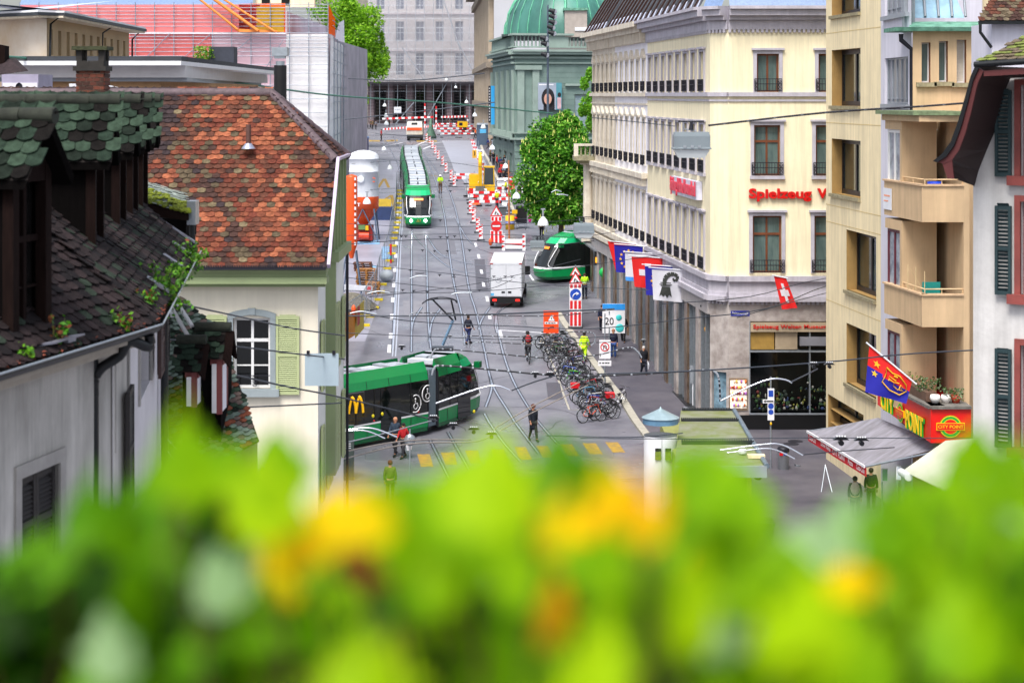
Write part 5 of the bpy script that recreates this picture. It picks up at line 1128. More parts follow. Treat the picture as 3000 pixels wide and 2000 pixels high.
# the building inside and its slate roof
w=MB(mat('raw_masonry','b4aab2',.9,var=.2,scale=.3)); w.box((FP.pt(0,0).x,Ys+1.5,6),(FP.pt(FP.L,0).x-1.2,Ys+60,zz(98))); w.box((FP.pt(0,0).x,Ys+3,zz(98)),(FP.pt(FP.L,0).x-4,Ys+58,zz(30))); 
w.hexa([(P(20,0,Ys).x,Ys+4,zz(16)),(P(720,0,Ys).x,Ys+4,zz(10)),(P(720,0,Ys).x,Ys+20,zz(10)+12),(P(20,0,Ys).x,Ys+20,zz(16)+12)],(0,.1,.1),slateb); w.hexa([(P(720,0,Ys).x,Ys+6,zz(12)),(P(900,0,Ys).x,Ys+6,zz(12)),(P(900,0,Ys).x,Ys+6,zz(-60)),(P(720,0,Ys).x,Ys+6,zz(-60))],(0,1,0),cream)
for (a,c) in ((740,765),(800,825)): w.hexa([(P(a,0,Ys).x,Ys+5.9,zz(6)),(P(c,0,Ys).x,Ys+5.9,zz(6)),(P(c,0,Ys).x,Ys+5.9,zz(-40)),(P(a,0,Ys).x,Ys+5.9,zz(-40))],(0,.05,0),glassd)
single('gutted_building',w,'building under renovation with a blue slate roof behind the nets','building')
# beige flat roofed block, far left
Y=95; Fm=Fac((P(-60,0,Y+4).x,Y+4),(P(137,0,Y).x,Y)); Fn=Fac((P(137,0,Y).x,Y),(P(378,0,118).x,118)); b=thing('flat_roofed_block','beige rendered block with a thin flat roof and a row of narrow windows','building',Fn.pt(5,0,-6))
hw=[]
u0=Fn.uy(145)[0]; st=(Fn.uy(366)[0]-u0)/10.3
hw=[(u0+i*st*1.0,Fn.uv(145,161)[1],u0+i*st+.62*st*.6,Fn.uv(145,86)[1]) for i in range(11)]
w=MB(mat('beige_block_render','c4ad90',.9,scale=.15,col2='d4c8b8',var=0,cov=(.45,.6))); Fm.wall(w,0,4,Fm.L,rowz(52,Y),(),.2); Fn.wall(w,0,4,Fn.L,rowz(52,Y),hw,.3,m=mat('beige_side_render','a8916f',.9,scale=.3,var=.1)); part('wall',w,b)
for h in hw: window(b,Fn,*h,rec=.25,fm=whitewood,pm=glassg,fw=.1,cols=1)
zt=rowz(42,Y); w=MB(mat('flat_roof_grey','b4c0d0',.45,var=.1))
for F in (Fm,Fn):
    F.slab(w,-.3,zt-.2,F.L+.6,zt-.1,-.3,.9,mat('eave_cream','d8cbb4',.8)); F.slab(w,-.3,zt-.097,F.L+.7,zt+.06,-.3,1.0,mat('roof_edge_dark','30343a',.6)); F.slab(w,-.3,zt+.063,F.L+.6,zt+.16,-.3,.95,white)
    w.poly([F.pt(-.3,zt+.165,.95),F.pt(F.L+.6,zt+.165,.95),F.pt(F.L-1,zt+.9,-5),F.pt(-.3,zt+.75,-5)])
part('flat_roof',w,b)
w=MB(gt); w.tube([Fn.pt(.1,zt,.8),Fn.pt(.0,zt-.5,.2),Fn.pt(0,rowz(175,Y),.15)],.06,6); w.tube([Fn.pt(Fn.L*.62,zt,.8),Fn.pt(Fn.L*.6,zt-.5,.15),Fn.pt(Fn.L*.6,rowz(170,Y),.12)],.05,6); w.tube([Fn.pt(Fn.L,zt,.8),Fn.pt(Fn.L,zt-.6,.2),Fn.pt(Fn.L,rowz(170,Y),.2)],.06,6); part('downpipe',w,b)
# lower building with broad white eaves
Y=62; z1=rowz(172,Y); b=thing('low_annex','low ochre building under a wide flat roof with a white fascia','building',P(500,260,Y+3))
a,c,d=P(20,172,Y),P(530,172,Y),P(757,205,82); c.z=a.z
w=MB(mat('annex_ochre','b08a64',.9,scale=.4,var=.1,streak=.15)); zt=z1-.75
qa,qc,qd=P(110,0,Y+1.6),P(470,0,Y+1.6),P(700,0,79)
for m,n_ in ((qa,qc),(qc,qd)): w.hexa([V((m.x,m.y,3)),V((n_.x,n_.y,3)),V((n_.x,n_.y,zt)),V((m.x,m.y,zt))],(0,6,0))
part('wall',w,b)
w=MB(mat('white_fascia','c9c7c8',.7,var=.06)); dz=rowz(205,82)
def fl(z0,z1_,ins,m):
    q=[V((a.x-1,a.y+ins,0)),V((c.x,c.y+ins,0)),V((d.x-ins,d.y,0)),V((d.x-ins,d.y+10,0)),V((a.x-1,a.y+24,0))]; k=5
    vs=[V((p.x,p.y,z0)) for p in q]+[V((p.x,p.y,z1_)) for p in q]; w.add(vs,[(4,3,2,1,0),(5,6,7,8,9)]+[(i,(i+1)%5,(i+1)%5+5,i+5) for i in range(5)],m)
fl(z1-.22,z1-.08,0,white); fl(z1-.08,z1+.08,.1,mat('bitumen_edge','33363c',.8)); fl(z1-.62,z1-.22,.9,mat('white_fascia','',.7)); fl(z1-.75,z1-.62,1.2,greyp); part('flat_roof',w,b)
w=MB(mat('dark_planter','343844',.7)); q=P(613,0,78); w.box((P(612,0,76).x,76,z1),(P(685,0,76).x,77,z1+.75)); single('roof_planter',w,'dark rectangular planter box standing on the low flat roof','planter')
q=P(585,178,75); bush('roof_shrub','light green bamboo shrub beside the dark planter on the flat roof',V((q.x,76,z1)),.42,.75,400,[mat('bamboo_leaf','8aa82c',.6,trans=.3),lg[1]],leaf=.07)
w=MB(whitem); q=P(230,262,50); w.box((q.x-.25,50,q.z-.2),(q.x+.05,50.4,q.z+.15)); q=P(340,262,50); w.hexa([P(300,245,50),P(355,258,50),P(382,262,50),P(330,272,50)],(0,.3,-.15)); single('skylight_cover',w,'bright white metal skylight cover behind the tiled ridge','skylight')
w=MB(mat('white_hut','d5d3da',.8,var=.06)); w.box((P(5,0,48).x,48,P(0,272,48).z),(P(112,0,48).x,49.5,P(0,218,48).z),mat('grey_lilac_hood','9c96ac',.6,var=.1)); w.box((P(8,0,48).x,47.98,P(0,300,48).z),(P(110,0,48).x,49.4,P(0,243,48).z)); 
b=single('roof_hut',w,'white rooftop hut with a lilac grey hood at the left edge','hut')
w=MB(mat('dark_dish','32343c',.5)); q=P(58,262,47.5); w.lathe([(.0,.0),(.1,.02),(.17,.07)],(0,0,0),14); w.v=[(x*.6+q.x,q.y-zz__,y+q.z) for x,y,zz__ in w.v]; single('satellite_dish',w,'dark satellite dish in front of the white rooftop hut','dish')
w=MB(tmat[5]); w.hexa([P(-20,190,46),P(30,172,46),P(68,210,45),P(-20,222,45)],(0,.5,.02)); w.hexa([P(-10,130,45.8),P(14,135,45.8),P(14,200,45.8),P(-10,200,45.8)],(0,.4,0),dkb); single('roof_fragment',w,'dark tiled roof corner at the left picture edge above the ridge','roof')

# ================================================================= trees
def tree(name,label,base,crown,rad,n,cols,leaf,blobs,trunk=.3,seed=1,blossom=None):
    rr=random.Random(seed); t=thing(name,label,'tree',base); bark=mat('bark','5a4a3a',.9,var=.3,scale=6,bump=.4)
    w=MB(bark); top=V(crown); b0=V(base); w.tube([b0,b0.lerp(top,.35)+V((.1,0,0)),b0.lerp(top,.6)],[trunk,trunk*.75,trunk*.5],8)
    for i in range(14):
        a=rr.uniform(0,6.28); e=top+V((math.cos(a)*rad[0]*rr.uniform(.4,.8),math.sin(a)*rad[1]*rr.uniform(.3,.8),rad[2]*rr.uniform(-.6,.7))); s_=b0.lerp(top,rr.uniform(.3,.75)); w.tube([s_,s_.lerp(e,.5)+V((0,0,.2)),e],[trunk*.35,trunk*.2,trunk*.06],5)
    part('trunk',w,t)
    w=MB()
    bl=[]
    for i in range(blobs):
        while True:
            v=V((rr.uniform(-1,1),rr.uniform(-1,1),rr.uniform(-1,1)))
            if .35<v.length<1: break
        bl.append((top+V((v.x*rad[0]*.82,v.y*rad[1]*.82,v.z*rad[2]*.85)),rr.uniform(.16,.34)))
    for i in range(n):
        c,r=rr.choice(bl); v=V((rr.gauss(0,1),rr.gauss(0,1),rr.gauss(0,1))).normalized()*(rr.uniform(.55,1.0)); p=c+V((v.x*rad[0]*r,v.y*rad[1]*r,v.z*rad[2]*r*.8))
        if b0.z+1.5>p.z: continue
        d=V((rr.gauss(0,1),rr.gauss(0,1),rr.gauss(0,.5)-.2)).normalized()*leaf*rr.uniform(.7,1.3); e=d.cross(V((rr.gauss(0,1),rr.gauss(0,1),rr.gauss(0,1)))).normalized()*leaf*.6
        w.add([p-d,p-d*.2+e,p+d,p-d*.2-e],[(0,1,2,3)],rr.choice(cols))
    part('crown',w,t)
    if blossom:
        w=MB(blossom)
        for i in range(420):
            c,r=rr.choice(bl); v=V((rr.gauss(0,1),rr.gauss(0,1)-.8,rr.gauss(0,1)+.2)).normalized(); p=c+V((v.x*rad[0]*r*1.05,v.y*rad[1]*r*1.05,v.z*rad[2]*r*.85)); w.cyl(p,p+V((0,0,leaf*1.9)),leaf*.3,leaf*.08,5)
        part('blossoms',w,t)
    return t
pl=[mat('plane_leaf_'+c,c,.6,var=.08,trans=.5) for c in ('94c626','7cb01e','a8d83c','629a18')]
c=P(1000,165,262); g0=V((c.x,262,zg(262))); tree('plane_tree','tall fresh green plane tree at the far left end of the street',g0,(c.x,262,c.z+.5),(7.0,5,9.6),38000,pl,.21,60,.45,5)
cl=[mat('chestnut_leaf_'+c,c,.6,var=.1,trans=.5) for c in ('6cb030','4e9422','92cc48','2e6014')]
Y=150; c=P(1636,512,Y); g0=V((c.x+.2,Y,zg(Y))); tree('chestnut_tree','dark green chestnut tree with cream blossoms by the concert hall',g0,c,(3.65,2.8,6.0),36000,cl,.15,75,.25,9,mat('chestnut_blossom','cfd070',.8,var=.1))
Y=190; c=P(1745,300,Y); tree('street_tree','light green tree partly hidden behind the sandstone townhouse',V((c.x,Y,zg(Y))),c,(1.9,1.6,3.6),6000,[cl[0],cl[2],pl[1]],.16,20,.2,13)

# tiles of the gabled house above its gutter
w=MB(); o=FO.pt(*FO.uv(2850,184)); o2=FO.pt(*FO.uv(3080,170)); uu=(o2-o).normalized(); wv=(-FG.n*1.0+V((0,0,.42))).normalized()
tiles(w,o,uu,wv,[(0.05,0),(2.0,0),(2.0,1.6),(.75,1.6)],.17,.13,lambda x,y,rr:[mat('mossy_brown_tile','5e5240',.9,var=.4,scale=9),mat('moss_tile','6a7434',.95,var=.4,scale=9)][rr.random()<.4],seed=21)
part('tiled_roof',w,bpy.data.objects['gabled_house'])
w=MB(); Y=58; o=P(2868,62,Y); tiles(w,o,(1,0,0),(0,.9,.75),[(0,0),(2.2,0),(2.2,1.8),(.9,1.8)],.19,.16,lambda x,y,rr:[mat('mossy_brown_tile','',.9),tmat[3],tmat[4],tmat[6]][rr.choice([0,1,2,3])],seed=22)
w.box((o.x,Y,o.z-.1),(o.x+2.2,Y+.1,o.z),gt); w.box((o.x+.5,Y+.4,o.z-2.2),(o.x+2.2,Y+3,o.z-.05),lilac); w.tube([P(2872,72,Y),P(2872,95,Y),P(2905,140,Y)],.05,6,gt); single('back_house',w,'white back house with a brown tiled roof behind the ochre building','building')
# ================================================================= trams
tg=mat('tram_green','0a8a4a',.22,var=.06,scale=.4); tgd=mat('tram_green_dark','056638',.25,var=.05,scale=.4); tgl=mat('tram_green_light','18b070',.2,var=.04)
tw=mat('tram_window','0e1413',.05,var=.5,scale=.7,spec=.7); troof=mat('tram_roof_grey','a9b0ba',.5,var=.12,scale=2); tdk=mat('tram_roof_dark','1c1e26',.6,var=.2); tbel=mat('gangway_grey','6f7f8a',.7,var=.1,stretch=(1,1,1))
twhite=mat('tram_white_line','e8eaee',.4,var=0)
def secs(T,prof,xs):      # loft a cross section (list of (y,z)) along x
    return [[T@V((x,y,z)) for y,z in prof] for x in xs]
def tram_module(par,T,L,doors=(),side=-1,roofkit=True,sd=1):
    """T: frame, x along the car (0..L), y left, z up. half width 1.15"""
    H=1.15; w=MB(tg)
    lo=[(-H+.06,.22),(-H,.45),(-H,1.12)]
    for s in (1,-1):
        for (a,c,m) in (((H-.06,.22),(H-.02,.42),tgd),((H-.02,.42),(H,1.1),tg)): w.add([T@V((0,s*a[0],a[1])),T@V((L,s*a[0],a[1])),T@V((L,s*c[0],c[1])),T@V((0,s*c[0],c[1]))],[(0,1,2,3)],m)
        w.add([T@V((0,s*(H+.003),1.02)),T@V((L,s*(H+.003),1.02)),T@V((L,s*(H+.003),1.1)),T@V((0,s*(H+.003),1.1))],[(0,1,2,3)],twhite)
        w.add([T@V((0,s*(H-.01),2.62)),T@V((L,s*(H-.01),2.62)),T@V((L,s*(H-.08),3.0)),T@V((0,s*(H-.08),3.0))],[(0,1,2,3)],tg)
        w.add([T@V((0,s*(H-.08),3.0)),T@V((L,s*(H-.08),3.0)),T@V((L,s*(H-.3),3.45)),T@V((0,s*(H-.3),3.45))],[(0,1,2,3)],tg)
        w.add([T@V((0,s*(H-.3),3.45)),T@V((L,s*(H-.3),3.45)),T@V((L,s*(H-.34),3.12)),T@V((0,s*(H-.34),3.12))],[(3,2,1,0)],tgd)
        for x in (0,L): w.add([T@V((x,s*(H-.08),3.0)),T@V((x,s*(H-.3),3.45)),T@V((x,s*(H-.34),3.12))],[(0,1,2)],tg)
    w.add([T@V((0,-H+.06,.22)),T@V((L,-H+.06,.22)),T@V((L,H-.06,.22)),T@V((0,H-.06,.22))],[(0,1,2,3)],tdk)
    for x in (0,L): w.add([T@V((x,-H,.25)),T@V((x,H,.25)),T@V((x,H-.02,2.9)),T@V((x,-H+.02,2.9))],[(0,1,2,3)],tdk)
    w.add([T@V((0,-H+.3,3.12)),T@V((L,-H+.3,3.12)),T@V((L,H-.3,3.12)),T@V((0,H-.3,3.12))],[(0,1,2,3)],tdk)
    body=part('body',w,par)
    w=MB(mat('panel_seam','04301c',.5,var=0)); x=.9
    while x<L-.3:
        for s in (1,-1): w.hexa([T@V((x,s*(H+.002),.46)),T@V((x+.03,s*(H+.002),.46)),T@V((x+.03,s*(H+.002),1.0)),T@V((x,s*(H+.002),1.0))],T.to_3x3()@V((0,s*.004,0))); w.hexa([T@V((x,s*(H-.008),2.64)),T@V((x+.03,s*(H-.008),2.64)),T@V((x+.03,s*(H-.076),3.0)),T@V((x,s*(H-.076),3.0))],T.to_3x3()@V((0,s*.004,0)))
        x+=1.45
    part('panel_seams',w,par)
    w=MB(tw)
    for s in (1,-1): w.add([T@V((0,s*(H+.001),1.1)),T@V((L,s*(H+.001),1.1)),T@V((L,s*(H-.012),2.62)),T@V((0,s*(H-.012),2.62))],[(0,1,2,3)])
    part('window_band',w,par)
    w=MB(mat('window_post','050607',.4,var=0)); n=max(1,int(L/1.2))
    for s in (1,-1):
        for i in range(n+1): x=L*i/n; w.hexa([T@V((x-.04,s*H,1.12)),T@V((x+.04,s*H,1.12)),T@V((x+.04,s*(H-.01),2.6)),T@V((x-.04,s*(H-.01),2.6))],(T.to_3x3()@V((0,s*.012,0))))
    part('window_posts',w,par)
    for d in doors:
        w=MB(tw)
        for s in (1,-1): w.hexa([T@V((d,s*(H+.005),.3)),T@V((d+1.35,s*(H+.005),.3)),T@V((d+1.35,s*(H-.005),2.6)),T@V((d,s*(H-.005),2.6))],T.to_3x3()@V((0,s*.012,0)))
        dr=part('door',w,par); 
    if roofkit:
        w=MB(troof); x=.3; k=0
        while x<L-.8:
            l=min(.55+.25*(k%3),L-.3-x)
            for (y0,y1) in ((-.68,-.06),(.06,.68)) if k%3 else ((-.7,.7),):
                q=[T@V((x,y0,3.13)),T@V((x+l,y0,3.13)),T@V((x+l,y1,3.13)),T@V((x,y1,3.13))]; w.hexa(q,(0,0,.2+.06*(k%2)),troof if k%4 else mat('roof_box_pale','cdd3dc',.5,var=.1))
            w.hexa([T@V((x+l+.04,-.7,3.13)),T@V((x+l+.09,-.7,3.13)),T@V((x+l+.09,.7,3.13)),T@V((x+l+.04,.7,3.13))],(0,0,.16),tdk); x+=l+.16; k+=1
        part('roof_equipment',w,par)
def bellows(par,p,q,half=1.02):
    w=MB(tbel); d=(q-p); n=7; s=V((-d.y,d.x,0)).normalized()
    for i in range(n):
        t0,t1=i/n,(i+.6)/n
        for t,u in ((t0,t1),): 
            a=p+d*t; c=p+d*u; w.hexa([a-s*half+V((0,0,.35)),a+s*half+V((0,0,.35)),a+s*half+V((0,0,3.05)),a-s*half+V((0,0,3.05))],c-a)
    a=half-.05; w.hexa([p-s*a+V((0,0,.35)),p+s*a+V((0,0,.35)),p+s*a+V((0,0,3.0)),p-s*a+V((0,0,3.0))],d,mat('bellows_inner','47525c',.8)); part('gangway',w,par)
def tram_cab(par,T,lights=True,dest=True):
    """T at the joint, x pointing forward; nose about 3 m long"""
    H=1.15; lv=[(.24,2.6),(.45,2.85),(.8,2.95),(1.0,2.92),(1.12,2.86),(1.8,2.55),(2.5,2.1),(2.72,1.9),(3.1,1.5),(3.3,1.0),(3.42,.5)]
    ms=[tgd,tg,tg,twhite,tw,tw,tw,tgl,tg,tg]
    rings=[]
    for z,xf in lv:
        h=H-(0 if z<2.6 else (z-2.6)*.22)-(.05 if z<.4 else 0); r=[]
        for x,y in ((0,-h),(xf-1.15,-h),(xf-.5,-h*.93),(xf-.12,-h*.62),(xf,-h*.2),(xf,h*.2),(xf-.12,h*.62),(xf-.5,h*.93),(xf-1.15,h),(0,h)): r.append(T@V((max(0,x),y,z)))
        rings.append(r)
    w=MB(tg)
    for i in range(len(lv)-1):
        m=ms[i]; n=10
        for j in range(9):
            mm=m
            if m is tw and j in (0,8): mm=tw
            w.add([rings[i][j],rings[i][j+1],rings[i+1][j+1],rings[i+1][j]],[(0,1,2,3)],mm,smooth=(m in (tg,tgl,tgd)))
    w.add(rings[-1],[tuple(range(10))],troof); w.add(rings[0],[tuple(range(10))],tdk); part('cab',w,par)
    w=MB(twhite)
    for s in (-1,1):
        pts=[T@V((1.75+(.0),s*1.17,1.05)),T@V((2.35,s*1.12,1.08)),T@V((2.62,s*.9,1.3)),T@V((2.32,s*.98,1.9)),T@V((1.75,s*.98,2.62))]; w.tube(smooth(pts,4),.035,5)
    part('windscreen_trim',w,par)
    w=MB(tgd)
    for s in (-1,1): w.hexa([T@V((1.6,s*1.1,2.5)),T@V((1.9,s*1.1,2.5)),T@V((1.9,s*1.1,2.8)),T@V((1.6,s*1.1,2.8))],T.to_3x3()@V((0,s*.3,0)))
    part('mirror_housing',w,par)
    if lights:
        for s in (-1,1):
            w=MB(mat('headlight_lit','f4f0ff',.3,var=0,emit=9)); c=T@V((2.86,s*.6,.72)); w.ball(c,.125,10); part('headlight',w,par)
            w=MB(mat('marker_lamp','bfe8d8',.3,emit=.6)); w.ball(T@V((2.55,s*.93,.98)),.05,6); part('marker_lamp',w,par)
    if dest:
        w=MB(mat('destination_display','ff8a28',.4,var=.2,scale=20,emit=.9 if not lights else .35)); c=[T@V((2.24,y,2.36)) for y in (-.42,.42)]; w.hexa([c[0],c[1],c[1]+V((0,0,.16))-T.to_3x3()@V((.11,0,0)),c[0]+V((0,0,.16))-T.to_3x3()@V((.11,0,0))],T.to_3x3()@V((.02,0,0))); part('display',w,par)
    w=MB(tdk); w.tube([T@V((2.85,-.1,1.12)),T@V((2.72,-.35,1.5)),T@V((2.5,-.4,1.9))],.02,4); part('wiper',w,par)
def frame(p,q):
    d=(q-p); d.normalize(); y=V((0,0,1)).cross(d).normalized(); z=d.cross(y); return Matrix(((d.x,y.x,z.x,p.x),(d.y,y.y,z.y,p.y),(d.z,y.z,z.z,p.z),(0,0,0,1)))
def gp2(x,y): return V((x,y,zg(y)))
def tram(name_label,pts,lens,cab_at_start,lights,doorset,cabdest=True,cab_end=False):
    t=thing('tram',name_label,'tram',pts[0]); pts=densify(pts,.5)
    cum=[0]
    for a,c in zip(pts,pts[1:]): cum.append(cum[-1]+(c-a).length)
    def at(s):
        for i in range(len(cum)-1):
            if cum[i]<=s<=cum[i+1]: return pts[i].lerp(pts[i+1],(s-cum[i])/(cum[i+1]-cum[i]))
        return pts[-1]
    s=3.0 if cab_at_start else 0
    if cab_at_start: tram_cab(t,frame(at(s),at(0)),lights,cabdest)
    for k,L in enumerate(lens):
        p,q=at(s),at(s+L); tram_module(t,frame(p,q),L,doorset(k,L)); s+=L
        if k<len(lens)-1: bellows(t,q,at(s+.7)); s+=.7
    if cab_end: tram_cab(t,frame(at(s),at(s+3)),False,False)
    return t
# coming down the street
t1=tram('long green tram with lit headlights coming down the street toward the crossing',[V((-7.85,157.3,zg(157.3))),gp2(-8.0,160),gp2(-8.6,170),gp2(-9.6,182),gp2(-10.4,193),gp2(-10.9,203.5)],[7.0,5.2,8,5.2,8,5.2],True,True,lambda k,L:[1,4.5] if L>6 else [])
w=MB(mat('beige_mark','c8b83a',.5)); c=V((-7.85,157.3,zg(157.3))); 
for s in (-.12,.0,.12): w.tube([c+V((s,-.02,.62)),c+V((s+.08,-.02,.86))],.015,4)
part('front_emblem',w,t1)
# emerging from behind the row of houses
f=V((1.75,132.2,zg(132.2))); t2=tram('green tram nosing out from behind the sandstone corner house on the right',[f,f+V((2.55,1.6,.05)),f+V((5.6,3.1,.1)),f+V((14,6.0,.3)),f+V((24,9,.3))],[7,5,7],True,False,lambda k,L:[.5] if k==0 else [2])
# turning through the square in the foreground
def near(x,y,h=1.15):
    return V((x,y,zg(y)))
pA=[V((-20.5,73.5,0)),V((-14.5,78.0,0)),V((-8.1,84.6,0)),V((-4.85,89.0,0)),V((-4.45,89.8,0)),V((-2.9,93.1,0)),V((-2.45,94.1,.05)),V((-1.6,96.8,.1))]
t3=tram('green tram with wheelchair symbols turning across the square behind the cream house',[pA[0],pA[1],pA[2],pA[3],pA[4],pA[5],pA[7]],[10.7,10.8,2.4],False,False,lambda k,L:[1.0,7.6] if k==1 else [2.0],cab_end=True)
# wheelchair symbols on its near side
Fs=Fac((-8.1+.93,84.6-.68),(-4.85+.93,89-.68),d=.03); 
w=MB(white)
def wheelchair(u,z,r,fl):
    for a in [math.radians(x) for x in range(60,300,15)]:
        pass
    w.tube([Fs.pt(u+fl*r*math.cos(math.radians(x)),z+r*math.sin(math.radians(x)),.02) for x in range(70,300,14)],.028,4)
    w.ball(Fs.pt(u,z+r*.55,.02),.045,6); w.tube([Fs.pt(u,z+r*.4,.02),Fs.pt(u+.0,z,.02),Fs.pt(u+r*.35,z,.02),Fs.pt(u+r*.5,z-r*.4,.02)],.03,4); w.tube([Fs.pt(u+.14*math.cos(x)+.02,z-.12+.14*math.sin(x),.02) for x in [i*.6+2.2 for i in range(9)]],.02,4)
u1,z1=Fs.uv(1216,1182); u2,z2=Fs.uv(1251,1152); wheelchair(u1,z1,.4,-1); wheelchair(u2,z2,.38,1); part('wheelchair_symbol',w,t3)
w=MB(mat('yellow_sticker','d8c81c',.5))
for (x,r) in ((1092,1218),(1119,1212),(1388,1205)): u,z=Fs.uv(x,r); w.ball(Fs.pt(u,z,.02),(.07,.03,.09),6)
w2=MB(redp); 
for (x,r) in ((1095,1232),(1225,1206)): u,z=Fs.uv(x,r); w2.ball(Fs.pt(u,z,.02),(.05,.02,.05),6)
part('sticker',w,t3); part('sticker',w2,t3)
# pantograph
w=MB(mat('panto_dark','22252e',.4,.3)); B0=P(1297,1010,89); E=P(1327,938,88.6); Hd=P(1262,878,88.2); Hd2=P(1322,880,88.2)
w.tube([E,Hd+V((.1,0,0))],.045,5); w.tube([E+V((.12,.2,0)),Hd2],.045,5)
w.tube(smooth([P(1238,888,88.2),P(1262,874,88.2),P(1300,871,88.2),P(1328,876,88.2),P(1340,884,88.2)],4),.03,5); w.tube(smooth([P(1236,890,88.8),P(1262,877,88.8),P(1325,877,88.8),P(1338,888,88.8)],4),.025,5); w.tube([Hd,Hd+V((.3,.5,0))],.03,4); w.tube([P(1310,918,88.4),P(1332,918,88.4)],.04,4)
w.tube([B0,E],.07,6,mat('panto_blue','7fa3c4',.4,.2)); w.box((B0.x-.5,B0.y-.4,B0.z-.25),(B0.x+.5,B0.y+.4,B0.z-.1)); part('pantograph',w,t3)
# ================================================================= white box van
c=G(1483,905); c.y+=.3; rz=math.radians(-3)
v=thing('box_van','white box van with closed rear doors driving away up the street','van',(c.x,c.y,zg(c.y)),rz=rz,local=True); v.rotation_euler=(math.radians(4.5),0,rz)
w=MB(white); w.box((-1.03,0,.75),(1.03,4.2,3.0)); part('box_body',w,v)
w=MB(whitem); w.box((-1.0,-.03,.8),(-.01,0,2.85)); part('rear_door',w,v); w=MB(whitem); w.box((.01,-.03,.8),(1.0,0,2.85)); part('rear_door',w,v)
w=MB(greyp); w.box((-.008,-.032,.8),(.008,0,2.85)); w.box((-1.05,-.04,2.86),(1.05,.02,3.02),whitem); w.box((-1.05,-.05,2.9),(-.85,-.04,2.98),mat('door_seal','a0302c',.5)); w.box((.85,-.05,2.9),(1.05,-.04,2.98),mat('door_seal','a0302c',.5)); w.box((-1.05,-.04,.72),(-1.0,.02,2.9)); w.box((1.0,-.04,.72),(1.05,.02,2.9)); 
for x in (-.3,.12): w.box((x,-.05,1.0),(x+.22,-.03,1.12),iron)
for z in (1.2,2.0,2.6):
    for s in (-1,1): w.box((s*1.0-.1,-.045,z),(s*1.0+.1,-.03,z+.04))
part('door_hardware',w,v)
w=MB(mat('logo_grey','7a828c',.5)); w.tube([(-.5+.2*math.cos(x),-.035,1.9+.2*math.sin(x)) for x in [i*.35+2.4 for i in range(15)]],.014,4); textmb(w,'TA',(-.6,-.035,1.86),(1,0,0),(0,0,1),width=.24,height=.15,ext=.004); bars(w,(.28,-.036,2.0),.36,.04,2,None); w.box((-1.0,-.036,.82),(-.8,-.03,1.0),mat('sticker_blue','58b0e0',.5)); part('logo',w,v)
w=MB(black); w.box((-.95,-.05,.35),(.95,.3,.7)); w.box((-.9,.3,.45),(.9,6,.75)); part('underride_bar',w,v)
for s in (-1,1):
    w=MB(mat('tail_lamp','e02018',.3,emit=1.2)); w.box((s*.75-.13,-.08,.47),(s*.75+.13,-.04,.6)); part('tail_light',w,v)
    for y in (.9,5.0):
        w=MB(mat('rubber','141416',.8)); w.cyl((s*.98-.12,y,.38),(s*.98+.12,y,.38),.38,.38,16); w.cyl((s*.98+s*.12-.01,y,.38),(s*.98+s*.12+.02,y,.38),.2,.2,12,steel); part('wheel',w,v)
w=MB(mat('teal_cab','3a8a90',.3,var=.05)); w.loft([[(-.95,4.25,.5),(.95,4.25,.5),(.95,6.0,.5),(-.95,6.0,.5)],[(-.95,4.25,1.3),(.95,4.25,1.3),(.95,5.9,1.2),(-.95,5.9,1.2)],[(-.85,4.25,2.2),(.85,4.25,2.2),(.8,5.2,2.2),(-.8,5.2,2.2)]]); part('cab',w,v)
w=MB(black); w.box((1.0,5.2,1.3),(1.35,5.25,1.9)); part('mirror',w,v)
# ================================================================= far vehicles
def carT(name,label,cat,px,row,build,rz=0,group=None):
    c=G(px,row); t=thing(name,label,cat,c,group,rz=rz,local=True); build(t); return t
def sweeper(t):
    w=MB(mat('vehicle_cream','d8d4cc',.4)); w.loft([[(-1.25,0,.9),(1.25,0,.9),(1.25,4.5,.9),(-1.25,4.5,.9)],[(-1.25,-.1,1.7),(1.25,-.1,1.7),(1.25,4.5,1.7),(-1.25,4.5,1.7)],[(-1.1,.3,2.9),(1.1,.3,2.9),(1.1,4.4,2.9),(-1.1,4.4,2.9)]]); part('body',w,t)
    w=MB(mat('vehicle_orange','e8582a',.4)); w.box((-1.15,-.14,1.55),(1.15,-.05,2.0)); part('orange_band',w,t)
    w=MB(tw); w.hexa([(-.5,.12,2.25),(.5,.12,2.25),(.45,.26,2.75),(-.45,.26,2.75)],(0,-.03,0)); part('rear_window',w,t)
    w=MB(black); w.box((-1.15,0,.25),(1.15,4.3,.9)); part('chassis',w,t)
    for s in (-1,1):
        for y in (.8,3.6): w=MB(mat('rubber','',.8)); w.cyl((s*1.0-.15,y,.4),(s*1.0+.15,y,.4),.4,.4,12); part('wheel',w,t)
carT('utility_truck','cream utility truck with an orange band parked on the far crossing','truck',1214,412,sweeper)
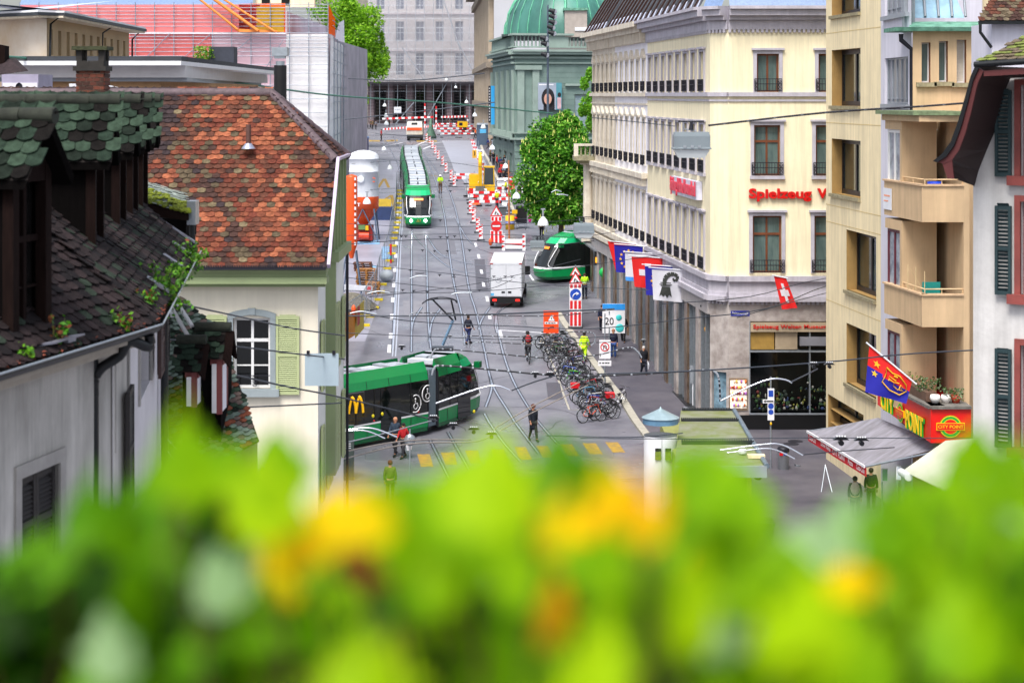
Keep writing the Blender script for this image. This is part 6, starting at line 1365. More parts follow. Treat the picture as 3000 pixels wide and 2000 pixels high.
def car(t):
    w=MB(mat('car_white','e4e6ec',.25,var=.03)); w.loft([[(-.9,0,.35),(.9,0,.35),(.9,4.2,.35),(-.9,4.2,.35)],[(-.92,0,.85),(.92,0,.85),(.92,4.25,.9),(-.92,4.25,.9)],[(-.85,1.0,1.0),(.85,1.0,1.0),(.85,4.1,1.0),(-.85,4.1,1.0)],[(-.65,1.7,1.5),(.65,1.7,1.5),(.65,3.7,1.5),(-.65,3.7,1.5)]],smooth=False); part('body',w,t)
    w=MB(tw); w.hexa([(-.75,1.12,1.05),(.75,1.12,1.05),(.6,1.62,1.45),(-.6,1.62,1.45)],(0,-.05,.03)); part('windscreen',w,t); w=MB(black); w.box((-.6,-.03,.45),(.6,0,.75)); part('grille',w,t)
    for s in (-1,1):
        w=MB(whitem); w.box((s*.7-.15,-.02,.7),(s*.7+.15,.02,.85)); part('headlight',w,t)
        for y in (.75,3.4): w=MB(mat('rubber','',.8)); w.cyl((s*.85-.1,y,.32),(s*.85+.1,y,.32),.32,.32,12); part('wheel',w,t)
carT('parked_car','white car parked beside the gauze wrapped scaffold at the far left','car',1044,398,car,rz=.1)
# blue skip
c=G(1048,445); b=thing('skip','dark blue steel skip with an orange lid edge above the white silo','skip',c); w=MB(mat('skip_blue','12206e',.5,var=.15,scale=1.5)); w.box((c.x-1.15,c.y,c.z+.1),(c.x+1.15,c.y+4,c.z+1.75)); part('container',w,b)
w=MB(mat('tarpaulin_blue','6a93c8',.6)); w.box((c.x-1.15,c.y+.1,c.z+1.75),(c.x+1.2,c.y+4,c.z+1.95)); part('cover',w,b); w=MB(orange); w.box((c.x-1.1,c.y-.04,c.z+1.6),(c.x+.6,c.y,c.z+1.75)); part('edge',w,b)
w=MB(steel); w.box((c.x-.32,c.y-.03,c.z+.1),(c.x-.26,c.y,c.z+1.6)); part('rib',w,b)
# ================================================================= silo
def silo(label,px,row,Y,full=True):
    q=P(px,row,Y); z0=zg(Y); t=thing('cement_silo',label,'silo',V((q.x,Y,z0))); cx=q.x; R_=1.18
    if full:
        w=MB(mat('silo_white','d2d6dc',.4,var=.08,scale=1.2,bump=.02)); zt=rowz(455,Y); zb=rowz(575,Y); w.lathe([(.01,zt+.42),(.5,zt+.38),(.95,zt+.2),(R_,zt),(R_,zt-.22),(R_+.04,zt-.24),(R_+.04,zt-.3),(R_,zt-.32),(R_,zt-1.25),(R_+.04,zt-1.27),(R_+.04,zt-1.33),(R_,zt-1.35),(R_,zb)],(cx,Y,0),28); w.lathe([(.3,0),(.3,.12),(.22,.14),(.01,.14)],(0,0,0),12); w.v[-48:]=[(cx-.15+x,Y-R_-z,zt-1.9+y) for x,y,z in w.v[-48:]]; part('tank',w,t)
        w=MB(mat('silo_logo','e2551c',.5)); a0=V((cx+.85,Y-.86,zt-1.95)); w.tube([(a0.x+.16*math.cos(x),a0.y,a0.z+.16*math.sin(x)) for x in [i*.4+.6 for i in range(13)]],.035,5); part('logo',w,t)
        w=MB(orange); z1=rowz(610,Y); w.lathe([(R_+.02,zb),(R_+.02,z1),(R_-.05,z1)],(cx,Y,0),28); z2=rowz(660,Y); w.lathe([(R_-.02,z1),(.28,z2),(.2,z2-.3)],(cx,Y,0),20,mat('silo_cone','c8481c',.5,var=.15)); part('hopper',w,t)
        w=MB(white); textmb(w,'XIT',(cx-.8,Y-R_-.06,zb-.75),(1,0,0),(0,0,1),width=.6,height=.28,ext=.01,bold=.03); part('letters',w,t)
        w=MB(mat('silo_leg','5d6e84',.5,.3))
        for sx in (-1,1):
            for sy in (-1,1): w.tube([(cx+sx*R_*.75,Y+sy*R_*.75,z1),(cx+sx*R_*1.0,Y+sy*R_*.9,z0)],.07,6)
            w.tube([(cx,Y-R_,z1),(cx+sx*R_*.95,Y-R_*.85,z0+.3)],.05,5)
        part('legs',w,t)
        w=MB(redp); w.box((cx-.85,Y-.9,z0+.1),(cx+.75,Y+.6,z0+1.3),mat('mixer_red','8a1a14',.5,var=.2)); w.cyl((cx-.3,Y-1.1,z0+.5),(cx+.5,Y-1.1,z0+.5),.28,.28,12,mat('mixer_orange','d8401c',.5)); w.box((cx-.35,Y-1.2,z0+1.0),(cx+.2,Y-.9,z0+1.35),mat('panel_green','5c7c4a',.5)); w.box((cx+.22,Y-1.2,z0+.95),(cx+.45,Y-.9,z0+1.3),yellow); w.cyl((cx-.1,Y-1.0,z0+1.3),(cx-.1,Y-1.0,z2),.14,.2,8,redp); part('mixing_pump',w,t)
    else:
        w=MB(orange); zt=rowz(515,Y); zb=rowz(735,Y); w.lathe([(.01,zt+.1),(.36,zt),(.4,zt-.1),(.4,zb+.5),(.25,zb),(.12,zb-.5)],(cx,Y,0),16); part('hopper',w,t)
        w=MB(whitem)
        for i in range(12): z=zt-.3-i*.4; w.box((cx+.22,Y-.42,z),(cx+.34,Y-.34,z+.2))
        part('scale_marks',w,t)
        w=MB(mat('silo_leg','',.5))
        for sx in (-1,1): w.tube([(cx+sx*.3,Y-.4,zb),(cx+sx*.75,Y-.8,z0)],.06,6); w.tube([(cx+sx*.3,Y+.4,zb),(cx+sx*.6,Y+.8,z0)],.06,6)
        part('legs',w,t)
silo('white cement silo with an orange hopper base standing in the building yard',1066,600,151)
silo('slim orange silo half hidden by the green gable boards',1030,600,128,False)
# ================================================================= excavator
c=G(1412,585); x,y,z=c
b=thing('excavator','yellow excavator with a glazed cab parked behind the red and white barriers','excavator',c)
w=MB(mat('track_rubber','1e1e20',.9,bump=.4)); 
for s in (-1,1):
    w.box((x+s*.95-.25,y,z+.05),(x+s*.95+.25,y+3.0,z+.75)); w.cyl((x+s*.95-.25,y+.1,z+.4),(x+s*.95+.25,y+.1,z+.4),.36,.36,12)
part('tracks',w,b)
w=MB(yellow); w.box((x-1.2,y+.1,z+.8),(x+1.2,y+3.3,z+1.3)); w.box((x-1.25,y+1.2,z+1.3),(x-.15,y+3.4,z+2.3)); w.box((x-.5,y-.4,z+.3),(x+.5,y+.0,z+.85)); w.box((x-1.2,y,z+.85),(x-.3,y+.5,z+1.5)); part('body',w,b)
w=MB(tw); w.hexa([(x+.15,y+.2,z+1.3),(x+1.15,y+.2,z+1.3),(x+1.1,y+.4,z+3.0),(x+.2,y+.4,z+3.0)],(0,1.4,0)); part('cab_glass',w,b)
w=MB(yellow); w.box((x+.1,y+.3,z+3.0),(x+1.2,y+1.8,z+3.12)); w.tube([(x+.15,y+.18,z+1.3),(x+.2,y+.38,z+3.0)],.05,5); w.tube([(x+1.15,y+.18,z+1.3),(x+1.1,y+.38,z+3.0)],.05,5); w.box((x+.1,y+.12,z+1.2),(x+1.2,y+.2,z+1.4)); part('cab_frame',w,b)
w=MB(yellow); w.hexa([(x-.35,y+.3,z+1.3),(x+.0,y+.3,z+1.3),(x+.0,y+.7,z+4.1),(x-.35,y+.7,z+4.1)],(0,.45,0)); w.hexa([(x-.3,y+.6,z+4.1),(x-.05,y+.6,z+4.1),(x-.05,y-.9,z+3.2),(x-.3,y-.9,z+3.2)],(0,0,.35)); w.hexa([(x-.3,y-1.0,z+3.4),(x-.05,y-1.0,z+3.4),(x-.05,y-.6,z+1.2),(x-.3,y-.6,z+1.2)],(0,.3,0)); part('boom',w,b)
w=MB(mat('bucket_grey','4a4844',.6,.4)); w.loft([[(x-.6,y-1.2,z+.5),(x+.3,y-1.2,z+.5),(x+.3,y-.4,z+.4),(x-.6,y-.4,z+.4)],[(x-.6,y-.9,z+1.3),(x+.3,y-.9,z+1.3),(x+.3,y-.5,z+1.3),(x-.6,y-.5,z+1.3)]]); part('bucket',w,b)
# portable toilet
c=G(1416,428); b=thing('portable_toilet','dark grey portable toilet cabin beside the concert hall','toilet cabin',c); w=MB(mat('toilet_grey','46586e',.6,var=.08)); w.box((c.x-.95,c.y,c.z),(c.x+.95,c.y+1.5,c.z+3.0)); part('cabin',w,b); w=MB(mat('toilet_roof','aab4c0',.6)); w.hexa([(c.x-1.0,c.y-.1,c.z+3.0),(c.x+1.0,c.y-.1,c.z+3.0),(c.x+.9,c.y-.1,c.z+3.25),(c.x-.9,c.y-.1,c.z+3.25)],(0,1.7,0)); part('roof',w,b); w=MB(mat('sticker_blue','58b0e0',.5)); w.box((c.x-.5,c.y-.03,c.z+1.8),(c.x+.4,c.y,c.z+2.4)); part('sticker',w,b)
# ================================================================= people
TMPC = bpy.data.collections.new('tmp'); 
def skinmesh(nodes, edges, sub=1, root=0):
    me=bpy.data.meshes.new('sk'); me.from_pydata([n[:3] for n in nodes],edges,[]); o=bpy.data.objects.new('sk',me); COL.objects.link(o)
    md=o.modifiers.new('s','SKIN'); md.use_smooth_shade=True
    for i,n in enumerate(nodes):
        r=n[3]; me.skin_vertices[0].data[i].radius=(r if isinstance(r,tuple) else (r,r)); me.skin_vertices[0].data[i].use_root=(i==root)
    o.modifiers.new('u','SUBSURF').levels=sub
    dg=bpy.context.evaluated_depsgraph_get(); e=o.evaluated_get(dg); m=e.to_mesh(); vs=[tuple(v.co) for v in m.vertices]; fs=[tuple(p.vertices) for p in m.polygons]; e.to_mesh_clear(); bpy.data.objects.remove(o); bpy.data.meshes.remove(me)
    return vs,fs
ANY=mat('placeholder_cloth','555555',.8)
def figure(pose):
    """joint positions of a 1.75 m figure facing -y, feet at z=0"""
    J=dict(pel=(0,0,.93),che=(0,0,1.28),nek=(0,0,1.47),hed=(0,-.01,1.56),crn=(0,0,1.70),
      shL=(.17,0,1.40),elL=(.22,.03,1.12),haL=(.22,-.06,.88),shR=(-.17,0,1.40),elR=(-.22,.03,1.12),haR=(-.22,-.06,.88),
      hiL=(.09,0,.88),knL=(.10,-.01,.48),anL=(.10,.02,.08),toL=(.11,-.15,.03),hiR=(-.09,0,.88),knR=(-.10,-.01,.48),anR=(-.10,.02,.08),toR=(-.11,-.15,.03))
    if pose=='walk': J.update(knL=(.09,-.16,.50),anL=(.09,-.26,.10),toL=(.10,-.42,.06),knR=(-.09,.06,.47),anR=(-.09,.30,.13),toR=(-.09,.20,.03),elL=(.22,.12,1.14),haL=(.23,.12,.9),elR=(-.22,-.08,1.14),haR=(-.22,-.22,.95))
    if pose=='bent': J.update(elL=(.24,-.02,1.14),haL=(.06,-.25,1.16),elR=(-.24,-.02,1.14),haR=(-.06,-.25,1.12),hed=(0,-.07,1.53),crn=(0,-.06,1.67))
    if pose=='ride': J.update(pel=(0,.12,1.0),che=(0,-.08,1.32),nek=(0,-.18,1.48),hed=(0,-.22,1.56),crn=(0,-.2,1.70),shL=(.17,-.12,1.42),elL=(.25,-.3,1.2),haL=(.22,-.52,1.08),shR=(-.17,-.12,1.42),elR=(-.25,-.3,1.2),haR=(-.22,-.52,1.08),hiL=(.09,.12,.96),knL=(.11,-.26,.78),anL=(.11,-.08,.36),toL=(.11,-.22,.33),hiR=(-.09,.12,.96),knR=(-.11,-.2,.62),anR=(-.11,-.06,.18),toR=(-.11,-.2,.14))
    if pose=='lean': J.update(pel=(0,.1,.92),che=(0,-.12,1.22),nek=(0,-.25,1.36),hed=(0,-.31,1.43),crn=(0,-.33,1.56),shL=(.17,-.17,1.32),elL=(.2,-.36,1.1),haL=(.12,-.52,.96),shR=(-.17,-.17,1.32),elR=(-.2,-.36,1.1),haR=(-.12,-.52,.92))
    return J
FIG={}
def lerp3(a,c,t): return tuple(a[i]+(c[i]-a[i])*t for i in range(3))
def getfig(pose,coat,female):
    k=(pose,coat,female)
    if k in FIG: return FIG[k]
    J=figure(pose); out={}
    n=lambda j,r: (*J[j],r)
    nd=[n('pel',(.14,.1)),n('che',(.15,.1)),n('nek',.055),n('hed',.085),n('crn',.06)]; ed=[(0,1),(1,2),(2,3),(3,4)]
    for s in 'LR':
        b=len(nd); nd+=[n('sh'+s,.06),n('el'+s,.042),n('ha'+s,.032)]; ed+=[(1,b),(b,b+1),(b+1,b+2)]
        b=len(nd); nd+=[n('hi'+s,.085),n('kn'+s,.058),n('an'+s,.042)]; ed+=[(0,b),(b,b+1),(b+1,b+2)]
    vs,fs=skinmesh(nd,ed,1); m=MB(ANY); m.add(vs,fs,ANY,True)
    # nose, ears, eyes and five fingers per hand
    h=V(J['hed']); f=V((0,-1,0)); m.cyl(h+V((0,-.075,.03)),h+V((0,-.112,-.005)),.008,.016,5); m.ball(h+V((.083,.0,.01)),(.012,.02,.03),5); m.ball(h+V((-.083,.0,.01)),(.012,.02,.03),5)
    m.ball(h+V((0,-.075,-.045)),(.028,.012,.008),5)
    for s in 'LR':
        el,ha=V(J['el'+s]),V(J['ha'+s]); d=(ha-el).normalized(); sd_=d.cross(V((0,1,0))); sd_=sd_.normalized() if sd_.length>.1 else V((1,0,0)); pl_=ha+d*.05; m.ball(pl_,(.032,.03,.045),6)
        for q,l in ((-.03,.055),(-.012,.07),(.008,.073),(.026,.06)): a=pl_+d*.03+sd_*q; m.tube([a,a+d*l*.55,a+d*l+V((0,-.015,0))],[.009,.009,.007],4)
        a=ha+d*.02+V((0,-.025,0)); m.tube([a,a+d*.03+V((0,-.03,0)),a+d*.055+V((0,-.035,0))],.01,4)
    out['body']=m.mesh('body')
    pz=J['pel'][2]
    nd=[n('pel',(.165,.125)),n('che',(.19,.135)),(*lerp3(J['che'],J['nek'],.72),.09)]; ed=[(0,1),(1,2)]
    if coat: kn=[(J['knL'][i]+J['knR'][i])/2 for i in range(3)]; nd.append((kn[0],kn[1]+.02,max(.5,kn[2]),(.22,.17))); ed.append((0,3))
    for s in 'LR': b=len(nd); nd+=[n('sh'+s,.085),n('el'+s,.062),(*lerp3(J['el'+s],J['ha'+s],.86),.05)]; ed+=[(1,b),(b,b+1),(b+1,b+2)]
    vs,fs=skinmesh(nd,ed,1); m=MB(ANY); m.add(vs,fs,ANY,True); out['jacket']=m.mesh('jacket')
    nd=[n('pel',(.16,.115))]; ed=[]
    for s in 'LR': b=len(nd); nd+=[n('hi'+s,.105),n('kn'+s,.078),(*lerp3(J['kn'+s],J['an'+s],.93),.06)]; ed+=[(0,b),(b,b+1),(b+1,b+2)]
    vs,fs=skinmesh(nd,ed,1); m=MB(ANY); m.add(vs,fs,ANY,True); out['trousers']=m.mesh('trousers')
    for s in 'LR':
        m=MB(ANY); a,t=V(J['an'+s]),V(J['to'+s]); m.tube([a+V((0,.06,-.02)),a.lerp(t,.4)+V((0,0,-.01)),t,t+(t-a)*.12],[.05,.055,.045,.02],7); out['shoe'+s]=m.mesh('shoe')
    c=V(J['crn']); m=MB(ANY); m.ball((h.x,h.y+.02,h.z+.06),(.098,.1,.1),12)
    if female: m.ball((h.x,h.y+.05,h.z-.02),(.095,.07,.13),10)
    out['hair']=m.mesh('hair'); FIG[k]=(out,J); return FIG[k]
def cloth(c): return mat('cloth_'+c,c,.85,var=.12,scale=5)
SKIN=mat('skin','c08a6c',.6,var=.05)
def person(label,px,row,head,pose='walk',top='14181f',legs='1a1c26',hair='2a1c14',shoes='16161a',coat=False,female=False,h=1.72,group=None,bag=None,at=None,vest=None,hat=None,lift=.12):
    c=at or G(px,row); 
    p=thing('person',label,'person',c,group,rz=math.radians(head),local=True); s=h/1.75; p.scale=(s,s,s)
    out,J=getfig(pose,coat,female)
    for k,cc in (('body',None),('jacket',top),('trousers',legs),('hair',hair),('shoeL',shoes),('shoeR',shoes)):
        o=bpy.data.objects.new(k.rstrip('LR'),out[k]); COL.objects.link(o); o.parent=p; o.material_slots[0].link='OBJECT'; o.material_slots[0].material=SKIN if cc is None else cloth(cc)
    if vest:
        for st in ('a','b'):
            pass
        m=MB(mat('reflective_strip','d8dcd8',.3)); ce=V(J['che']); pe=V(J['pel']); q=ce.lerp(pe,.55); m.lathe([(.172,-.02),(.172,.02)],(q.x,q.y,q.z),14); part('reflective_band',m,p)
    if bag:
        kind,cc=bag; ha=V(J['haL']); m=MB(cloth(cc))
        if kind=='hand': m.loft([[(ha.x-.03,ha.y-.14,ha.z-.5),(ha.x+.06,ha.y-.14,ha.z-.5),(ha.x+.06,ha.y+.14,ha.z-.5),(ha.x-.03,ha.y+.14,ha.z-.5)],[(ha.x-.05,ha.y-.18,ha.z-.25),(ha.x+.08,ha.y-.18,ha.z-.25),(ha.x+.08,ha.y+.18,ha.z-.25),(ha.x-.05,ha.y+.18,ha.z-.25)],[(ha.x,ha.y-.03,ha.z-.03),(ha.x+.03,ha.y-.03,ha.z-.03),(ha.x+.03,ha.y+.03,ha.z-.03),(ha.x,ha.y+.03,ha.z-.03)]]); b=single('carrier_bag',m,None,None); nm='bag'
        else: ce=V(J['che']); m.ball((ce.x,ce.y+.17,ce.z),(.17,.1,.24),10); b=single('backpack',m,None,None)
        M=Matrix.Translation(c)@Matrix.Rotation(math.radians(head),4,'Z')@Matrix.Scale(s,4); loc=b.location.copy(); b.location=M@loc; b.rotation_euler=(0,0,math.radians(head)); b.scale=(s,s,s); tag(b,('%s bag carried by the %s'%({'ffffff':'white','d8dce4':'pale'}.get(cc,'coloured'),label))[:95] if False else bag_label(label,kind,cc),'bag')
    if hat:
        m=MB(cloth(hat)) if hat!='helmet' else MB(white); hh=V(J['hed']); m.lathe([(.13,.05),(.115,.07),(.1,.14),(.05,.17),(.01,.175)],(hh.x,hh.y,hh.z),14); part('hat',m,p)
    return p
def bag_label(l,kind,cc):
    col={'e4e6ee':'white','a02028':'red','15161c':'black','d87890':'pink'}.get(cc,'dark'); w=' '.join(l.split()[:9]); return '%s %s of the %s'%(col,'backpack' if kind=='back' else 'carrier bag',w)
person('person in a long dark coat and brown beret crossing the street',1562,1292,20,'walk',top='0c1522',legs='1c2018',coat=True,h=1.74,hat='5a3020')
person('bald person in a blue grey jacket walking beside the red jacket',1158,1335,-20,'walk',top='2a3a4c',legs='14161c',hair='c08a6c',h=1.76)
person('person in a bright red jacket with a white bag by the tram',1182,1342,-30,'walk',top='b01820',legs='2a2a30',hair='1c1414',h=1.6,bag=('hand','e4e6ee'),female=True)
person('person in an olive coat standing behind the yellow leaves at the crossing',1143,1475,180,'stand',top='5a6a20',legs='3a3a20',hair='5a3018',h=1.75)
person('person in a navy outfit striding between the tram rails',1372,1008,140,'walk',top='14182a',legs='1c2a58',h=1.76)
person('person in blue jeans and navy jacket facing the camera on the pavement',1797,1052,0,'stand',top='0e1230',legs='2c4a84',shoes='d8d8dc',hair='9a6a50',h=1.78)
person('person with grey hair and dark coat carrying a white bag',1886,1102,10,'walk',top='10121c',legs='14182a',hair='b8b4b0',coat=True,h=1.7,bag=('hand','e4e6ee'),female=True)
person('person in a navy suit walking down the pavement behind the speed sign',1764,976,0,'walk',top='101836',legs='14182c',h=1.78)
person('person in black leading the pair beside the blue notice',1790,985,10,'stand',top='0c0e1c',legs='101218',h=1.7)
person('person in a wide black coat nearest the shop windows',1826,1007,-10,'walk',top='08090c',legs='0c0c10',h=1.8)
person('worker in a lime hi-vis vest with his back turned near the tram',1713,876,180,'bent',top='b4ee18',legs='141a2c',hair='3a2a20',h=1.8,vest=True)
person('person in a dark red jacket hidden behind the stacked road signs',1684,880,180,'stand',top='7a1c1c',legs='1c1c22',h=1.75)
person('worker in lime jacket and white helmet standing on the tram rails',1290,566,0,'bent',top='b8f014',legs='6a5040',h=1.85,hat='helmet',vest=True)
person('worker in a full lime hi-vis suit stooping over the parked bicycles',1712,1062,150,'walk',top='c4f81c',legs='c4f81c',hair='1c1410',shoes='c8301c',h=1.78,lift=0)
person('person in a yellow jacket and black trousers beside the far corner',1587,698,180,'stand',top='d8b040',legs='0c0c14',h=1.72)
# riders
person('cyclist in black with a red backpack riding away up the street',0,0,186,'ride',top='101216',legs='3c3e44',h=1.75,at=G(1547,1060),bag=('back','a02028'),hat='0c0c0e')
cr='crowd waiting on the pavement by the works'
crowd=[(1430,440,'1c2c6a','black'),(1441,436,'101420','black'),(1452,447,'1838a0','blue'),(1462,452,'20242c','grey'),(1436,478,'4a4a1c','olive'),(1446,486,'15161c','black'),(1456,498,'c81c20','red'),(1466,505,'1c3060','blue'),(1474,512,'2c2c34','grey'),(1470,520,'c01418','red'),(1480,528,'8a90a8','pale'),(1487,533,'15161c','black'),(1459,470,'1a2440','navy'),(1478,498,'101828','navy'),(1490,552,'3a3c44','grey'),(1520,590,'14161c','black'),(1528,586,'24262e','dark'),(1534,600,'d8d8d8','white'),(1464,535,'c01820','red'),(1476,545,'1c1c24','black')]
w_=['near the grey cabin','beside the toilet cabin','under the hanging lamp','by the hall steps','behind the excavator boom','left of the red coats','wearing the brightest red','right behind the boom','above the excavator cab','beside the red coat','in front of the hall base','close to the tree','beneath the speed sign','at the middle of the crowd','by the chestnut trunk side','under the tree edge','behind the pale jacket','with a pale jacket near the tree','below the two red coats','nearest the excavator cab']
cn={'1c2c6a':'blue'}
for i,(x,r,c,nm) in enumerate(crowd):
    person('standing person in %s clothes %s'%(nm,w_[i]),x,r,R.uniform(0,360),R.choice(['stand','walk','bent']),top=c,legs=R.choice(['14161c','1c2030','2a2c38','101218']),hair=R.choice(['2a1c14','1a1410','6a4a2a','8a8480']),h=R.uniform(1.62,1.84),group=cr,female=i%3==0)
fr='people at the far end of the street'
far=[(1041,352,'101014','black coat left of the far corner'),(1053,366,'14141a','dark coat beside the white car'),(1074,378,'c8ccd4','pale top by the bank corner'),(1086,378,'4a4034','brown jacket by the bank corner'),(1092,380,'5a4a34','tan coat third from the corner'),(1101,380,'6a6a74','grey coat by the barrier post'),(1117,412,'a01c28','red jacket walking across the far road'),(1140,372,'14161c','dark coat behind the lamp chain'),(1313,368,'0c0c12','black coat behind the far barrier'),(1322,369,'0c0c12','black jacket right of the black coat'),(1344,368,'14161e','dark jacket standing alone at the barrier'),(1347,366,'1a1c24','charcoal jacket close behind the lone figure'),(1371,372,'d0d0d8','pale jacket by the far sign'),(1386,400,'701c20','dark red top by the grey cabin'),(1393,408,'e86a30','orange vest next to the grey cabin')]
for i,(x,r,c,l) in enumerate(far): person('tiny person in '+l,x,r,R.uniform(0,360),R.choice(['stand','walk']),top=c,legs=R.choice(['14161c','30343c','1c2030']),h=R.uniform(1.7,1.85),group=fr,female=i%2==0)
person('person in black seen from behind right of the snack bar board',2552,1500,170,'stand',top='0e0e12',legs='14141a',h=1.75); person('person in a dark jacket with a pale bag near the snack bar',2505,1530,170,'stand',top='12141a',legs='14141a',h=1.78,bag=('back','d8c8b4'))
person('person in a dark green coat at the lower right behind leaves',2458,1700,180,'stand',top='1c2c1c',legs='14141a',h=1.78); person('person in a pale knitted hat facing the camera at the lower right',2487,1685,0,'stand',top='2a3a34',legs='14141a',hair='b8a898',h=1.68,hat='d8ccb8')
# ================================================================= bicycles
tyre=mat('bike_tyre','121214',.8,var=.1); rimm=mat('bike_rim','c4c8d0',.25,.8,var=0); fph=mat('bike_frame','333333',.4)
def wheelmb():
    m=MB(tyre); n=20; r=.34
    m.tube([(r*math.cos(6.2832*i/n),0,r*math.sin(6.2832*i/n)) for i in range(n+1)],.024,6); m.tube([((r-.03)*math.cos(6.2832*i/n),0,(r-.03)*math.sin(6.2832*i/n)) for i in range(n+1)],.011,4,rimm)
    for i in range(12): a=6.2832*i/12; m.tube([(0,0.0,0),((r-.03)*math.cos(a),0,(r-.03)*math.sin(a))],.0035,3,rimm)
    m.cyl((0,-.05,0),(0,.05,0),.025,.025,8,rimm); return m
def bike_proto():
    t=thing('bicycle','x','bicycle',(0,0,0),local=True)
    A,Bq,S,Hh,Hl,C=(-.52,0,.34),(.55,0,.34),(-.18,0,.78),(.40,0,.82),(.44,0,.66),(-.06,0,.30)
    m=MB(fph); 
    for p,q,r in ((S,C,.018),(C,Hl,.02),((-.17,0,.74),Hh,.018),(S,A,.011),(C,A,.012),(Hh,Hl,.02),(Hl,Bq,.014)): m.tube([p,q],r,6)
    part('frame',m,t)
    for c in (A,Bq):
        m=wheelmb(); o=bpy.data.objects.new('wheel',m.mesh('wheel')); COL.objects.link(o); o.parent=t; o.location=c; ORG[o]=V(c)
    m=MB(black); m.tube([(.40,0,.82),(.38,0,.98)],.013,5,rimm); m.tube([(.30,-.28,1.0),(.38,-.16,1.0),(.40,0,.98),(.38,.16,1.0),(.30,.28,1.0)],.013,5); m.box((.5,-.04,.86),(.56,.04,.93),rimm); part('handlebar',m,t)
    m=MB(black); m.tube([S,(-.2,0,.92)],.012,5,rimm); m.hexa([(-.34,-.08,.92),(-.34,.08,.92),(-.02,.02,.94),(-.02,-.02,.94)],(0,0,.05)); part('saddle',m,t)
    m=MB(black); m.tube([(-.82,0,.36)]+[(-.52+.38*math.cos(a),0,.34+.38*math.sin(a)) for a in [2.9,2.4,1.9,1.4,.9]],.02,4,mat('mudguard','8a9098',.4,.3)); m.box((-.78,-.06,.74),(-.3,.06,.76)); m.cyl((-.06,-.06,.3),(-.06,.06,.3),.1,.1,10,iron); m.tube([(-.06,.07,.3),(.02,.1,.16)],.012,4); m.tube([(-.06,-.07,.3),(-.14,-.1,.44)],.012,4); part('mudguard_and_cranks',m,t)
    return t
bp=bike_proto(); kd=kidmap(bp)
def basket():
    m=MB(mat('basket_wire','1c1c20',.6)); 
    for z,s in ((.72,.13),(.8,.145),(.88,.16),(.96,.17)): m.tube([(.66+s*a,s*b_,z) for a,b_ in ((-1,-1),(1,-1),(1,1),(-1,1),(-1,-1))],.008,4)
    for a in (-1,-.5,0,.5,1):
        for b_ in (-1,1): m.tube([(.66+.13*a,.13*b_,.72),(.66+.17*a,.17*b_,.96)],.005,3); m.tube([(.66+.13*b_,.13*a,.72),(.66+.17*b_,.17*a,.96)],.005,3)
    return m
bcol=[('orange','d8481c'),('black','101014'),('silver','b0b4bc'),('black','14161a'),('red','a81820'),('blue','1840b0'),('white','dcdce0'),('dark blue','14204a'),('black','0c0c10'),('cyan','3a9ac8'),('grey','565a62'),('dark green','14402c'),('red','c81c24'),('black','1a1a1e'),('silver','a0a4ac'),('purple','4a2a5a'),('black','101014'),('lime','5ac820'),('grey','3c4048'),('blue','2458c8'),('black','16161c'),('white','c8ccd4'),('brown','5a3420'),('black','0e0e12'),('blue','1c34a0'),('silver','989ca4'),('black','141418'),('dark red','5c1418'),('grey','70747c'),('black','101014'),('green','1c5c30'),('black','0e0e10'),('cream','c8bea0'),('maroon','48101c'),('black','121216'),('teal','14606a'),('gold','b08a30'),('black','0c0c0e'),('pink','b8506c')]
y0,y1=gy(1236),gy(1008); used={}
import itertools
for i,(cn_,c) in enumerate(bcol):
    t=i/(len(bcol)-1); y=y0+(y1-y0)*t+R.uniform(-.1,.1); x=kR(y)-1.35+R.uniform(-.6,.42)
    k=used.get(cn_,0); used[cn_]=k+1
    where=['nearest the crossing','a few places behind the first','about the middle of the row','in the rear half of the row','close to the far end of the row','last of its colour in the row','near the stooping worker','by the far end of the kerb'][k] if cn_!='black' else ['second in the row','fourth in the row','ninth in the row','fourteenth in the row','seventeenth in the row','twenty-first in the row','twenty-fourth in the row','in the rear, near the worker','behind the stooping worker','beside the white u-turn sign post','next to the cream one','next to the gold one','at the very end of the row'][min(k,12)]
    lb='%s bicycle leaning in the rack, %s'%(cn_,where)
    o=bp if i==0 else copy_tree(bp,kd)
    o.location=(x,y,zg(y)+.01); o.rotation_euler=(math.radians(R.uniform(-9,9)),0,math.radians((198 if i%3 else 12)+R.uniform(-28,28))); o['label']=lb; o['group']='bicycles parked along the kerb'
    f=[q for q in bpy.data.objects if q.parent==o and q.name.startswith('frame')][0]; f.material_slots[0].link='OBJECT'; f.material_slots[0].material=mat('bike_'+c,c,.3,var=0)
    if i in (1,6,10,17,25): part('basket',basket(),o)
    if i in (4,9): m=MB(redp); m.box((-.8,-.2,.76),(-.35,.2,1.0)); part('rear_box',m,o)
o=copy_tree(bp,kd); y=gy(1192); o.location=(kR(y)-.15,y,zg(y)+.02); o.rotation_euler=(math.radians(10),0,math.radians(70)); o['label']='white bicycle standing upright against the kerb with high handlebars'; f=[q for q in bpy.data.objects if q.parent==o and q.name.startswith('frame')][0]; f.material_slots[0].link='OBJECT'; f.material_slots[0].material=white
o=copy_tree(bp,kd); q=G(1547,1062); o.location=q; o.rotation_euler=(0,0,math.radians(96)); o['label']='bicycle ridden by the cyclist with the red backpack'; o['group']='ridden bicycle'
f=[q_ for q_ in bpy.data.objects if q_.parent==o and q_.name.startswith('frame')][0]; f.material_slots[0].link='OBJECT'; f.material_slots[0].material=mat('bike_101014','101014',.3,var=0)
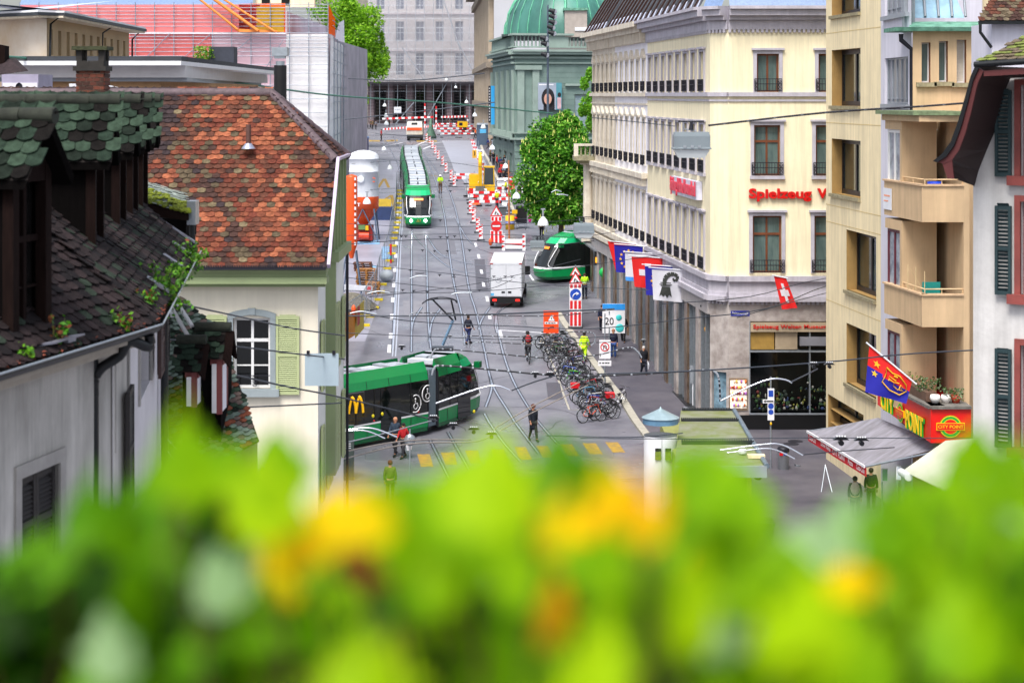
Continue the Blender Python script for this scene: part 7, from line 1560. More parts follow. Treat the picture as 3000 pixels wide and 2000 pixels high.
# cycle rickshaw
c=G(1528,672); b=thing('rickshaw','black canopied cycle rickshaw with a pink bag at the far corner','rickshaw',c)
m=MB(iron); m.tube([(c.x-.5,c.y+.2,c.z+.6),(c.x-.5,c.y+.3,c.z+2.0),(c.x+.5,c.y+.3,c.z+2.0),(c.x+.55,c.y+.2,c.z+.6)],.05,5,greyp); m.box((c.x-.45,c.y+.3,c.z+.9),(c.x+.45,c.y+.35,c.z+1.9),black); m.box((c.x-.45,c.y+.3,c.z+.5),(c.x+.45,c.y+1.4,c.z+.85)); part('canopy',m,b)
m=MB(mat('pink_bag','d8288c',.6)); m.ball((c.x+.7,c.y,c.z+.9),(.15,.15,.35),8); m.ball((c.x-.5,c.y,c.z+.95),(.18,.1,.1),6,redp); part('pink_bag',m,b)
for dx in (-.35,.35): m=MB(); w0=wheelmb(); m.v=[(c.x+dx+x*.3,c.y+x*.9,c.z+.35+z) for x,y,z in w0.v]; m.f=w0.f; m.mi=w0.mi; m.sm=w0.sm; m.ms=w0.ms; part('wheel',m,b)
# ================================================================= site barriers, beacons and signs
sg_w=mat('sign_white','e6e6ea',.5,var=.05); sg_r=mat('sign_red','d01c22',.45,var=.04); sg_b=mat('sign_blue','1c48b0',.45,var=.03); sg_k=mat('sign_black','0c0c10',.5,var=0)
def facing(c): return Fac((c.x-1,c.y),(c.x+1,c.y))       # a board facing the viewer's street
def quadm(m,c,pts,y,mm): m.poly([V((c.x+a,c.y-y,c.z+z)) for a,z in pts],mm)
def slabm(m,c,x0,z0,x1,z1,y0,y1,mm): m.box((c.x+x0,c.y+y0,c.z+z0),(c.x+x1,c.y+y1,c.z+z1),mm)
bpos=[(1250,414),(1259,423),(1267,437),(1275,453),(1284,469),(1297,487),(1307,508),(1322,531),(1331,548),(1379,628),(1388,653),(1400,682),(1409,704)]
def beacon_proto():
    t=thing('warning_beacon','x','beacon',(0,0,0),local=True); m=MB(sg_w); m.box((-.15,-.03,.1),(.15,.03,1.15))
    part('panel',m,t); m=MB(sg_r)
    for k in range(3): z=.22+k*.34; m.add([(-.15,-.034,z),(.15,-.034,z+.17),(-.15,-.034,z+.24)],[(0,1,2)]); m.add([(.15,-.034,z+.24),(-.02,-.034,z+.34),(.15,-.034,z+.34)],[(0,1,2)])
    part('red_stripes',m,t); m=MB(mat('beacon_foot','3a3c44',.8)); m.box((-.3,-.2,0),(.3,.2,.1)); part('foot',m,t); return t
p0=beacon_proto(); kb=kidmap(p0)
ordn=['farthest','second farthest','third farthest','fourth from the far end','middle','sixth from the far end','seventh from the far end','eighth from the far end','ninth, beside the lime worker','tenth, at the front barrier','third from the near end','second from the near end','nearest']
for i,(x,r) in enumerate(bpos):
    o=p0 if i==0 else copy_tree(p0,kb); o.location=G(x,r); o['label']='red and white striped warning beacon, the %s in the line'%ordn[i]; o['group']='striped beacons along the tram track'
    s=1.0 if i<9 else 1.05; o.scale=(s,s,s)
def plank(label,px,row,L,rz,n=6,rows=1,group='red and white barrier boards'):
    c=G(px,row); t=thing('barrier_board',label,'barrier',c,group,rz=math.radians(rz),local=True)
    for k in range(rows):
        z=.55+k*.35; m=MB()
        for i in range(n): m.box((-L/2+L*i/n,-.03,z),(-L/2+L*(i+1)/n,.03,z+.24),sg_r if (i+k)%2 else sg_w)
        part('board',m,t)
    for s in (-1,1): m=MB(steel); m.box((s*L/2*.9-.03,-.05,.0),(s*L/2*.9+.03,-.03,1.0)); m.box((s*L/2*.9-.25,-.3,0),(s*L/2*.9+.25,.3,.1),iron); part('stand',m,t)
near_=[(1418,596,3.0,4,6,2,'near barrier board in front of the excavator bucket'),(1420,612,2.9,-6,6,1,'nearest barrier board at the foot of the excavator pit'),(1448,583,2.4,24,5,1,'slanting barrier board under the excavator cab'),(1362,530,2.2,-2,4,1,'barrier board left of the excavator arm'),(1462,604,2.2,-14,5,2,'double barrier board right of the pit'),(1440,603,2.6,10,5,1,'skewed barrier board in the middle of the pit edge'),(1400,588,1.8,-20,4,2,'short double barrier board at the left of the pit'),(1478,590,2.0,70,5,1,'barrier board seen end on by the timber pole'),(1470,572,1.8,-8,4,1,'small barrier board beside the pipe rack'),(1388,575,1.6,12,4,1,'small barrier board left of the excavator tracks'),(1489,620,1.8,80,5,1,'end on barrier board above the yellow barrel'),(1345,540,1.6,5,3,1,'stub of barrier board next to the ninth beacon')]
for x,r,L,rz,n,rw,l in near_: plank('red and white '+l,x,r,L,rz,n,rw)
k=0
for r,xs in ((373,(1300,1350)),(380,(1290,1335,1378)),(388,(1300,1345,1385)),(396,(1310,1352)),(404,(1322,1368))):
    for x in xs:
        plank('red and white barrier board of the far cluster, row %s from the back, %s'%(['first','second','third','fourth','front'][[373,380,388,396,404].index(r)],['left','middle','right'][xs.index(x)] if len(xs)==3 else ['left','right'][xs.index(x)]),x,r,R.uniform(3.2,3.8),R.uniform(-18,18),6,1,'barrier boards at the far works')
for x0_,r0,x1_,r1,l in ((1122,382,1198,376,'long striped bar on the road left of the far truck'),(1120,351,1270,346,'upper striped bar fixed along the bank scaffold'),(1292,346,1370,344,'upper striped bar right of the traffic mast'),(1235,376,1290,370,'striped bar right of the far truck')):
    Yb=345; a,c=P(x0_,r0,Yb),P(x1_,r1,Yb); m=MB(); n=16
    for i in range(n): p,q=a.lerp(c,i/n),a.lerp(c,(i+1)/n); m.hexa([p,q,q+V((0,0,.35)),p+V((0,0,.35))],(0,.1,0),sg_r if i%2 else sg_w)
    single('barrier_bar',m,'red and white '+l,'barrier','striped bars at the far works')
m=MB(sg_w)
for i in range(22):
    t=i/22; f=[(1383,425),(1400,470),(1420,520),(1432,590)] ; 
    k=min(2,int(t*3)); a=G(*f[k]); c=G(*f[k+1]); p=a.lerp(c,t*3-k); p.z=zg(p.y); m.cyl(p,p+V((0,0,.9)),.04,.04,5,sg_r if i%2 else sg_w); m.box((p.x-.25,p.y-.02,p.z+.6),(p.x+.25,p.y+.02,p.z+.78),sg_w if i%2 else sg_r)
single('barrier_tape_line',m,'line of thin red and white posts edging the fresh concrete strip','barrier')
def tri(m,c,z,s,y,inner=True):
    h=s*.87; quadm(m,c,[(-s/2,z),(s/2,z),(0,z+h)],y,sg_r); quadm(m,c,[(-s*.36,z+h*.1),(s*.36,z+h*.1),(0,z+h*.8)],y+.01,sg_w)
    quadm(m,c,[(s*.02,z+h*.14),(s*.24,z+h*.14),(s*.13,z+h*.28)],y+.02,sg_k); quadm(m,c,[(-s*.14,z+h*.14),(-s*.06,z+h*.14),(-s*.02,z+h*.42),(-s*.1,z+h*.42)],y+.02,sg_k); quadm(m,c,[(-s*.05,z+h*.38),(s*.1,z+h*.22),(s*.12,z+h*.26),(-s*.02,z+h*.45)],y+.02,sg_k)
    m.hexa([V((c.x-s/2,c.y-y+.02,c.z+z)),V((c.x+s/2,c.y-y+.02,c.z+z)),V((c.x,c.y-y+.02,c.z+z+h))],(0,.02,0),greyp)
def circ(m,c,x,z,r,y,mm): m.poly([V((c.x+x+r*math.cos(t),c.y-y,c.z+z+r*math.sin(t))) for t in [i*math.pi/12 for i in range(24)]],mm)
def latt(m,c,z0,z1,w,y):    # red and white vertical lattice board
    slabm(m,c,-w/2,z0,w/2,z1,-y+.01,-y+.04,sg_w); 
    for k in (-1,0,1): slabm(m,c,k*w*.34-w*.11,z0+.05,k*w*.34+w*.11,z1-.05,-y-.005,-y+.01,sg_r)
c=G(1454,727); t=thing('road_sign','red framed roadworks triangle above a no entry disc at the works entrance','road sign',c)
m=MB(steel); m.cyl(c,c+V((0,0,3.2)),.04,.04,6); m.box((c.x-.5,c.y-.2,c.z),(c.x+.5,c.y+.3,c.z+.12),black); part('post',m,t)
m=MB(); tri(m,c,2.5,1.0,.05); part('triangle',m,t); m=MB(); latt(m,c,2.1,2.5,.85,.05); latt(m,c,.35,1.4,.95,.05); part('lattice_board',m,t); m=MB(); circ(m,c,0,1.75,.42,.07,sg_r); slabm(m,c,-.3,1.68,.3,1.82,-.09,-.08,sg_w); part('no_entry_disc',m,t); m=MB(orange); m.ball((c.x-.45,c.y-.2,c.z+.5),(.16,.12,.3),8); part('lamp',m,t)
c=G(1686,967); c.z+=.12; t=thing('road_sign','stack of two roadworks triangles and a blue turn right arrow on the pavement','road sign',c)
m=MB(steel); m.cyl(c,c+V((0,0,3.9)),.04,.04,6); m.box((c.x-.45,c.y-.2,c.z),(c.x+.45,c.y+.3,c.z+.1),black); part('post',m,t)
m=MB(); tri(m,c,2.75,.85,.05); tri(m,c,3.25,.7,.03); part('triangle',m,t); m=MB(); latt(m,c,2.45,2.75,.75,.05); latt(m,c,1.15,1.75,.75,.05); latt(m,c,.1,1.05,.75,.05); part('lattice_board',m,t)
m=MB(); slabm(m,c,-.38,1.75,.38,2.45,-.05,-.03,sg_w); circ(m,c,0,2.1,.34,.06,sg_b)
arc=[V((c.x-.17+.24*(1-math.cos(a)),c.y-.075,c.z+1.9+.26*math.sin(a))) for a in [0,.4,.8,1.2,1.5]]; m.tube(arc,.035,4,sg_w); m.poly([V((c.x+.05,c.y-.08,c.z+2.26)),V((c.x+.05,c.y-.08,c.z+2.04)),V((c.x+.24,c.y-.08,c.z+2.15))][::-1],sg_w); part('arrow_disc',m,t)
c=G(1615,1035); c.z+=.0; t=thing('road_sign','square orange temporary sign with a warning triangle beside the bicycles','road sign',c)
m=MB(steel); m.cyl(c,c+V((0,0,2.5)),.03,.03,6); part('post',m,t)
m=MB(mat('fluorescent_orange','ff4a10',.5,var=.04)); m.v=[];
z0=EYE-(975-HZ)*c.y/FPX-c.z; z1=EYE-(910-HZ)*c.y/FPX-c.z; slabm(m,c,-.45,z0,.42,z1,-.06,-.03,None); zm=(z0+z1)/2
quadm(m,c,[(-.22,zm+.03),(.24,zm+.03),(.01,zm+.45)],.065,sg_k); quadm(m,c,[(-.18,zm+.06),(.2,zm+.06),(.01,zm+.41)],.07,sg_w); slabm(m,c,-.01,zm+.14,.03,zm+.28,-.08,-.072,sg_k); slabm(m,c,-.38,zm-.12,.36,zm+.0,-.075,-.06,sg_w); bars(m,(c.x-.33,c.y-.08,c.z+zm-.09),.64,.05,4,sg_k); m.tube([V((c.x-.2+.3*a,c.y-.075,c.z+zm-.45+.2*math.sin(a*2))) for a in (0,.4,.8,1.2)],.02,4,sg_k); part('board',m,t)
def polesign(label,px,row,zt,build):
    c=G(px,row); c.z+=.12; t=thing('road_sign',label,'road sign',c); m=MB(steel); m.cyl(c,c+V((0,0,zt)),.035,.035,8); part('post',m,t); build(c,t); return t
def b20(c,t):
    z0=EYE-(958-HZ)*c.y/FPX-c.z; m=MB(sg_w); slabm(m,c,-.33,z0,.33,z0+.68,-.06,-.03,None); textmb(m,'20',(c.x-.25,c.y-.065,c.z+z0+.13),(1,0,0),(0,0,1),width=.5,height=.42,m=sg_k,ext=.003,bold=.01); part('board',m,t)
polesign('white 20 speed zone sign on a thin post above the pavement',1785,1068,2.9,b20)
def bu(c,t):
    y=c.y; z0=EYE-(1050-HZ)*y/FPX-c.z; m=MB(sg_w); slabm(m,c,-.3,z0,.3,z0+1.0,-.06,-.03,None); circ(m,c,0,z0+.62,.24,.065,sg_r); circ(m,c,0,z0+.62,.185,.07,sg_w)
    m.tube([V((c.x-.07,y-.08,c.z+z0+.5)),V((c.x-.07,y-.08,c.z+z0+.66)),V((c.x,y-.08,c.z+z0+.73)),V((c.x+.07,y-.08,c.z+z0+.66)),V((c.x+.07,y-.08,c.z+z0+.5))],.022,4,sg_k); m.tube([V((c.x-.15,y-.085,c.z+z0+.76)),V((c.x+.15,y-.085,c.z+z0+.48))],.02,4,sg_r); m.tube([V((c.x-.24,y-.07,c.z+z0+.1)),V((c.x-.24,y-.07,c.z+z0+.25))],.015,4,sg_k)
    slabm(m,c,-.36,z0-.38,.34,z0-.1,-.06,-.03,sg_w); bars(m,(c.x-.3,y-.065,c.z+z0-.26),.6,.06,4,sg_k); part('board',m,t)
polesign('white board with a no u-turn ring beside the bicycle row',1772,1140,3.9,bu)
def bp_(c,t):
    y=c.y; z1=EYE-(1137-HZ)*y/FPX-c.z; m=MB(sg_w); slabm(m,c,-.14,z1-1.35,.14,z1,-.06,-.03,None); slabm(m,c,-.1,z1-.35,.1,z1-.08,-.066,-.06,sg_b); circ(m,c,0,z1-.75,.12,.066,sg_b); circ(m,c,0,z1-1.0,.11,.066,sg_b); slabm(m,c,-.35,z1-.62,.12,z1-.46,-.08,-.07,sg_w); m.poly([V((c.x-.33,y-.085,c.z+z1-.54)),V((c.x-.22,y-.085,c.z+z1-.6)),V((c.x-.22,y-.085,c.z+z1-.48))],sg_k); slabm(m,c,-.2,z1-.57,.1,z1-.51,-.085,-.08,sg_k); m.ball((c.x,y-.06,c.z+z1-1.5),(.05,.03,.08),6,yellow); part('board',m,t)
polesign('narrow upright white and blue guide sign in front of the toy shop window',2258,1380,3.9,bp_)
def b30(c,t):
    z0=EYE-(458-HZ)*c.y/FPX-c.z; m=MB(sg_w); slabm(m,c,-.2,z0,.6,z0+.75,-.06,-.03,None); textmb(m,'30',(c.x-.08,c.y-.065,c.z+z0+.2),(1,0,0),(0,0,1),width=.5,height=.38,m=sg_k,ext=.003,bold=.02); slabm(m,c,-.7,z0-.2,-.22,z0+.7,-.06,-.03,mat('sign_amber','e0a838',.5)); m.tube([V((c.x-.45,c.y-.07,c.z+z0+.1)),V((c.x-.4,c.y-.07,c.z+z0+.35)),V((c.x-.5,c.y-.07,c.z+z0+.55))],.05,4,sg_k); part('board',m,t)
polesign('amber and white 30 sign in front of the waiting crowd',1402,500,3.2,b30)
def byel(c,t): z0=EYE-(626-HZ)*c.y/FPX-c.z; m=MB(yellow); slabm(m,c,-.2,z0,.25,z0+.32,-.06,-.03,None); part('board',m,t)
polesign('small yellow square sign by the cycle rickshaw',1507,672,1.6,byel)
def bfar(c,t): m=MB(sg_w); z0=EYE-(322-HZ)*c.y/FPX-c.z; slabm(m,c,-.45,z0-1.3,.45,z0+.75,-.1,-.03,None); circ(m,c,0,z0+.3,.38,.12,sg_b); circ(m,c,0,z0-.9,.3,.12,sg_r); part('board',m,t)
polesign('tall white board with a blue disc at the far right corner',1398,378,6,bfar)
# white barrier box
c=G(1505,734); t=thing('barrier_box','white barrier box with red striped ends beside the roadworks triangle','barrier',c); m=MB(sg_w); m.box((c.x-.7,c.y,c.z+.15),(c.x+.7,c.y+.08,c.z+.9)); m.box((c.x-.7,c.y-.01,c.z+.45),(c.x+.7,c.y,c.z+.55),sg_r); part('box',m,t)
for s in (-1,1):
    m=MB(sg_w); slabm(m,c,s*.8-.12,0,s*.8+.12,1.3,-.1,-.05,sg_w); 
    for k in range(3): quadm(m,c,[(s*.8-.12,.2+k*.38),(s*.8+.12,.35+k*.38),(s*.8-.12,.45+k*.38)],.11,sg_r)
    part('striped_end',m,t)
c=G(1494,672); m=MB(yellow); m.lathe([(.01,0),(.38,0),(.38,.55),(.4,.6),(.38,.62),(.38,1.15),(.01,1.15)],c,16); m.lathe([(.405,.5),(.405,.72)],c,16,sg_b); m.lathe([(.408,.58),(.408,.63)],c,16,sg_w); single('barrel',m,'yellow barrel with a blue band at the works fence','barrel')
c=G(1492,700); m=MB(mat('orange_brown_pole','b0704a',.6)); m.cyl(V((c.x,c.y,c.z)),V((c.x-.05,c.y,EYE-(470-HZ)*c.y/FPX)),.08,.06,8); single('timber_pole',m,'tall slim timber coloured pole in front of the site barriers','pole')
for i,(x,r,h,l) in enumerate(((1245,372,4.6,'left pole'),(1278,376,4.2,'right pole'))):
    c=G(x,r); m=MB(sg_w)
    for k in range(8): m.cyl(c+V((0,0,k*h/8)),c+V((0,0,(k+1)*h/8)),.16,.16,6,sg_r if k%2 else sg_w)
    single('striped_pole',m,'red and white striped marker, the %s by the far cluster'%l,'pole')
c=G(1262,406); m=MB(mat('tank_green','4a6a5a',.6)); m.lathe([(.01,0),(.9,0),(.85,.5),(.3,1.8),(.15,3.2),(.01,3.2)],c,12); single('works_machine',m,'green based works column left of the far barrier cluster','machine')
c=G(1355,388); m=MB(yellow); m.box((c.x-.9,c.y,c.z+.9),(c.x+.9,c.y+1,c.z+1.9)); m.box((c.x-.6,c.y-.03,c.z+1.2),(c.x+.0,c.y,c.z+1.7),iron); m.box((c.x-.7,c.y+.1,c.z),(c.x+.7,c.y+.9,c.z+.9),iron); single('compressor',m,'small yellow compressor among the far barrier boards','machine')
c=G(1457,560); m=MB(sg_w); m.box((c.x,c.y,c.z+.2),(c.x+1.8,c.y+.8,c.z+.9)); m.cyl(c+V((0,0,1.1)),c+V((2,0,1.2)),.16,.16,8); m.box((c.x+1.2,c.y-.1,c.z),(c.x+1.7,c.y-.05,c.z+1.4),sg_r); single('pipe_rack',m,'white pipe rack with a red panel right of the excavator','rack')
# ================================================================= building yard
fl=[(1163,560),(1160,640),(1146,700),(1140,745),(1112,835),(1100,880),(1060,955),(1010,990)]
m0=None
for i,(a,c) in enumerate(zip(fl,fl[1:])):
    A_,C_=G(*a),G(*c); t=thing('site_fence','mesh site fence panel on yellow feet, %s from the far end'%['first','second','third','fourth','fifth','sixth','seventh'][i],'fence',(A_+C_)/2,'site fence panels round the yard')
    n=max(1,round((A_-C_).length/3.2)); m=MB(steel); g=MB(netmat('fence_mesh','a8b0b8',.4,.1,3)); ft=MB(mat('yellow_foot','d8c020',.6))
    for k in range(n):
        p,q=A_.lerp(C_,k/n),A_.lerp(C_,(k+1)/n); p.z,q.z=zg(p.y),zg(q.y); up=V((0,0,2))
        m.tube([p+V((0,0,.1)),p+up,q+up,q+V((0,0,.1)),p+V((0,0,.1))],.025,4); g.poly([p+V((0,0,.15)),q+V((0,0,.15)),q+up,p+up]); ft.box((p.x-.1,p.y-.15,p.z),(p.x+.5,p.y+.15,p.z+.14))
    part('frame',m,t); part('mesh',g,t); part('foot',ft,t)
ys_=thing('hoarding','yellow site container with red posters behind the mesh fence','container',G(1035,960)); m=MB(mat('hoarding_yellow','c8b010',.6,var=.1)); a,c,d=P(1002,928,105),P(1040,905,108),P(1066,880,113)
def vq(m,p,q,h,mm): m.hexa([V((p.x,p.y,p.z-h)),V((q.x,q.y,q.z-h)),q,p],(0,.1,.0),mm)
vq(m,a,c,1.5,mat('hoarding_orange','c88420',.6,var=.1)); vq(m,c,d,1.7,None); part('walls',m,ys_)
m=MB(mat('poster_red','b02834',.6)); a,c=P(1006,920,104.8),P(1017,915,105); vq(m,a,c,1.0,None); a,c=P(1047,900,108),P(1054,893,109); vq(m,a,c,1.1,None); part('poster',m,ys_); m=MB(orange); m.ball(P(1036,908,106),(.14,.14,.3),8); part('lamp',m,ys_)
m=MB(mat('yellow_translucent','c8a838',.6,var=.15)); a,c=G(1108,640),G(1146,640); m.hexa([a,c,c+V((0,0,1.7)),a+V((0,0,1.7))],(0,.15,0)); single('yellow_screen',m,'ochre yellow screen panel right of the cement silo','screen')
m=MB(mat('skip_dark_blue','22345c',.6)); a=G(1030,650); m.box((a.x-.5,a.y+1,a.z),(a.x+3.5,a.y+2.4,a.z+1.2)); single('dark_blue_box',m,'dark blue box behind the legs of the cement silo','box')
m=MB(mat('blue_sheet','86b4dc',.35,var=.15,scale=3)); 
for (x0_,r0,x1_,r1) in ((1112,612,1140,640),(1118,725,1146,760),(1040,705,1112,716),(1090,780,1104,800)):
    m.hexa([G(x0_,r1,.02),G(x1_,r1,.02),G(x1_,r0,.02),G(x0_,r0,.02)],(0,0,.05))
single('plastic_sheet',m,'pale blue plastic sheeting spread on the yard floor','sheet')
wd_=mat('pallet_wood','a8743c',.8,var=.25,scale=6); wd2=mat('pallet_dark','5a3422',.8,var=.25,scale=6)
def pallets(label,px,row,n,mm,w=1.5):
    c=G(px,row); t=thing('pallet_stack',label,'pallets',c)
    for k in range(n):
        m=MB(mm); z=c.z+k*.16; dx=R.uniform(-.05,.05)
        for j in range(6): m.box((c.x-w/2+dx,c.y+j*.19,z+.11),(c.x+w/2+dx,c.y+j*.19+.12,z+.135))
        for j in range(3): m.box((c.x-w/2+dx+j*(w/2-.07),c.y,z),(c.x-w/2+dx+j*(w/2-.07)+.14,c.y+1.1,z+.108))
        part('pallet',m,t)
pallets('tall stack of honey coloured timber pallets in the yard',1072,842,8,wd_,1.4); pallets('dark brown pallets lying behind the honey coloured stack',1062,795,4,wd2,1.3); pallets('short pile of timber pallets right of the tall stack',1092,862,5,wd_,.9)
m=MB(mat('concrete_grey_ball','98a0a8',.6,var=.1)); c=G(1132,825); m.ball((c.x,c.y,c.z+.42),(.5,.5,.42),16); single('gas_tank',m,'rounded grey tank standing outside the site fence','tank')
m=MB(mat('gravel','6a665c',.95,var=.4,scale=6,bump=1,bscale=20)); c=G(1030,900); m.lathe([(1.9,0),(1.2,.5),(.5,.9),(.01,1.0)],c,14); o=single('gravel_heap',m,'grey gravel heap behind the yellow container','gravel heap')
m=MB(mat('board_white_red','c8ccd4',.5)); c=G(1052,868); m.hexa([c+V((-1,0,.4)),c+V((.9,0,.3)),c+V((.9,0,.7)),c+V((-1,0,.8))],(0,.1,0)); m.hexa([c+V((.5,-.01,.45)),c+V((.8,-.01,.42)),c+V((.8,-.01,.65)),c+V((.6,-.01,.68))],(0,.02,0),sg_r); single('plank_board',m,'white board with a red end leaning by the pallets','board')
c=G(1145,770); m=MB(mat('warning_pole','2a8a8a',.5)); m.cyl(c,c+V((0,0,1.4)),.08,.08,6,sg_r); m.cyl(c+V((0,0,.3)),c+V((0,0,1.1)),.1,.04,6); single('marker_post',m,'small red and teal marker on the fence line','post')
# ================================================================= flags
def flag(label,cs,Y,draw,n=8,pole=None,base='d8d8e0',name='flag'):
    """cs: four photo corners TL,TR,BR,BL"""
    q=[P(x,r,Y) for x,r in cs]; t=thing(name,label,'flag',q[0]); m=MB()
    def S(u,v,d=0):
        p=q[0].lerp(q[1],u).lerp(q[3].lerp(q[2],u),v); w=.035*math.sin(u*7+v*3)*(.3+v); return V((p.x,p.y+w-d,p.z))
    N=14; ms=draw('grid')
    for i in range(N):
        for j in range(N): u,v=(i+.5)/N,(j+.5)/N; m.add([S(i/N,(j+1)/N),S((i+1)/N,(j+1)/N),S((i+1)/N,j/N),S(i/N,j/N)],[(0,1,2,3)],ms(u,v),True)
    part('cloth',m,t); m=MB(); draw('extra',m,S)
    if m.f: part('emblem',m,t)
    if pole: m=MB(whitem); m.tube([P(x,r,Y-.03) for x,r in pole],.03,6); part('pole',m,t)
    return t
fr_=mat('flag_red','e01c1c',.7,var=.03,trans=.2); fw_=mat('flag_white','dcdce4',.7,var=.03,trans=.2); fb_=mat('flag_blue','1c1c9c',.7,var=.03,trans=.2); fk_=mat('flag_charcoal','2c302c',.7,var=.05); fy_=mat('flag_yellow','e8b020',.6,var=0)
def star(m,S,u,v,r,mm,asp=1):
    pts=[]
    for i in range(10): a=-math.pi/2+i*math.pi/5; rr=r if i%2==0 else r*.42; pts.append(S(u+rr*math.cos(a),v+rr*asp*math.sin(a),.03))
    m.add(pts+[S(u,v,.03)],[(10,(i+1)%10,i) for i in range(10)],mm)
def swiss(mode,m=None,S=None):
    if mode=='grid': return lambda u,v: fr_
    for (a,b_,c,d) in ((.4,.2,.6,.8),(.2,.4,.4,.6),(.6,.4,.8,.6)): m.add([S(a,d,.03),S(c,d,.03),S(c,b_,.03),S(a,b_,.03)],[(0,1,2,3)],fw_)
def eu(mode,m=None,S=None):
    if mode=='grid': return lambda u,v: fb_
    for i in range(12): a=i*math.pi/6; star(m,S,.5+.3*math.cos(a),.5+.32*math.sin(a),.06,fy_)
def plain(mode,m=None,S=None):
    if mode=='grid': return lambda u,v: fw_ if v<.86 else mat('flag_cyan','3a90e0',.7)
def staff(mode,m=None,S=None):
    if mode=='grid': return lambda u,v: fw_
    cur=[(.38,.5),(.38,.4),(.41,.28),(.48,.18),(.58,.13),(.7,.13),(.79,.19),(.8,.28),(.74,.34),(.66,.31),(.67,.25)]
    wd=[.06,.06,.07,.075,.07,.06,.055,.05,.045,.035,.02]
    for (p,w0),(q_,w1) in zip(zip(cur,wd),zip(cur[1:],wd[1:])):
        d=V((q_[0]-p[0],q_[1]-p[1],0)).normalized(); n=(-d.y,d.x); m.add([S(p[0]+n[0]*w0,p[1]+n[1]*w0,.03),S(p[0]-n[0]*w0,p[1]-n[1]*w0,.03),S(q_[0]-n[0]*w1,q_[1]-n[1]*w1,.03),S(q_[0]+n[0]*w1,q_[1]+n[1]*w1,.03)],[(0,1,2,3)],fk_)
    for v0,w in ((.4,.17),(.46,.2),(.5,.16)): m.add([S(.42-w,v0+.025,.035),S(.42+w,v0+.025,.035),S(.42+w,v0,.035),S(.42-w,v0,.035)],[(0,1,2,3)],fk_)
    m.add([S(.3,.54,.03),S(.56,.54,.03),S(.62,.86,.03),S(.53,.8,.03),S(.46,.9,.03),S(.4,.8,.03),S(.33,.87,.03),S(.27,.8,.03),S(.2,.86,.03)][::-1],[tuple(range(9))],fk_)
flag('red flag with a white cross, farthest of the row on the house fronts',[(1780,707),(1864,714),(1868,760),(1803,790)],108.5,swiss,pole=[(1786,706),(1868,716)])
flag('blue flag with a ring of gold stars, the farther of two',[(1799,717),(1884,722),(1878,802),(1805,797)],106.5,eu,pole=[(1799,714),(1890,722)])
flag('plain white flag with a pale blue lower edge in the flag row',[(1831,740),(1918,744),(1908,826),(1833,822)],104.6,plain,pole=[(1826,737),(1930,744)])
flag('red flag with a white cross in the middle of the flag row',[(1850,752),(1944,756),(1942,848),(1859,840)],102.3,swiss,pole=[(1840,747),(1950,757)])
flag('blue flag with gold stars, the nearer of two',[(1889,780),(1985,781),(1980,866),(1893,864)],99.3,eu,pole=[(1880,774),(1990,782)])
flag('white flag with a black bishop staff, nearest of the row',[(1910,789),(2004,792),(2001,886),(1914,878)],96.6,staff,pole=[(1900,783),(2010,792)])
flag('slanting red flag with a white cross on the corner house front',[(2267,808),(2303,815),(2336,902),(2291,906)],87.6,swiss,pole=[(2262,806),(2308,815)])
def club(mode,m=None,S=None):
    if mode=='grid': return lambda u,v: fr_ if v<.42+.12*u else fb_
    star(m,S,.2,.28,.09,fy_); star(m,S,.17,.52,.08,fy_)
    def ln(pts,r): m.tube([S(u,v,.04) for u,v in pts],r,4,fy_)
    ln([(.42,.2),(.55,.25),(.72,.2),(.9,.34),(.93,.55),(.8,.78),(.55,.75),(.35,.62),(.42,.4),(.42,.2)],.022)
    ln([(.5,.5),(.5,.38),(.66,.4)],.02); ln([(.5,.46),(.62,.48)],.018); ln([(.74,.42),(.64,.46),(.62,.58),(.74,.64)],.018); ln([(.76,.62),(.78,.44),(.86,.5),(.78,.54),(.87,.6),(.76,.62)],.018); ln([(.6,.3),(.68,.28)],.03)
flag('slanting red and blue club flag with a gold crest above the snack bar',[(2547,1012),(2674,1112),(2655,1182),(2535,1148)],61.5,club,pole=[(2538,1003),(2685,1125)])
# ================================================================= pieces fixed to the houses
m=MB(mat('steel_cladding','8e9298',.35,.5,var=.1)); X=P(1738,0,128).x
b=thing('screen_cabinet','dark steel cabinet with an orange lit display at the corner of the townhouse','cabinet',V((X+.4,127,zg(127))))
z0=rowz(735,127); m.box((X,126.6,z0-.2),(X+1.2,129.4,z0)); m.hexa([V((P(1680,700,133).x,133,rowz(690,133))),V((P(1760,700,133).x,133,rowz(690,133))),V((X+1.3,126.5,z0)),V((X+.0,126.5,z0))],(0,0,.12)); part('canopy',m,b)
m=MB(black); m.box((X+.02,126.58,rowz(775,127)),(X+1.2,126.9,z0-.02)); m.box((X+.08,126.55,rowz(768,127)),(X+.75,126.58,rowz(752,127)),mat('amber_screen','e89018',.5,var=.4,scale=9,emit=.8)); part('screen',m,b); m=MB(steel); m.box((X+.05,126.6,zg(127)),(X+.2,126.8,rowz(775,127))); m.box((X+.6,126.6,zg(127)),(X+.75,126.8,rowz(775,127))); part('post',m,b)
m=MB(whitem); p=P(1762,700,129); m.box((p.x-.3,p.y-1.6,p.z-.9),(p.x+.35,p.y-.8,p.z+.6)); single('air_conditioner',m,'white air conditioning unit above the dark display cabinet','air conditioner')
m=MB(mat('shamrock_green','0fae50',.5,var=0)); c=P(1785,798,124); 
for dx,dz in ((-.35,0),(.2,.42),(.25,-.28)): m.v; m.lathe([(.001,0),(.33,0),(.33,.08),(.001,.08)],(0,0,0),16); m.v[-64:]=[(c.x+dx+x,c.y-z,c.z+dz+y) for x,y,z in m.v[-64:]]
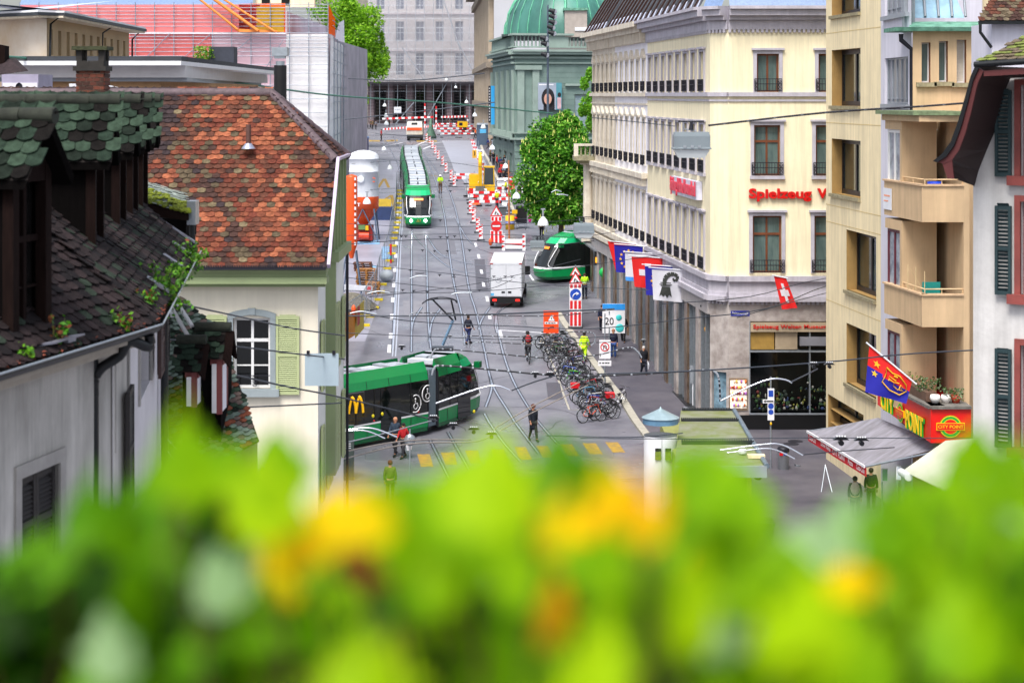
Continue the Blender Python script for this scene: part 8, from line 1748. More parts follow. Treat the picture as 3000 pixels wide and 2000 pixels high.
m.box((c.x+.05,c.y-.05,c.z+.0),(c.x+1.2,c.y,c.z+.1),iron); single('clover_sign',m,'bright green clover leaf sign hanging under the flags','sign')
b=thing('hanging_lantern','little wooden house lantern with a red side and toy figures on an iron arm','sign',P(2083,940,91)); Y=91.5; m=MB(iron); m.tube([P(2055,896,Y),P(2100,893,Y)],.03,6); m.tube([P(2082,894,Y),P(2082,910,Y)],.02,5); m.ball(P(2055,896,Y),.07,8); part('arm',m,b)
m=MB(mat('lantern_wood','4a3a1c',.7,var=.2)); a,c=P(2069,922,Y),P(2096,972,Y); m.box((a.x,Y-.2,c.z),(c.x,Y+.2,a.z)); m.hexa([(a.x-.05,Y-.25,a.z),(c.x+.05,Y-.25,a.z),((a.x+c.x)/2,Y-.25,a.z+.24)],(0,.5,0),mat('lantern_roof','6a6020',.7)); part('house',m,b)
m=MB(redp); m.box((a.x-.02,Y-.22,a.z-.35),(a.x+.12,Y-.2,a.z-.02)); m.ball((a.x+.0,Y-.2,c.z+.15),(.13,.1,.16),8,mat('teddy_gold','c8902c',.8)); m.ball((a.x+.0,Y-.22,c.z+.36),(.08,.08,.09),8,mat('teddy_gold','c8902c',.8)); part('figures',m,b)
m=MB(mat('notice_blue','2890e0',.5)); q=P(1798,905,108.5); m.box((q.x-.65,q.y,q.z-1.4),(q.x+.65,q.y+.1,q.z+.3),sg_w); m.box((q.x-.65,q.y-.02,q.z-.05),(q.x+.65,q.y,q.z+.3)); m.ball((q.x+.3,q.y,q.z-.5),(.18,.04,.18),10,mat('notice_teal','40c8c8',.5)); m.ball((q.x+.35,q.y,q.z-1.1),(.25,.04,.25),10,mat('notice_teal','40c8c8',.5)); m.cyl((q.x,q.y+.05,zg(q.y)),(q.x,q.y+.05,q.z-1.4),.05,.05,6,steel); single('notice_stand',m,'white and bright blue notice stand on the pavement','sign')
m=MB(greyp); c=G(2030,1205); c.z+=.12; m.box((c.x-.45,c.y-.3,c.z),(c.x+.35,c.y+.3,c.z+.06)); m.cyl(c,c+V((0,0,2.0)),.04,.04,6,whitem); m.box((c.x-.15,c.y-.06,c.z+1.3),(c.x+.25,c.y-.02,c.z+2.2)); single('notice_post',m,'grey plate on a white post beside the toy shop corner','sign')
for i,(px,c) in enumerate(((1893,'e8a0b0'),(1985,'c0c8d8'),(1957,'a81c28'))):
    pass
# burger restaurant sign on the red roofed house
m=MB(black); q=P(1006,1155,76); e=P(1066,1148,76); m.hexa([P(1006,1215,76),P(1066,1205,76),P(1066,1148,76),P(1006,1157,76)],(0,.25,0)); ym=mat('arch_yellow','f0b80c',.4,var=0)
def arch(x0_,x1_,rb,rt):
    c=(x0_+x1_)/2; m.tube(smooth([P(x0_,rb,75.9),P(x0_+4,(rb+rt)/2,75.9),P(c,rt,75.9),P(x1_-2,(rb+rt)/2,75.9),P(x1_,rb-2,75.9)],5),.055,5,ym)
arch(1022,1043,1212,1163); arch(1043,1064,1210,1161)
m.box((q.x-2.2,76.05,q.z-.3),(q.x,76.2,q.z-.1),iron); single('burger_sign',m,'black projecting sign with yellow double arches in front of the tram','sign')
m=MB(mat('totem_grey','44504c',.5)); q=G(1015,1390); q.y=78; a,c=P(1000,1247,78),P(1036,1247,78); m.box((a.x,78,0),(c.x,78.3,a.z)); m.box((a.x,77.97,a.z-.25),(c.x,78,a.z),tgd); textmb(m,'2',(a.x+.06,77.96,a.z-.55),(1,0,0),(0,0,1),width=.08,m=white,ext=.003)
for k in range(3): m.box((a.x+.06,77.97,a.z-.75-k*.09),(a.x+.4,77.98,a.z-.72-k*.09),white)
single('stop_totem',m,'grey tram stop totem with a green head and white lines','totem')
# ================================================================= square: column, kiosk, bins, boards
c=V((P(1939,0,69).x,69.6,0)); b=thing('advertising_column','round advertising column with white posters and a pale blue pointed roof','advertising column',c)
m=MB(white); m.lathe([(.62,.0),(.62,3.4)],c,28,mat('column_poster','e4e6ea',.5,var=.04)); part('drum',m,b); m=MB(mat('column_roof','8fa4ac',.4,.2,var=.12)); zt=rowz(1222,69.6); m.lathe([(.66,zt-.22),(.66,zt)],c,28,mat('column_band','5f86a4',.4)); m.lathe([(.7,zt),(.35,zt+.17),(.05,zt+.32),(.01,zt+.4)],c,28); part('roof',m,b)
m=MB(sg_k); 
for (u,z) in ((-.25,2.6),(.12,2.6)):
    m.box((c.x+u,c.y-.66,z),(c.x+u+.22,c.y-.6,z+.3),mat('poster_olive','6a7a2c',.6)); m.box((c.x+u,c.y-.655,z+.32),(c.x+u+.22,c.y-.6,z+.42),sg_k)
m.cyl((c.x,c.y-.625,1.0),(c.x,c.y-.625,3.4),.008,.008,4); part('posters',m,b)
Yk=75.4
b=thing('kiosk','flat roofed pavement kiosk with a mossy panelled roof behind the advertising column','kiosk',V((7.2,70,0)))
rk=mat('kiosk_roof','84857a',.85,scale=1.6,col2='66702c',cov=(.3,.7),var=0); 
m=MB(mat('kiosk_wall','8a8c50',.6,var=.1)); m.box((5.9,65.4,0),(8.25,74.8,2.95)); part('walls',m,b)
m=MB(rk)
q=[V((5.6,64.8,3.1)),V((8.8,64.8,3.1)),V((8.95,75.6,3.22)),V((6.8,75.6,3.22))]
m.hexa(q,(0,0,.08)); part('roof',m,b); m=MB(mat('kiosk_edge','6c7c8a',.4,.3)); m.tube([q[1]+V((0,0,.1)),q[2]+V((0,0,.1))],.1,6); m.hexa([q[0]+V((0,-.02,-.3)),q[1]+V((0,-.02,-.3)),q[1]+V((0,-.02,.1)),q[0]+V((0,-.02,.1))],(0,.1,0),greyp); part('roof_edge',m,b)
m=MB(mat('kiosk_dark_rib','2c3036',.5,.3))
for y,x0_ in ((75.5,6.85),(73.2,6.6),(68.6,6.2)):
    n=30
    for i in range(n): x=x0_+(8.8-x0_)*i/n; m.box((x,y,3.25),(x+.045,y+.06,3.42))
    m.box((x0_,y+.02,3.2),(8.85,y+.12,3.36))
part('snow_ribs',m,b)
m=MB(black); m.ball((8.6,65.6,2.75),(.2,.2,.2),12); part('loudspeaker',m,b); m=MB(mat('kiosk_post','b8a860',.6)); m.box((8.18,65.2,0),(8.32,65.4,2.9)); part('post',m,b)
m=MB(white); m.lathe([(.12,0),(.16,.1),(.1,.16),(.01,.17)],(8.2,66.8,3.25),12); m.box((8.3,66.0,3.22),(8.9,66.3,3.34),beige); part('roof_vents',m,b)
c=V((P(2238,0,65).x,65,0)); b=thing('wheelie_bin','dark green wheeled rubbish bin beside the kiosk','bin',c); m=MB(mat('bin_green','0e3a24',.5,var=.1)); m.loft([[(c.x-.26,65,.06),(c.x+.26,65,.06),(c.x+.26,65.6,.06),(c.x-.26,65.6,.06)],[(c.x-.34,64.9,1.1),(c.x+.34,64.9,1.1),(c.x+.34,65.7,1.1),(c.x-.34,65.7,1.1)]]); part('body',m,b); m=MB(mat('bin_green_lid','0c3020',.5)); m.box((c.x-.37,64.86,1.1),(c.x+.37,65.75,1.2)); part('lid',m,b)
for s in (-1,1): m=MB(black); m.cyl((c.x+s*.3-.04,65.0,.11),(c.x+s*.3+.04,65.0,.11),.11,.11,10); part('wheel',m,b)
c=G(2295,1381); b=thing('litter_bin','round steel litter bin with a dark top and coloured stickers','bin',c); m=MB(mat('bin_steel','8e9298',.35,.6,var=.1)); m.lathe([(.22,0),(.24,.05),(.24,.85)],c,20); part('drum',m,b); m=MB(iron); m.lathe([(.25,.85),(.26,.9),(.26,1.0),(.2,1.06),(.01,1.07)],c,20); part('top',m,b); m=MB(redp); m.box((c.x-.2,c.y-.255,c.z+.72),(c.x-.05,c.y-.235,c.z+.84)); m.box((c.x-.02,c.y-.26,c.z+.74),(c.x+.12,c.y-.24,c.z+.84),sg_b); part('stickers',m,b)
c=G(2337,1374); m=MB(mat('pigeon_grey','5c6068',.7)); m.ball((c.x,c.y,c.z+.12),(.13,.07,.08),8); m.ball((c.x-.1,c.y,c.z+.2),.04,6); m.hexa([(c.x+.1,c.y-.03,c.z+.1),(c.x+.24,c.y-.03,c.z+.06),(c.x+.24,c.y+.03,c.z+.06),(c.x+.1,c.y+.03,c.z+.1)],(0,0,.02)); m.tube([(c.x,c.y-.02,c.z+.06),(c.x,c.y-.02,c.z)],.006,4); m.tube([(c.x+.02,c.y+.02,c.z+.06),(c.x+.02,c.y+.02,c.z)],.006,4); single('pigeon',m,'grey pigeon on the paving right of the litter bin','pigeon')
m=MB(steel); a=P(2418,1362,76)
for (x,r) in ((2405,1450),(2440,1450)): p=G(x,r); m.tube([a,p],.025,5)
m.tube([a,V((a.x+.1,a.y+1.2,0))],.025,5); single('easel',m,'thin steel trestle standing left of the snack bar front','trestle')
for (xa,xb,ra,rb,Y,c,l) in ((2583,2602,1372,1410,66,'7ab090','green tinted menu board under the cream canopy'),(2626,2640,1365,1405,65,'d0d8e4','narrow white menu board under the awning')):
    m=MB(white); a,c_=P(xa,ra,Y),P(xb,rb,Y); m.box((a.x,Y,c_.z),(c_.x,Y+.05,a.z)); m.box((a.x+.03,Y-.01,c_.z+.03),(c_.x-.03,Y,a.z-.03),mat('menu_'+c,c,.5,var=.2)); m.box((a.x,Y+.0,0),(a.x+.05,Y+.05,c_.z),steel); single('menu_board',m,l,'sign')
c=V((P(2610,0,63).x,63,0)); m=MB(black); m.hexa([(c.x-.4,63,0),(c.x+.4,63,0),(c.x+.32,63.2,1.1),(c.x-.32,63.2,1.1)],(0,.04,0)); m.hexa([(c.x-.33,62.99,.2),(c.x+.33,62.99,.2),(c.x+.27,63.15,1.0),(c.x-.27,63.15,1.0)],(0,-.02,0),mat('chalkboard','2c3c34',.7,var=.2)); single('a_board',m,'black framed chalkboard on the pavement under the canopy','sign')
m=MB(greyp); c=P(1201,1288,70); m.lathe([(.001,0),(.22,0),(.22,.03),(.001,.03)],(0,0,0),20,mat('mirror_disc','9aa2a8',.2,.6)); m.v=[(c.x+x,c.y-z,c.z+y) for x,y,z in m.v]; m.cyl(V((c.x,70,0)),V((c.x,70,c.z+.4)),.03,.03,6,steel); single('round_sign',m,'grey back of a round sign on a thin post near the couple','sign')
m=MB(mat('cream_awning','d8d4c4',.8,var=.05)); m.hexa([P(480,1490,25),P(700,1560,27),P(690,1700,24),P(480,1700,22)],(0,0,.03)); single('lower_awning',m,'cream awning below the little red framed dormers','awning')

rx=random.Random(4)
for i,(x,r,c_,l) in enumerate(((1450,566,'d8dce0','pale crate beside the excavator tracks'),(1466,590,'2850b0','blue toolbox behind the barrier boards'),(1480,606,'e8e8ec','white bucket by the timber pole'),(1436,592,'5a5a60','grey generator in the pit corner'),(1500,640,'8a6a48','plank bundle behind the yellow barrel'),(1392,600,'e06020','orange cable drum at the pit edge'),(1486,566,'b8c0c8','silver pipe bundle above the timber pole'),(1474,632,'44484c','dark pump right of the roadworks triangle'),(1404,560,'c8a030','yellow crate left of the excavator'),(1462,650,'70747c','grey cable box beside the no entry disc'))):
    c=G(x,r); w_,h_=rx.uniform(.3,.6),rx.uniform(.35,.8); m=MB(mat('works_'+c_,c_,.5,var=.15)); m.hexa([(c.x-w_,c.y,c.z),(c.x+w_,c.y,c.z),(c.x+w_*.9,c.y+.1,c.z+h_),(c.x-w_*.9,c.y+.1,c.z+h_)],(0,.6,0)); m.box((c.x-w_*1.02,c.y+.02,c.z+h_),(c.x+w_*1.02,c.y+.7,c.z+h_+.06),greyp); m.tube([(c.x-.12,c.y+.3,c.z+h_+.05),(c.x,c.y+.3,c.z+h_+.16),(c.x+.12,c.y+.3,c.z+h_+.05)],.02,4,iron)
    single('site_equipment',m,l,'equipment','tools and boxes at the excavator pit')
for i,(x,r,t_) in enumerate(((1402,584,'e8701c'),(1456,612,'d8e020'),(1482,580,'d8e020'),(1380,560,'d8601c'))): person(['worker in an orange jacket left of the excavator bucket','worker in a yellow vest between the barrier boards','worker in a yellow vest right of the excavator cab','worker in an orange vest at the pit edge'][i],x,r,rx.uniform(0,360),'bent',top=t_,legs='3a3c48',h=1.76,hat='helmet')
# ================================================================= overhead lines
def wy(r,h=7.6): return max(26,min(150,(EYE-h)*FPX/max(60,r-HZ)))
def wire(label,pts,r=.012,m=None,Y=None,beads=0,name='overhead_wire',group='overhead tram wires and span cables',sagk=5):
    q=[]
    for i,p in enumerate(pts):
        y=(Y[0]+(Y[1]-Y[0])*i/(len(pts)-1)) if Y else wy(p[1]); q.append(P(p[0],p[1],y))
    if len(q)==2:
        mid=(q[0]+q[1])/2; mid.z-=(q[0]-q[1]).length*.006; q=[q[0],mid,q[1]]
    s=smooth(q,sagk); w=MB(m or wirem); w.tube(s,r*(1.5 if name=='overhead_wire' else 1.1),5)
    if beads:
        d=densify(s,beads)
        for k in range(1,len(d)-1,1): a,c=d[k],d[k+1]; e=(c-a).normalized()*.03; w.cyl(a-e,a+e,r*1.35,r*1.35,6,greyp)
    return single(name,w,label,'cable' if name!='overhead_wire' else 'wire',group)
L_=lambda i:['thin span wire','dark contact wire','grey stay wire','fine cable','slack wire','taut wire'][i%6]
wire('thin green wire crossing high from the left edge toward the concert hall',[(0,165),(430,203),(800,258),(1010,283),(1300,302),(1620,333)],.03,wgreen,(60,130))
wire('beaded cable carrying the big grey lamp, right of the lamp',[(2075,368),(2420,330),(2700,312),(3010,288)],.014,iron,(37,37),beads=.55)
wire('thin wire left of the big grey hanging lamp',[(1735,345),(1860,357),(1978,370)],.006,wirem,(37,37))
wire('long pale wire running down from the left edge across the cream house',[(0,930),(260,1000),(560,1068),(830,1130),(1005,1165),(1280,1232)],.012,wirem,(22,45))
wire('wire from the near wall past the blank blue plate',[(335,980),(480,993),(720,1018),(900,1040),(1010,1052)],.010,wirem,(26,39))
wire('upper wire sloping across the arched window',[(535,892),(690,925),(860,962),(1010,983)],.010,wirem,(28,39))
wire('wire anchored low on the near wall by an insulator',[(335,1178),(480,1192),(690,1193),(1000,1180)],.010,wirem,(26,39))
wire('rod like wire at the lower left in front of the closed shutters',[(-10,1422),(180,1398),(380,1376),(520,1352)],.016,greyp,(24,30))
wire('upper of two lines at the left edge below the insulator',[(-10,1505),(70,1492),(150,1492)],.01,greyp,(24,26)); wire('lower of two lines at the left edge below the insulator',[(-10,1522),(70,1515),(150,1500)],.01,greyp,(24,26))
wire('first of the twin wires rising from the square to the bicycles',[(500,1400),(800,1330),(1040,1290),(1270,1230)],.014,greyp,(40,62))
wire('upper twin trolley wire running up to the bicycle row',[(1450,1254),(1550,1195),(1700,1118)],.014,mat('wire_tan','9a9088',.5),(62,74)); wire('lower twin trolley wire running up to the bicycle row',[(1465,1262),(1560,1208),(1722,1128)],.014,mat('wire_tan','9a9088',.5),(62,74))
wire('lower trolley wire curving under the insulators',[(560,1460),(1000,1345),(1200,1300),(1400,1292),(1450,1258)],.014,mat('wire_tan','9a9088',.5),(42,62)); wire('upper trolley wire curving under the insulators',[(560,1440),(1000,1325),(1200,1290),(1380,1288)],.014,mat('wire_tan','9a9088',.5),(42,62))
for i,(pts,r) in enumerate([([(1735,552),(1900,575),(2420,512)],.01),([(1700,598),(2100,608),(2420,590),(2845,592)],.016),([(1735,690),(2060,640),(2420,604)],.012),([(1560,800),(1740,775),(2070,726),(2160,712)],.01),([(2160,930),(2300,890),(2420,858)],.012),([(1940,890),(2200,868),(2420,815),(2850,760)],.012),([(1985,935),(2240,905),(2420,838),(2600,800),(3010,735)],.014),([(1760,1095),(2050,1085),(2420,1060),(2680,1035),(3010,1018)],.016),([(1000,925),(1250,925),(1500,918),(1800,905)],.02),([(1010,905),(1200,940),(1500,955),(1740,962),(2000,935)],.012),([(1010,690),(1300,686),(1560,690),(1740,700)],.012),([(1010,655),(1240,665),(1450,660),(1740,640)],.012),([(1020,715),(1300,700),(1560,720),(1740,705)],.016),([(1010,850),(1240,858),(1450,850),(1740,822)],.01),([(1010,770),(1300,800),(1550,830),(1900,850)],.01),([(1010,975),(1250,985),(1540,995),(1800,985)],.01),([(1010,812),(1170,830),(1400,850),(1500,820)],.01),([(1080,870),(1400,830),(1700,760)],.01),([(1010,560),(1250,548),(1500,545),(1740,515)],.012),([(1030,480),(1250,470),(1480,500),(1700,530)],.012),([(1540,600),(1640,570),(1740,535)],.012),([(1010,350),(1200,330),(1450,300)],.03),([(1100,392),(1260,400),(1440,390)],.02),([(1020,230),(1200,236),(1420,215)],.03),([(1700,1283),(2000,1285),(2400,1282),(2760,1283),(3010,1280)],.010),([(1600,1275),(1850,1280),(2000,1268)],.01),([(2130,1612),(2300,1605),(2480,1616),(2650,1618)],.014),([(1500,1143),(1560,1120),(1625,1100)],.014),([(2318,1118),(2360,1098),(2395,1080)],.014),([(2345,1332),(2450,1322),(2620,1310)],.012)]):
    mid=pts[len(pts)//2]; side='left' if mid[0]<1350 else 'middle' if mid[0]<1700 else 'right'
    lv='topmost' if mid[1]<400 else 'high' if mid[1]<600 else 'upper' if mid[1]<750 else 'mid level' if mid[1]<900 else 'lower' if mid[1]<1100 else 'lowest'
    wire('%s, %s, over the street %s, near %s'%(L_(i),lv,side,['the lamp row','the sign letters','the window grilles','the white lamp','the slanting red flag','the staff flag','the corner cornice','the snack bar flag','the road drain','the box van','the far tram roof','the silo hopper','the tram nose','the fence feet','the turn arrow sign','the walking navy figure','the grey tank','the pantograph head','the excavator','the blue skip','the chestnut crown','the far barrier bars','the far truck','the bank piers','the grey awning','the pointed column roof','the wheelie bin','the thin silver arm','the guide sign','the red valance'][i]),pts,r,Y=((58,63) if mid[1]>1100 and mid[0]>1900 else None))
wire('black beaded feeder cable crossing above the white van',[(1200,932),(1206,918),(1240,916),(1400,922),(1620,925),(1800,906)],.016,cable,(70,70),beads=1.1,name='feeder_cable',group='black feeder cables')
wire('black feeder cable arching from the tram roof',[(1262,1050),(1270,1030),(1297,1022),(1456,1036),(1600,1048),(1740,1041),(1840,1018),(1868,1030),(1880,1048)],.02,cable,(66,66),beads=1.3,name='feeder_cable',group='black feeder cables')
wire('thickest black feeder cable with a bent down end by the toy shop',[(1266,1098),(1272,1080),(1297,1071),(1456,1084),(1626,1099),(1800,1099),(2060,1084),(2092,1088),(2106,1110),(2110,1176)],.027,cable,(60,60),beads=1.6,name='feeder_cable',group='black feeder cables')
wire('beaded feeder cable loop above the bicycles',[(1360,1010),(1358,990),(1380,984),(1560,986),(1680,972),(1738,976),(1742,1000),(1732,1012)],.016,cable,(68,68),beads=1.2,name='feeder_cable',group='black feeder cables')
wire('feeder cable passing behind the walking cyclist',[(1378,1020),(1388,1006),(1420,1002),(1560,1008),(1700,1004),(1790,1002)],.013,cable,(68,68),beads=1.2,name='feeder_cable',group='black feeder cables')
# curved silver pull-off arms
for i,(pts,Y,r,l) in enumerate([([(1277,1181),(1402,1138),(1456,1130),(1493,1142)],62,.045,'curved bright steel arm in front of the second tram car'),([(2111,1174),(2200,1130),(2259,1110),(2300,1112),(2320,1121)],60,.045,'curved bright steel arm before the dark toy shop window'),([(2110,1318),(2230,1302),(2290,1302),(2352,1333)],56,.04,'upper of two curved steel arms over the kiosk roof'),([(2130,1326),(2230,1314),(2275,1318),(2328,1343)],56,.035,'lower of two curved steel arms over the kiosk roof'),([(800,1318),(812,1290),(900,1272),(1020,1258),(1090,1254),(1163,1280)],52,.04,'long steel arm reaching across the tram from the cream house'),([(950,1272),(1060,1260),(1128,1284)],52,.035,'lower parallel steel arm in front of the tram'),([(1322,863),(1340,858),(1383,857)],75,.04,'pale curved arm between the left rails'),([(1200,816),(1225,808),(1252,809)],85,.04,'pale curved arm above the left rail'),([(1076,860),(1110,853),(1143,858)],75,.04,'pale curved arm above the yellow feet'),([(1025,918),(1060,912),(1103,920)],70,.04,'pale curved arm over the yellow container'),([(1615,564),(1630,557),(1645,562)],105,.05,'upper pale curved arm in front of the chestnut'),([(1630,570),(1650,570),(1664,573)],105,.05,'lower pale curved arm in front of the chestnut')]):
    m=MB(steelb if Y<64 else steel); m.tube(smooth([P(a,c,Y) for a,c in pts],5),r*.62,8); single('pull_off_arm',m,l,'bracket','curved pull-off arms of the tram wires')
def insul(px,row,Y,s,label):
    p=P(px,row,Y); m=MB(mat('insulator_black','0e0f16',.3,var=0)); f=Y/FPX*s; m.hexa([p+V((-f,-.05,0)),p+V((f,-.05,0)),p+V((f*.55,-.05,f*.35)),p+V((-f*.55,-.05,f*.35))],(0,.14,0)); m.cyl(p+V((0,-.08,-f*.35)),p+V((0,.1,-f*.35)),f*.33,f*.33,10); m.cyl(p+V((0,0,-f*.1)),p+V((0,0,-f*.6)),f*.14,f*.14,6)
    for k in range(4): m.ball((p.x-f*.5+f*.33*k,p.y,p.z+f*.42),f*.13,5,whitem)
    single('insulator',m,label,'insulator','black insulator clamps on the tram wires')
for px,row,Y,s,l in ((1270,1224,58,17,'first'),(1328,1246,58,17,'second'),(1388,1258,58,18,'third'),(1440,1272,58,18,'fourth')): insul(px,row,Y,s,'black insulator clamp, the %s from the left of four below the tram'%l)
for px,row,Y,s,l in ((1568,1096,60,15,'left of two under the thick cable by the bicycles'),(1612,1096,60,15,'right of two under the thick cable by the bicycles'),(2384,1068,58,16,'left of two beside the beige block'),(2430,1068,58,16,'right of two beside the beige block'),(2464,1288,52,24,'larger one over the grey awning'),(2524,1290,52,22,'smaller one over the grey awning'),(22,1490,24,26,'big one at the lower left edge'),(62,1500,24,22,'half of the lower left pair'),(1177,1016,66,12,'perched above the tram roof'),(1586,1010,68,12,'above the parked bicycles'),(1885,998,70,9,'above the woman with the white bag'),(1318,985,70,7,'beside the pantograph arm')): insul(px,row,Y,s,'black insulator clamp, %s'%l)
m=MB(mat('small_clamp','1c1e28',.5))
for (x,r) in ((1176,692),(1189,692),(1290,694),(1310,695),(1332,692),(1238,733),(1273,735),(1311,735),(1376,733),(1202,791),(1288,805),(1330,805),(1330,812),(1180,849),(1212,852),(1252,855),(1405,850),(1447,810),(1480,810),(1500,810),(1290,645),(1320,560),(1318,545)):
    y=wy(r); p=P(x,r,y); f=y/FPX; single('wire_clamp',MB(mat('small_clamp','1c1e28',.5)).box((p.x-5*f,y-.05,p.z),(p.x+5*f,y+.05,p.z+2*f)).box((p.x-1.5*f,y-.04,p.z-4*f),(p.x+1.5*f,y+.04,p.z)),'tiny dark clamp on an overhead wire above the rails','clamp','tiny dark wire clamps above the rails')
# lamps hung on wires
def bell(px,row,w,label,Y=None):
    y=Y or .62*FPX/w; p=P(px,row,y); s=.31; t=thing('bell_lamp',label,'street lamp',p,'white bell shaped lamps over the street'); m=MB(mat('lamp_white','dfe6ea',.35,var=.03)); m.lathe([(s,0),(s*.95,.12),(s*.72,.3),(s*.35,.42),(s*.3,.46),(s*.01,.47)],p,16); part('shade',m,t); m=MB(greyp); m.cyl(p+V((0,0,.45)),p+V((0,0,.85)),.06,.05,8); m.box((p.x-.12,p.y-.03,p.z+.85),(p.x+.12,p.y+.03,p.z+.93)); part('hanger',m,t); m=MB(mat('lamp_lens','b8c4cc',.2,var=0)); m.lathe([(.01,-.03),(s*.8,-.01),(s*.85,.0)],p,14); part('lens',m,t)
for a in ((1127,312,12,'highest one on the left above the crossing'),(1131,342,13,'second from the top on the left'),(1132,366,15,'third from the top on the left'),(1125,440,14,'left of the far tram tail'),(1142,496,17,'beside the far tram roof'),(1075,597,24,'in front of the orange silo hopper'),(1367,302,12,'upper right one before the bank'),(1391,341,14,'right one near the blue disc sign'),(1416,376,16,'above the grey toilet cabin'),(1442,438,18,'above the waiting crowd'),(1481,492,18,'in front of the hall base'),(1513,581,24,'left of the chestnut crown'),(1591,660,33,'largest one, above the yellow jacket'),(1308,236,10,'topmost one before the gauze'),(1335,258,9,'small one near the scaffold foot')): bell(a[0],a[1],a[2],'white bell lamp, '+a[3])
def lum(px,row,w,label):
    y=.72*FPX/w; p=P(px,row,y); t=thing('hanging_luminaire',label,'street lamp',p,'boxy grey luminaires hung on cables'); h=.36; m=MB(mat('luminaire_grey','7c868c',.4,.1,var=.05))
    R_=[[(p.x-h*a,y-h*.55*a,p.z+z),(p.x+h*a,y-h*.55*a,p.z+z),(p.x+h*a,y+h*.55*a,p.z+z),(p.x-h*a,y+h*.55*a,p.z+z)] for a,z in ((1.06,.0),(1.06,.03),(1,.04),(1,.26),(.93,.34))]; m.loft(R_); part('housing',m,t)
    m=MB(mat('luminaire_glass','cfd4d4',.15,var=.05)); m.loft([[(p.x-h*a,y-h*.5*a,p.z+z),(p.x+h*a,y-h*.5*a,p.z+z),(p.x+h*a,y+h*.5*a,p.z+z),(p.x-h*a,y+h*.5*a,p.z+z)] for a,z in ((.72,-.17),(.98,-.01))]); part('diffuser',m,t)
    m=MB(iron); m.tube([(p.x-.26,y,p.z+.55),(p.x+.26,y,p.z+.55)],.018,6); m.cyl((p.x,y,p.z+.38),(p.x,y,p.z+.55),.05,.03,8); m.tube([(p.x-.15,y,p.z+.52),(p.x-.14,y,p.z+.4),(p.x+.1,y,p.z+.36)],.012,5,greyp); part('hanger',m,t)
    m=MB(greyp)
    for s in (-.4,0,.4): m.box((p.x+h*s-.03,y-h*.56-.02,p.z+.03),(p.x+h*s+.03,y-h*.56,p.z+.08))
    part('latches',m,t)
lum(2025,437,106,'large grey luminaire hanging in front of the cream facade'); lum(1710,682,60,'middle sized luminaire hanging above the emerging tram'); lum(1574,725,42,'smallest luminaire hanging left of the emerging tram')
m=MB(mat('blank_plate','9fb0ba',.5,var=.04)); Y=37; a,c=P(893,1035,Y),P(992,1130,Y); m.box((a.x,Y,c.z),(c.x,Y+.02,a.z)); 
for x in (903,978): p=P(x,1036,Y); m.box((p.x-.03,Y-.03,p.z-.02),(p.x+.03,Y+.03,p.z+.06),iron)
single('blank_plate',m,'blank blue grey plate hanging from a wire before the cream house','sign')
# ================================================================= leafy hedge on the terrace parapet in the foreground
R9=random.Random(11)
def leafmat(n,c,c2): return mat(n,c,.55,var=0,scale=14,col2=c2,trans=.5,spec=.12)
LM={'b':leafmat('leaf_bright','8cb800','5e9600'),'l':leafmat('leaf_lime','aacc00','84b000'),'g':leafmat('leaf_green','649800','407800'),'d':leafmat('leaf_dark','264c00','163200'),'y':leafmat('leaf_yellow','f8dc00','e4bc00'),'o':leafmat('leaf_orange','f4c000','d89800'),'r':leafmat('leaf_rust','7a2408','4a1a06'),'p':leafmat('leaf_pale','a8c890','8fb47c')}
def leaf(m,c,size,yaw,pitch,roll,mm):
    """five pointed vine leaf, cupped along the midrib"""
    M=Matrix.Translation(c)@Matrix.Rotation(yaw,4,'Z')@Matrix.Rotation(pitch,4,'X')@Matrix.Rotation(roll,4,'Y')
    pr=[(0,-.5),(.12,-.55),(.3,-.42),(.52,-.3),(.40,-.12),(.55,.12),(.32,.14),(.24,.34),(0,.62)]
    R_=[M@V((x*size,y*size,-.12*size*abs(x)*2)) for x,y in pr]; Lf=[M@V((-x*size,y*size,-.12*size*abs(x)*2)) for x,y in pr]
    mid=M@V((0,0,.02*size)); vs=R_+[mid]+Lf[1:-1]; n=len(R_)
    m.add(vs,[(i,i+1,n) for i in range(n-1)],mm,True); k=n+1; ls=[0]+[k+i for i in range(n-2)]+[n-1]
    m.add(vs,[(ls[i+1],ls[i],n) for i in range(len(ls)-1)],mm,True)
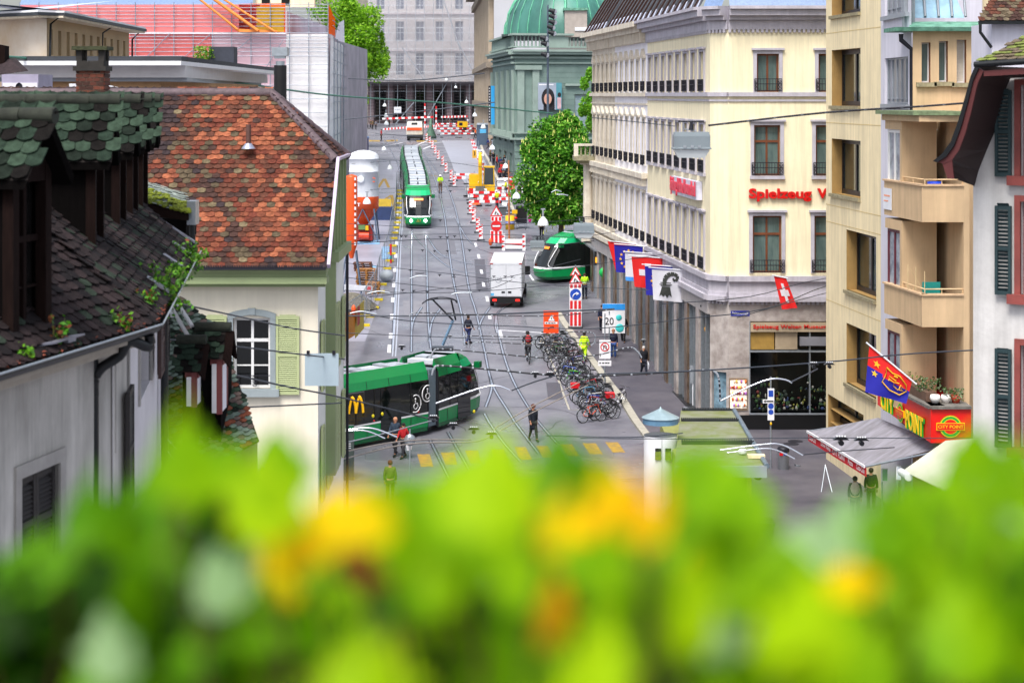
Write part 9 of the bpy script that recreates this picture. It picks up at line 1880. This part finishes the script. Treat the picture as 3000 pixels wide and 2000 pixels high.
# what grows where: photo position, spread, colour, leaves
CL=[(70,1880,190,130,'d',16),(180,1700,150,90,'g',12),(330,1620,120,100,'d',10),(330,1480,120,90,'g',10),(450,1360,60,80,'g',6),(480,1600,110,90,'g',9),(500,1780,150,120,'g',12),(620,1900,160,90,'g',10),(520,1235,28,30,'l',2),(560,1290,36,35,'b',3),(600,1380,70,60,'b',6),(760,1400,50,40,'l',4),(640,1680,60,60,'p',3),(690,1650,50,40,'p',2),(820,1330,40,30,'b',3),
(990,1450,75,60,'y',6),(1060,1430,50,50,'y',3),(940,1520,60,40,'o',2),(770,1610,50,40,'y',3),(830,1680,45,40,'y',3),(1010,1600,70,60,'g',6),(1130,1690,60,50,'o',3),(1100,1600,60,50,'r',2),(725,1850,50,55,'r',3),(360,1850,30,40,'p',1),
(1230,1420,70,50,'b',6),(1330,1390,80,40,'b',6),(1450,1400,60,50,'l',4),(1420,1500,90,60,'b',7),(1560,1350,90,40,'g',7),(1700,1380,80,50,'g',6),(1640,1470,70,50,'y',3),(1600,1440,60,40,'o',3),(1880,1440,70,60,'o',4),(1960,1520,80,60,'y',5),(2030,1590,50,40,'y',3),(1780,1460,60,50,'o',3),(1850,1410,50,30,'y',2),(1620,1700,40,50,'o',2),(1540,1590,90,70,'b',7),(1500,1680,100,70,'g',8),(1300,1620,100,80,'b',8),(1350,1760,110,80,'g',8),
(2050,1345,45,40,'b',5),(2080,1370,90,60,'b',8),(2170,1440,80,60,'b',7),(2060,1480,80,60,'g',6),(2180,1560,90,80,'d',6),(2100,1660,110,80,'b',8),(1900,1700,120,90,'l',9),(1750,1650,100,80,'b',8),(1780,1800,120,80,'b',8),(2000,1850,120,90,'g',9),(2150,1780,70,60,'p',3),(2170,1830,40,40,'p',2),(1500,1880,110,80,'b',8),(1650,1930,110,60,'b',7),(1250,1880,110,80,'g',8),(1000,1800,110,80,'g',9),(900,1920,130,60,'g',8),(1100,1950,120,50,'l',6),
(2260,1700,90,60,'b',6),(2400,1780,110,70,'l',8),(2330,1640,50,40,'p',2),(2520,1640,70,35,'y',4),(2480,1620,60,35,'o',2),(2600,1750,110,80,'b',8),(2700,1640,90,70,'b',7),(2680,1480,80,60,'b',6),(2740,1440,60,50,'g',5),(2480,1480,70,50,'p',3),(2600,1500,60,50,'p',2),(2850,1500,100,80,'b',8),(2900,1400,60,50,'p',3),(2830,1330,60,50,'b',3),(2970,1310,40,60,'b',4),(2960,1450,70,80,'b',7),(2900,1620,100,80,'g',9),(2950,1780,90,100,'g',8),(2800,1760,100,80,'b',8),(2760,1860,110,80,'g',8),(2600,1900,120,70,'b',8),(2430,1920,120,60,'g',8),(2250,1920,110,60,'b',7),(2100,1950,120,50,'b',6),(300,1930,160,60,'g',8),(120,1600,80,60,'g',5),(40,1750,80,60,'g',6),(820,1790,90,60,'g',6),(1180,1520,70,60,'b',5),(2380,1560,60,40,'p',2),(1880,1600,80,60,'b',6),(1700,1560,80,60,'b',5),(1720,1880,60,50,'l',5)]
par=thing('vine_hedge','out of focus green and yellow leafy vine along the front of the picture','plant',(0,1.3,15.3))
mb={k:MB(LM[k]) for k in LM}; stems=MB(mat('vine_stem','5a3c1c',.8,var=.2))
NM={'b':'bright_leaves','l':'lime_leaves','g':'green_leaves','d':'dark_leaves','y':'yellow_leaves','o':'orange_leaves','r':'rust_leaves','p':'pale_leaves'}
for (cx,cy,sx,sy,col,n) in CL:
    y0_=.88 if col in 'ylo' else 1.02
    for i in range(max(1,int(n*(.6 if col in 'yo' else .85)))):
        Y=y0_+R9.uniform(-.08,.4)+(.2 if col in 'dg' else 0); px=cx+R9.uniform(-1,1)*sx; row=cy+R9.uniform(-.8,1)*sy+48
        c=P(px,row,Y); leaf(mb[col],c,R9.uniform(.03,.052)*(.72 if col in 'yor' else 1),R9.uniform(-1.2,1.2),R9.uniform(.5,1.35),R9.uniform(-.6,.6),LM[col])
        if i%3==0: stems.tube([c,c+V((R9.uniform(-.02,.02),.04,-.06)),c+V((R9.uniform(-.05,.05),.08,-.2))],.0018,4)
# the mass of darker leaves filling the depth behind and below
def top(px):
    T=[(0,1640),(300,1540),(520,1420),(760,1500),(1000,1520),(1300,1450),(1700,1440),(2050,1420),(2250,1640),(2500,1640),(2650,1560),(2800,1440),(3000,1400)]
    for (a,b_),(c,d) in zip(T,T[1:]):
        if a<=px<=c: return b_+(d-b_)*(px-a)/(c-a)
    return 1500
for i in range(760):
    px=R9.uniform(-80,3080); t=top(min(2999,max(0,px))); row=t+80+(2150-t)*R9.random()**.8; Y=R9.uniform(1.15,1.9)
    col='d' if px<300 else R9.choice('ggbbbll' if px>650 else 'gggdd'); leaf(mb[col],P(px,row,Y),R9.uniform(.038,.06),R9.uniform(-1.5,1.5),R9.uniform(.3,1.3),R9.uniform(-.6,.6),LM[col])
for k in mb: part(NM[k],mb[k],par)
part('stems',stems,par)
w=MB(mat('parapet_stone','8c8880',.9,var=.2,bump=.2)); w.box((-1.6,.7,14.2),(1.6,2.0,15.1)); single('terrace_parapet',w,'stone parapet under the vine at the viewpoint','parapet')
# ================================================================= camera, light
cam = bpy.data.cameras.new('camera'); co = bpy.data.objects.new('camera', cam); COL.objects.link(co)
co.location=(0,0,EYE); co.rotation_euler=(math.pi/2,0,0)
cam.sensor_width=36; cam.lens=36*FPX/3000; cam.shift_y=-(1000-HZ)/3000; cam.clip_end=3000; cam.clip_start=.05
cam.dof.use_dof=True; cam.dof.focus_distance=82; cam.dof.aperture_fstop=66/1000/.026
cam.dof.aperture_fstop=cam.lens/1000/.022
sc.camera=co
wd = bpy.data.worlds.new('World'); sc.world=wd; wd.use_nodes=True; nt=wd.node_tree; sk=nt.nodes.new('ShaderNodeTexSky'); sk.sky_type='NISHITA'; sk.sun_disc=False
EL,AZ=math.radians(60),math.radians(202)
sk.sun_elevation=EL; sk.sun_rotation=AZ; sk.air_density=1.0; sk.dust_density=3.5; sk.ozone_density=1.2
hs=nt.nodes.new('ShaderNodeHueSaturation'); hs.inputs['Saturation'].default_value=.5; nt.links.new(sk.outputs[0],hs.inputs['Color']); nt.links.new(hs.outputs[0],nt.nodes['Background'].inputs[0]); nt.nodes['Background'].inputs[1].default_value=.118
sl = bpy.data.lights.new('sun','SUN'); so=bpy.data.objects.new('sun',sl); COL.objects.link(so); sl.energy=1.9; sl.angle=math.radians(22); sl.color=(1,.96,.9)
sd = V((math.sin(AZ)*math.cos(EL), math.cos(AZ)*math.cos(EL), math.sin(EL)))
so.rotation_euler=(-sd).to_track_quat('-Z','Y').to_euler()
sc.view_settings.view_transform='Standard'; sc.view_settings.look='None'; sc.view_settings.exposure=1.05; sc.view_settings.gamma=1
sc.render.engine='CYCLES'; sc.cycles.use_denoising=True; sc.cycles.max_bounces=6; sc.cycles.transparent_max_bounces=16; sc.cycles.caustics_reflective=False; sc.cycles.caustics_refractive=False
sc.cycles.use_adaptive_sampling=True; sc.cycles.adaptive_threshold=.02
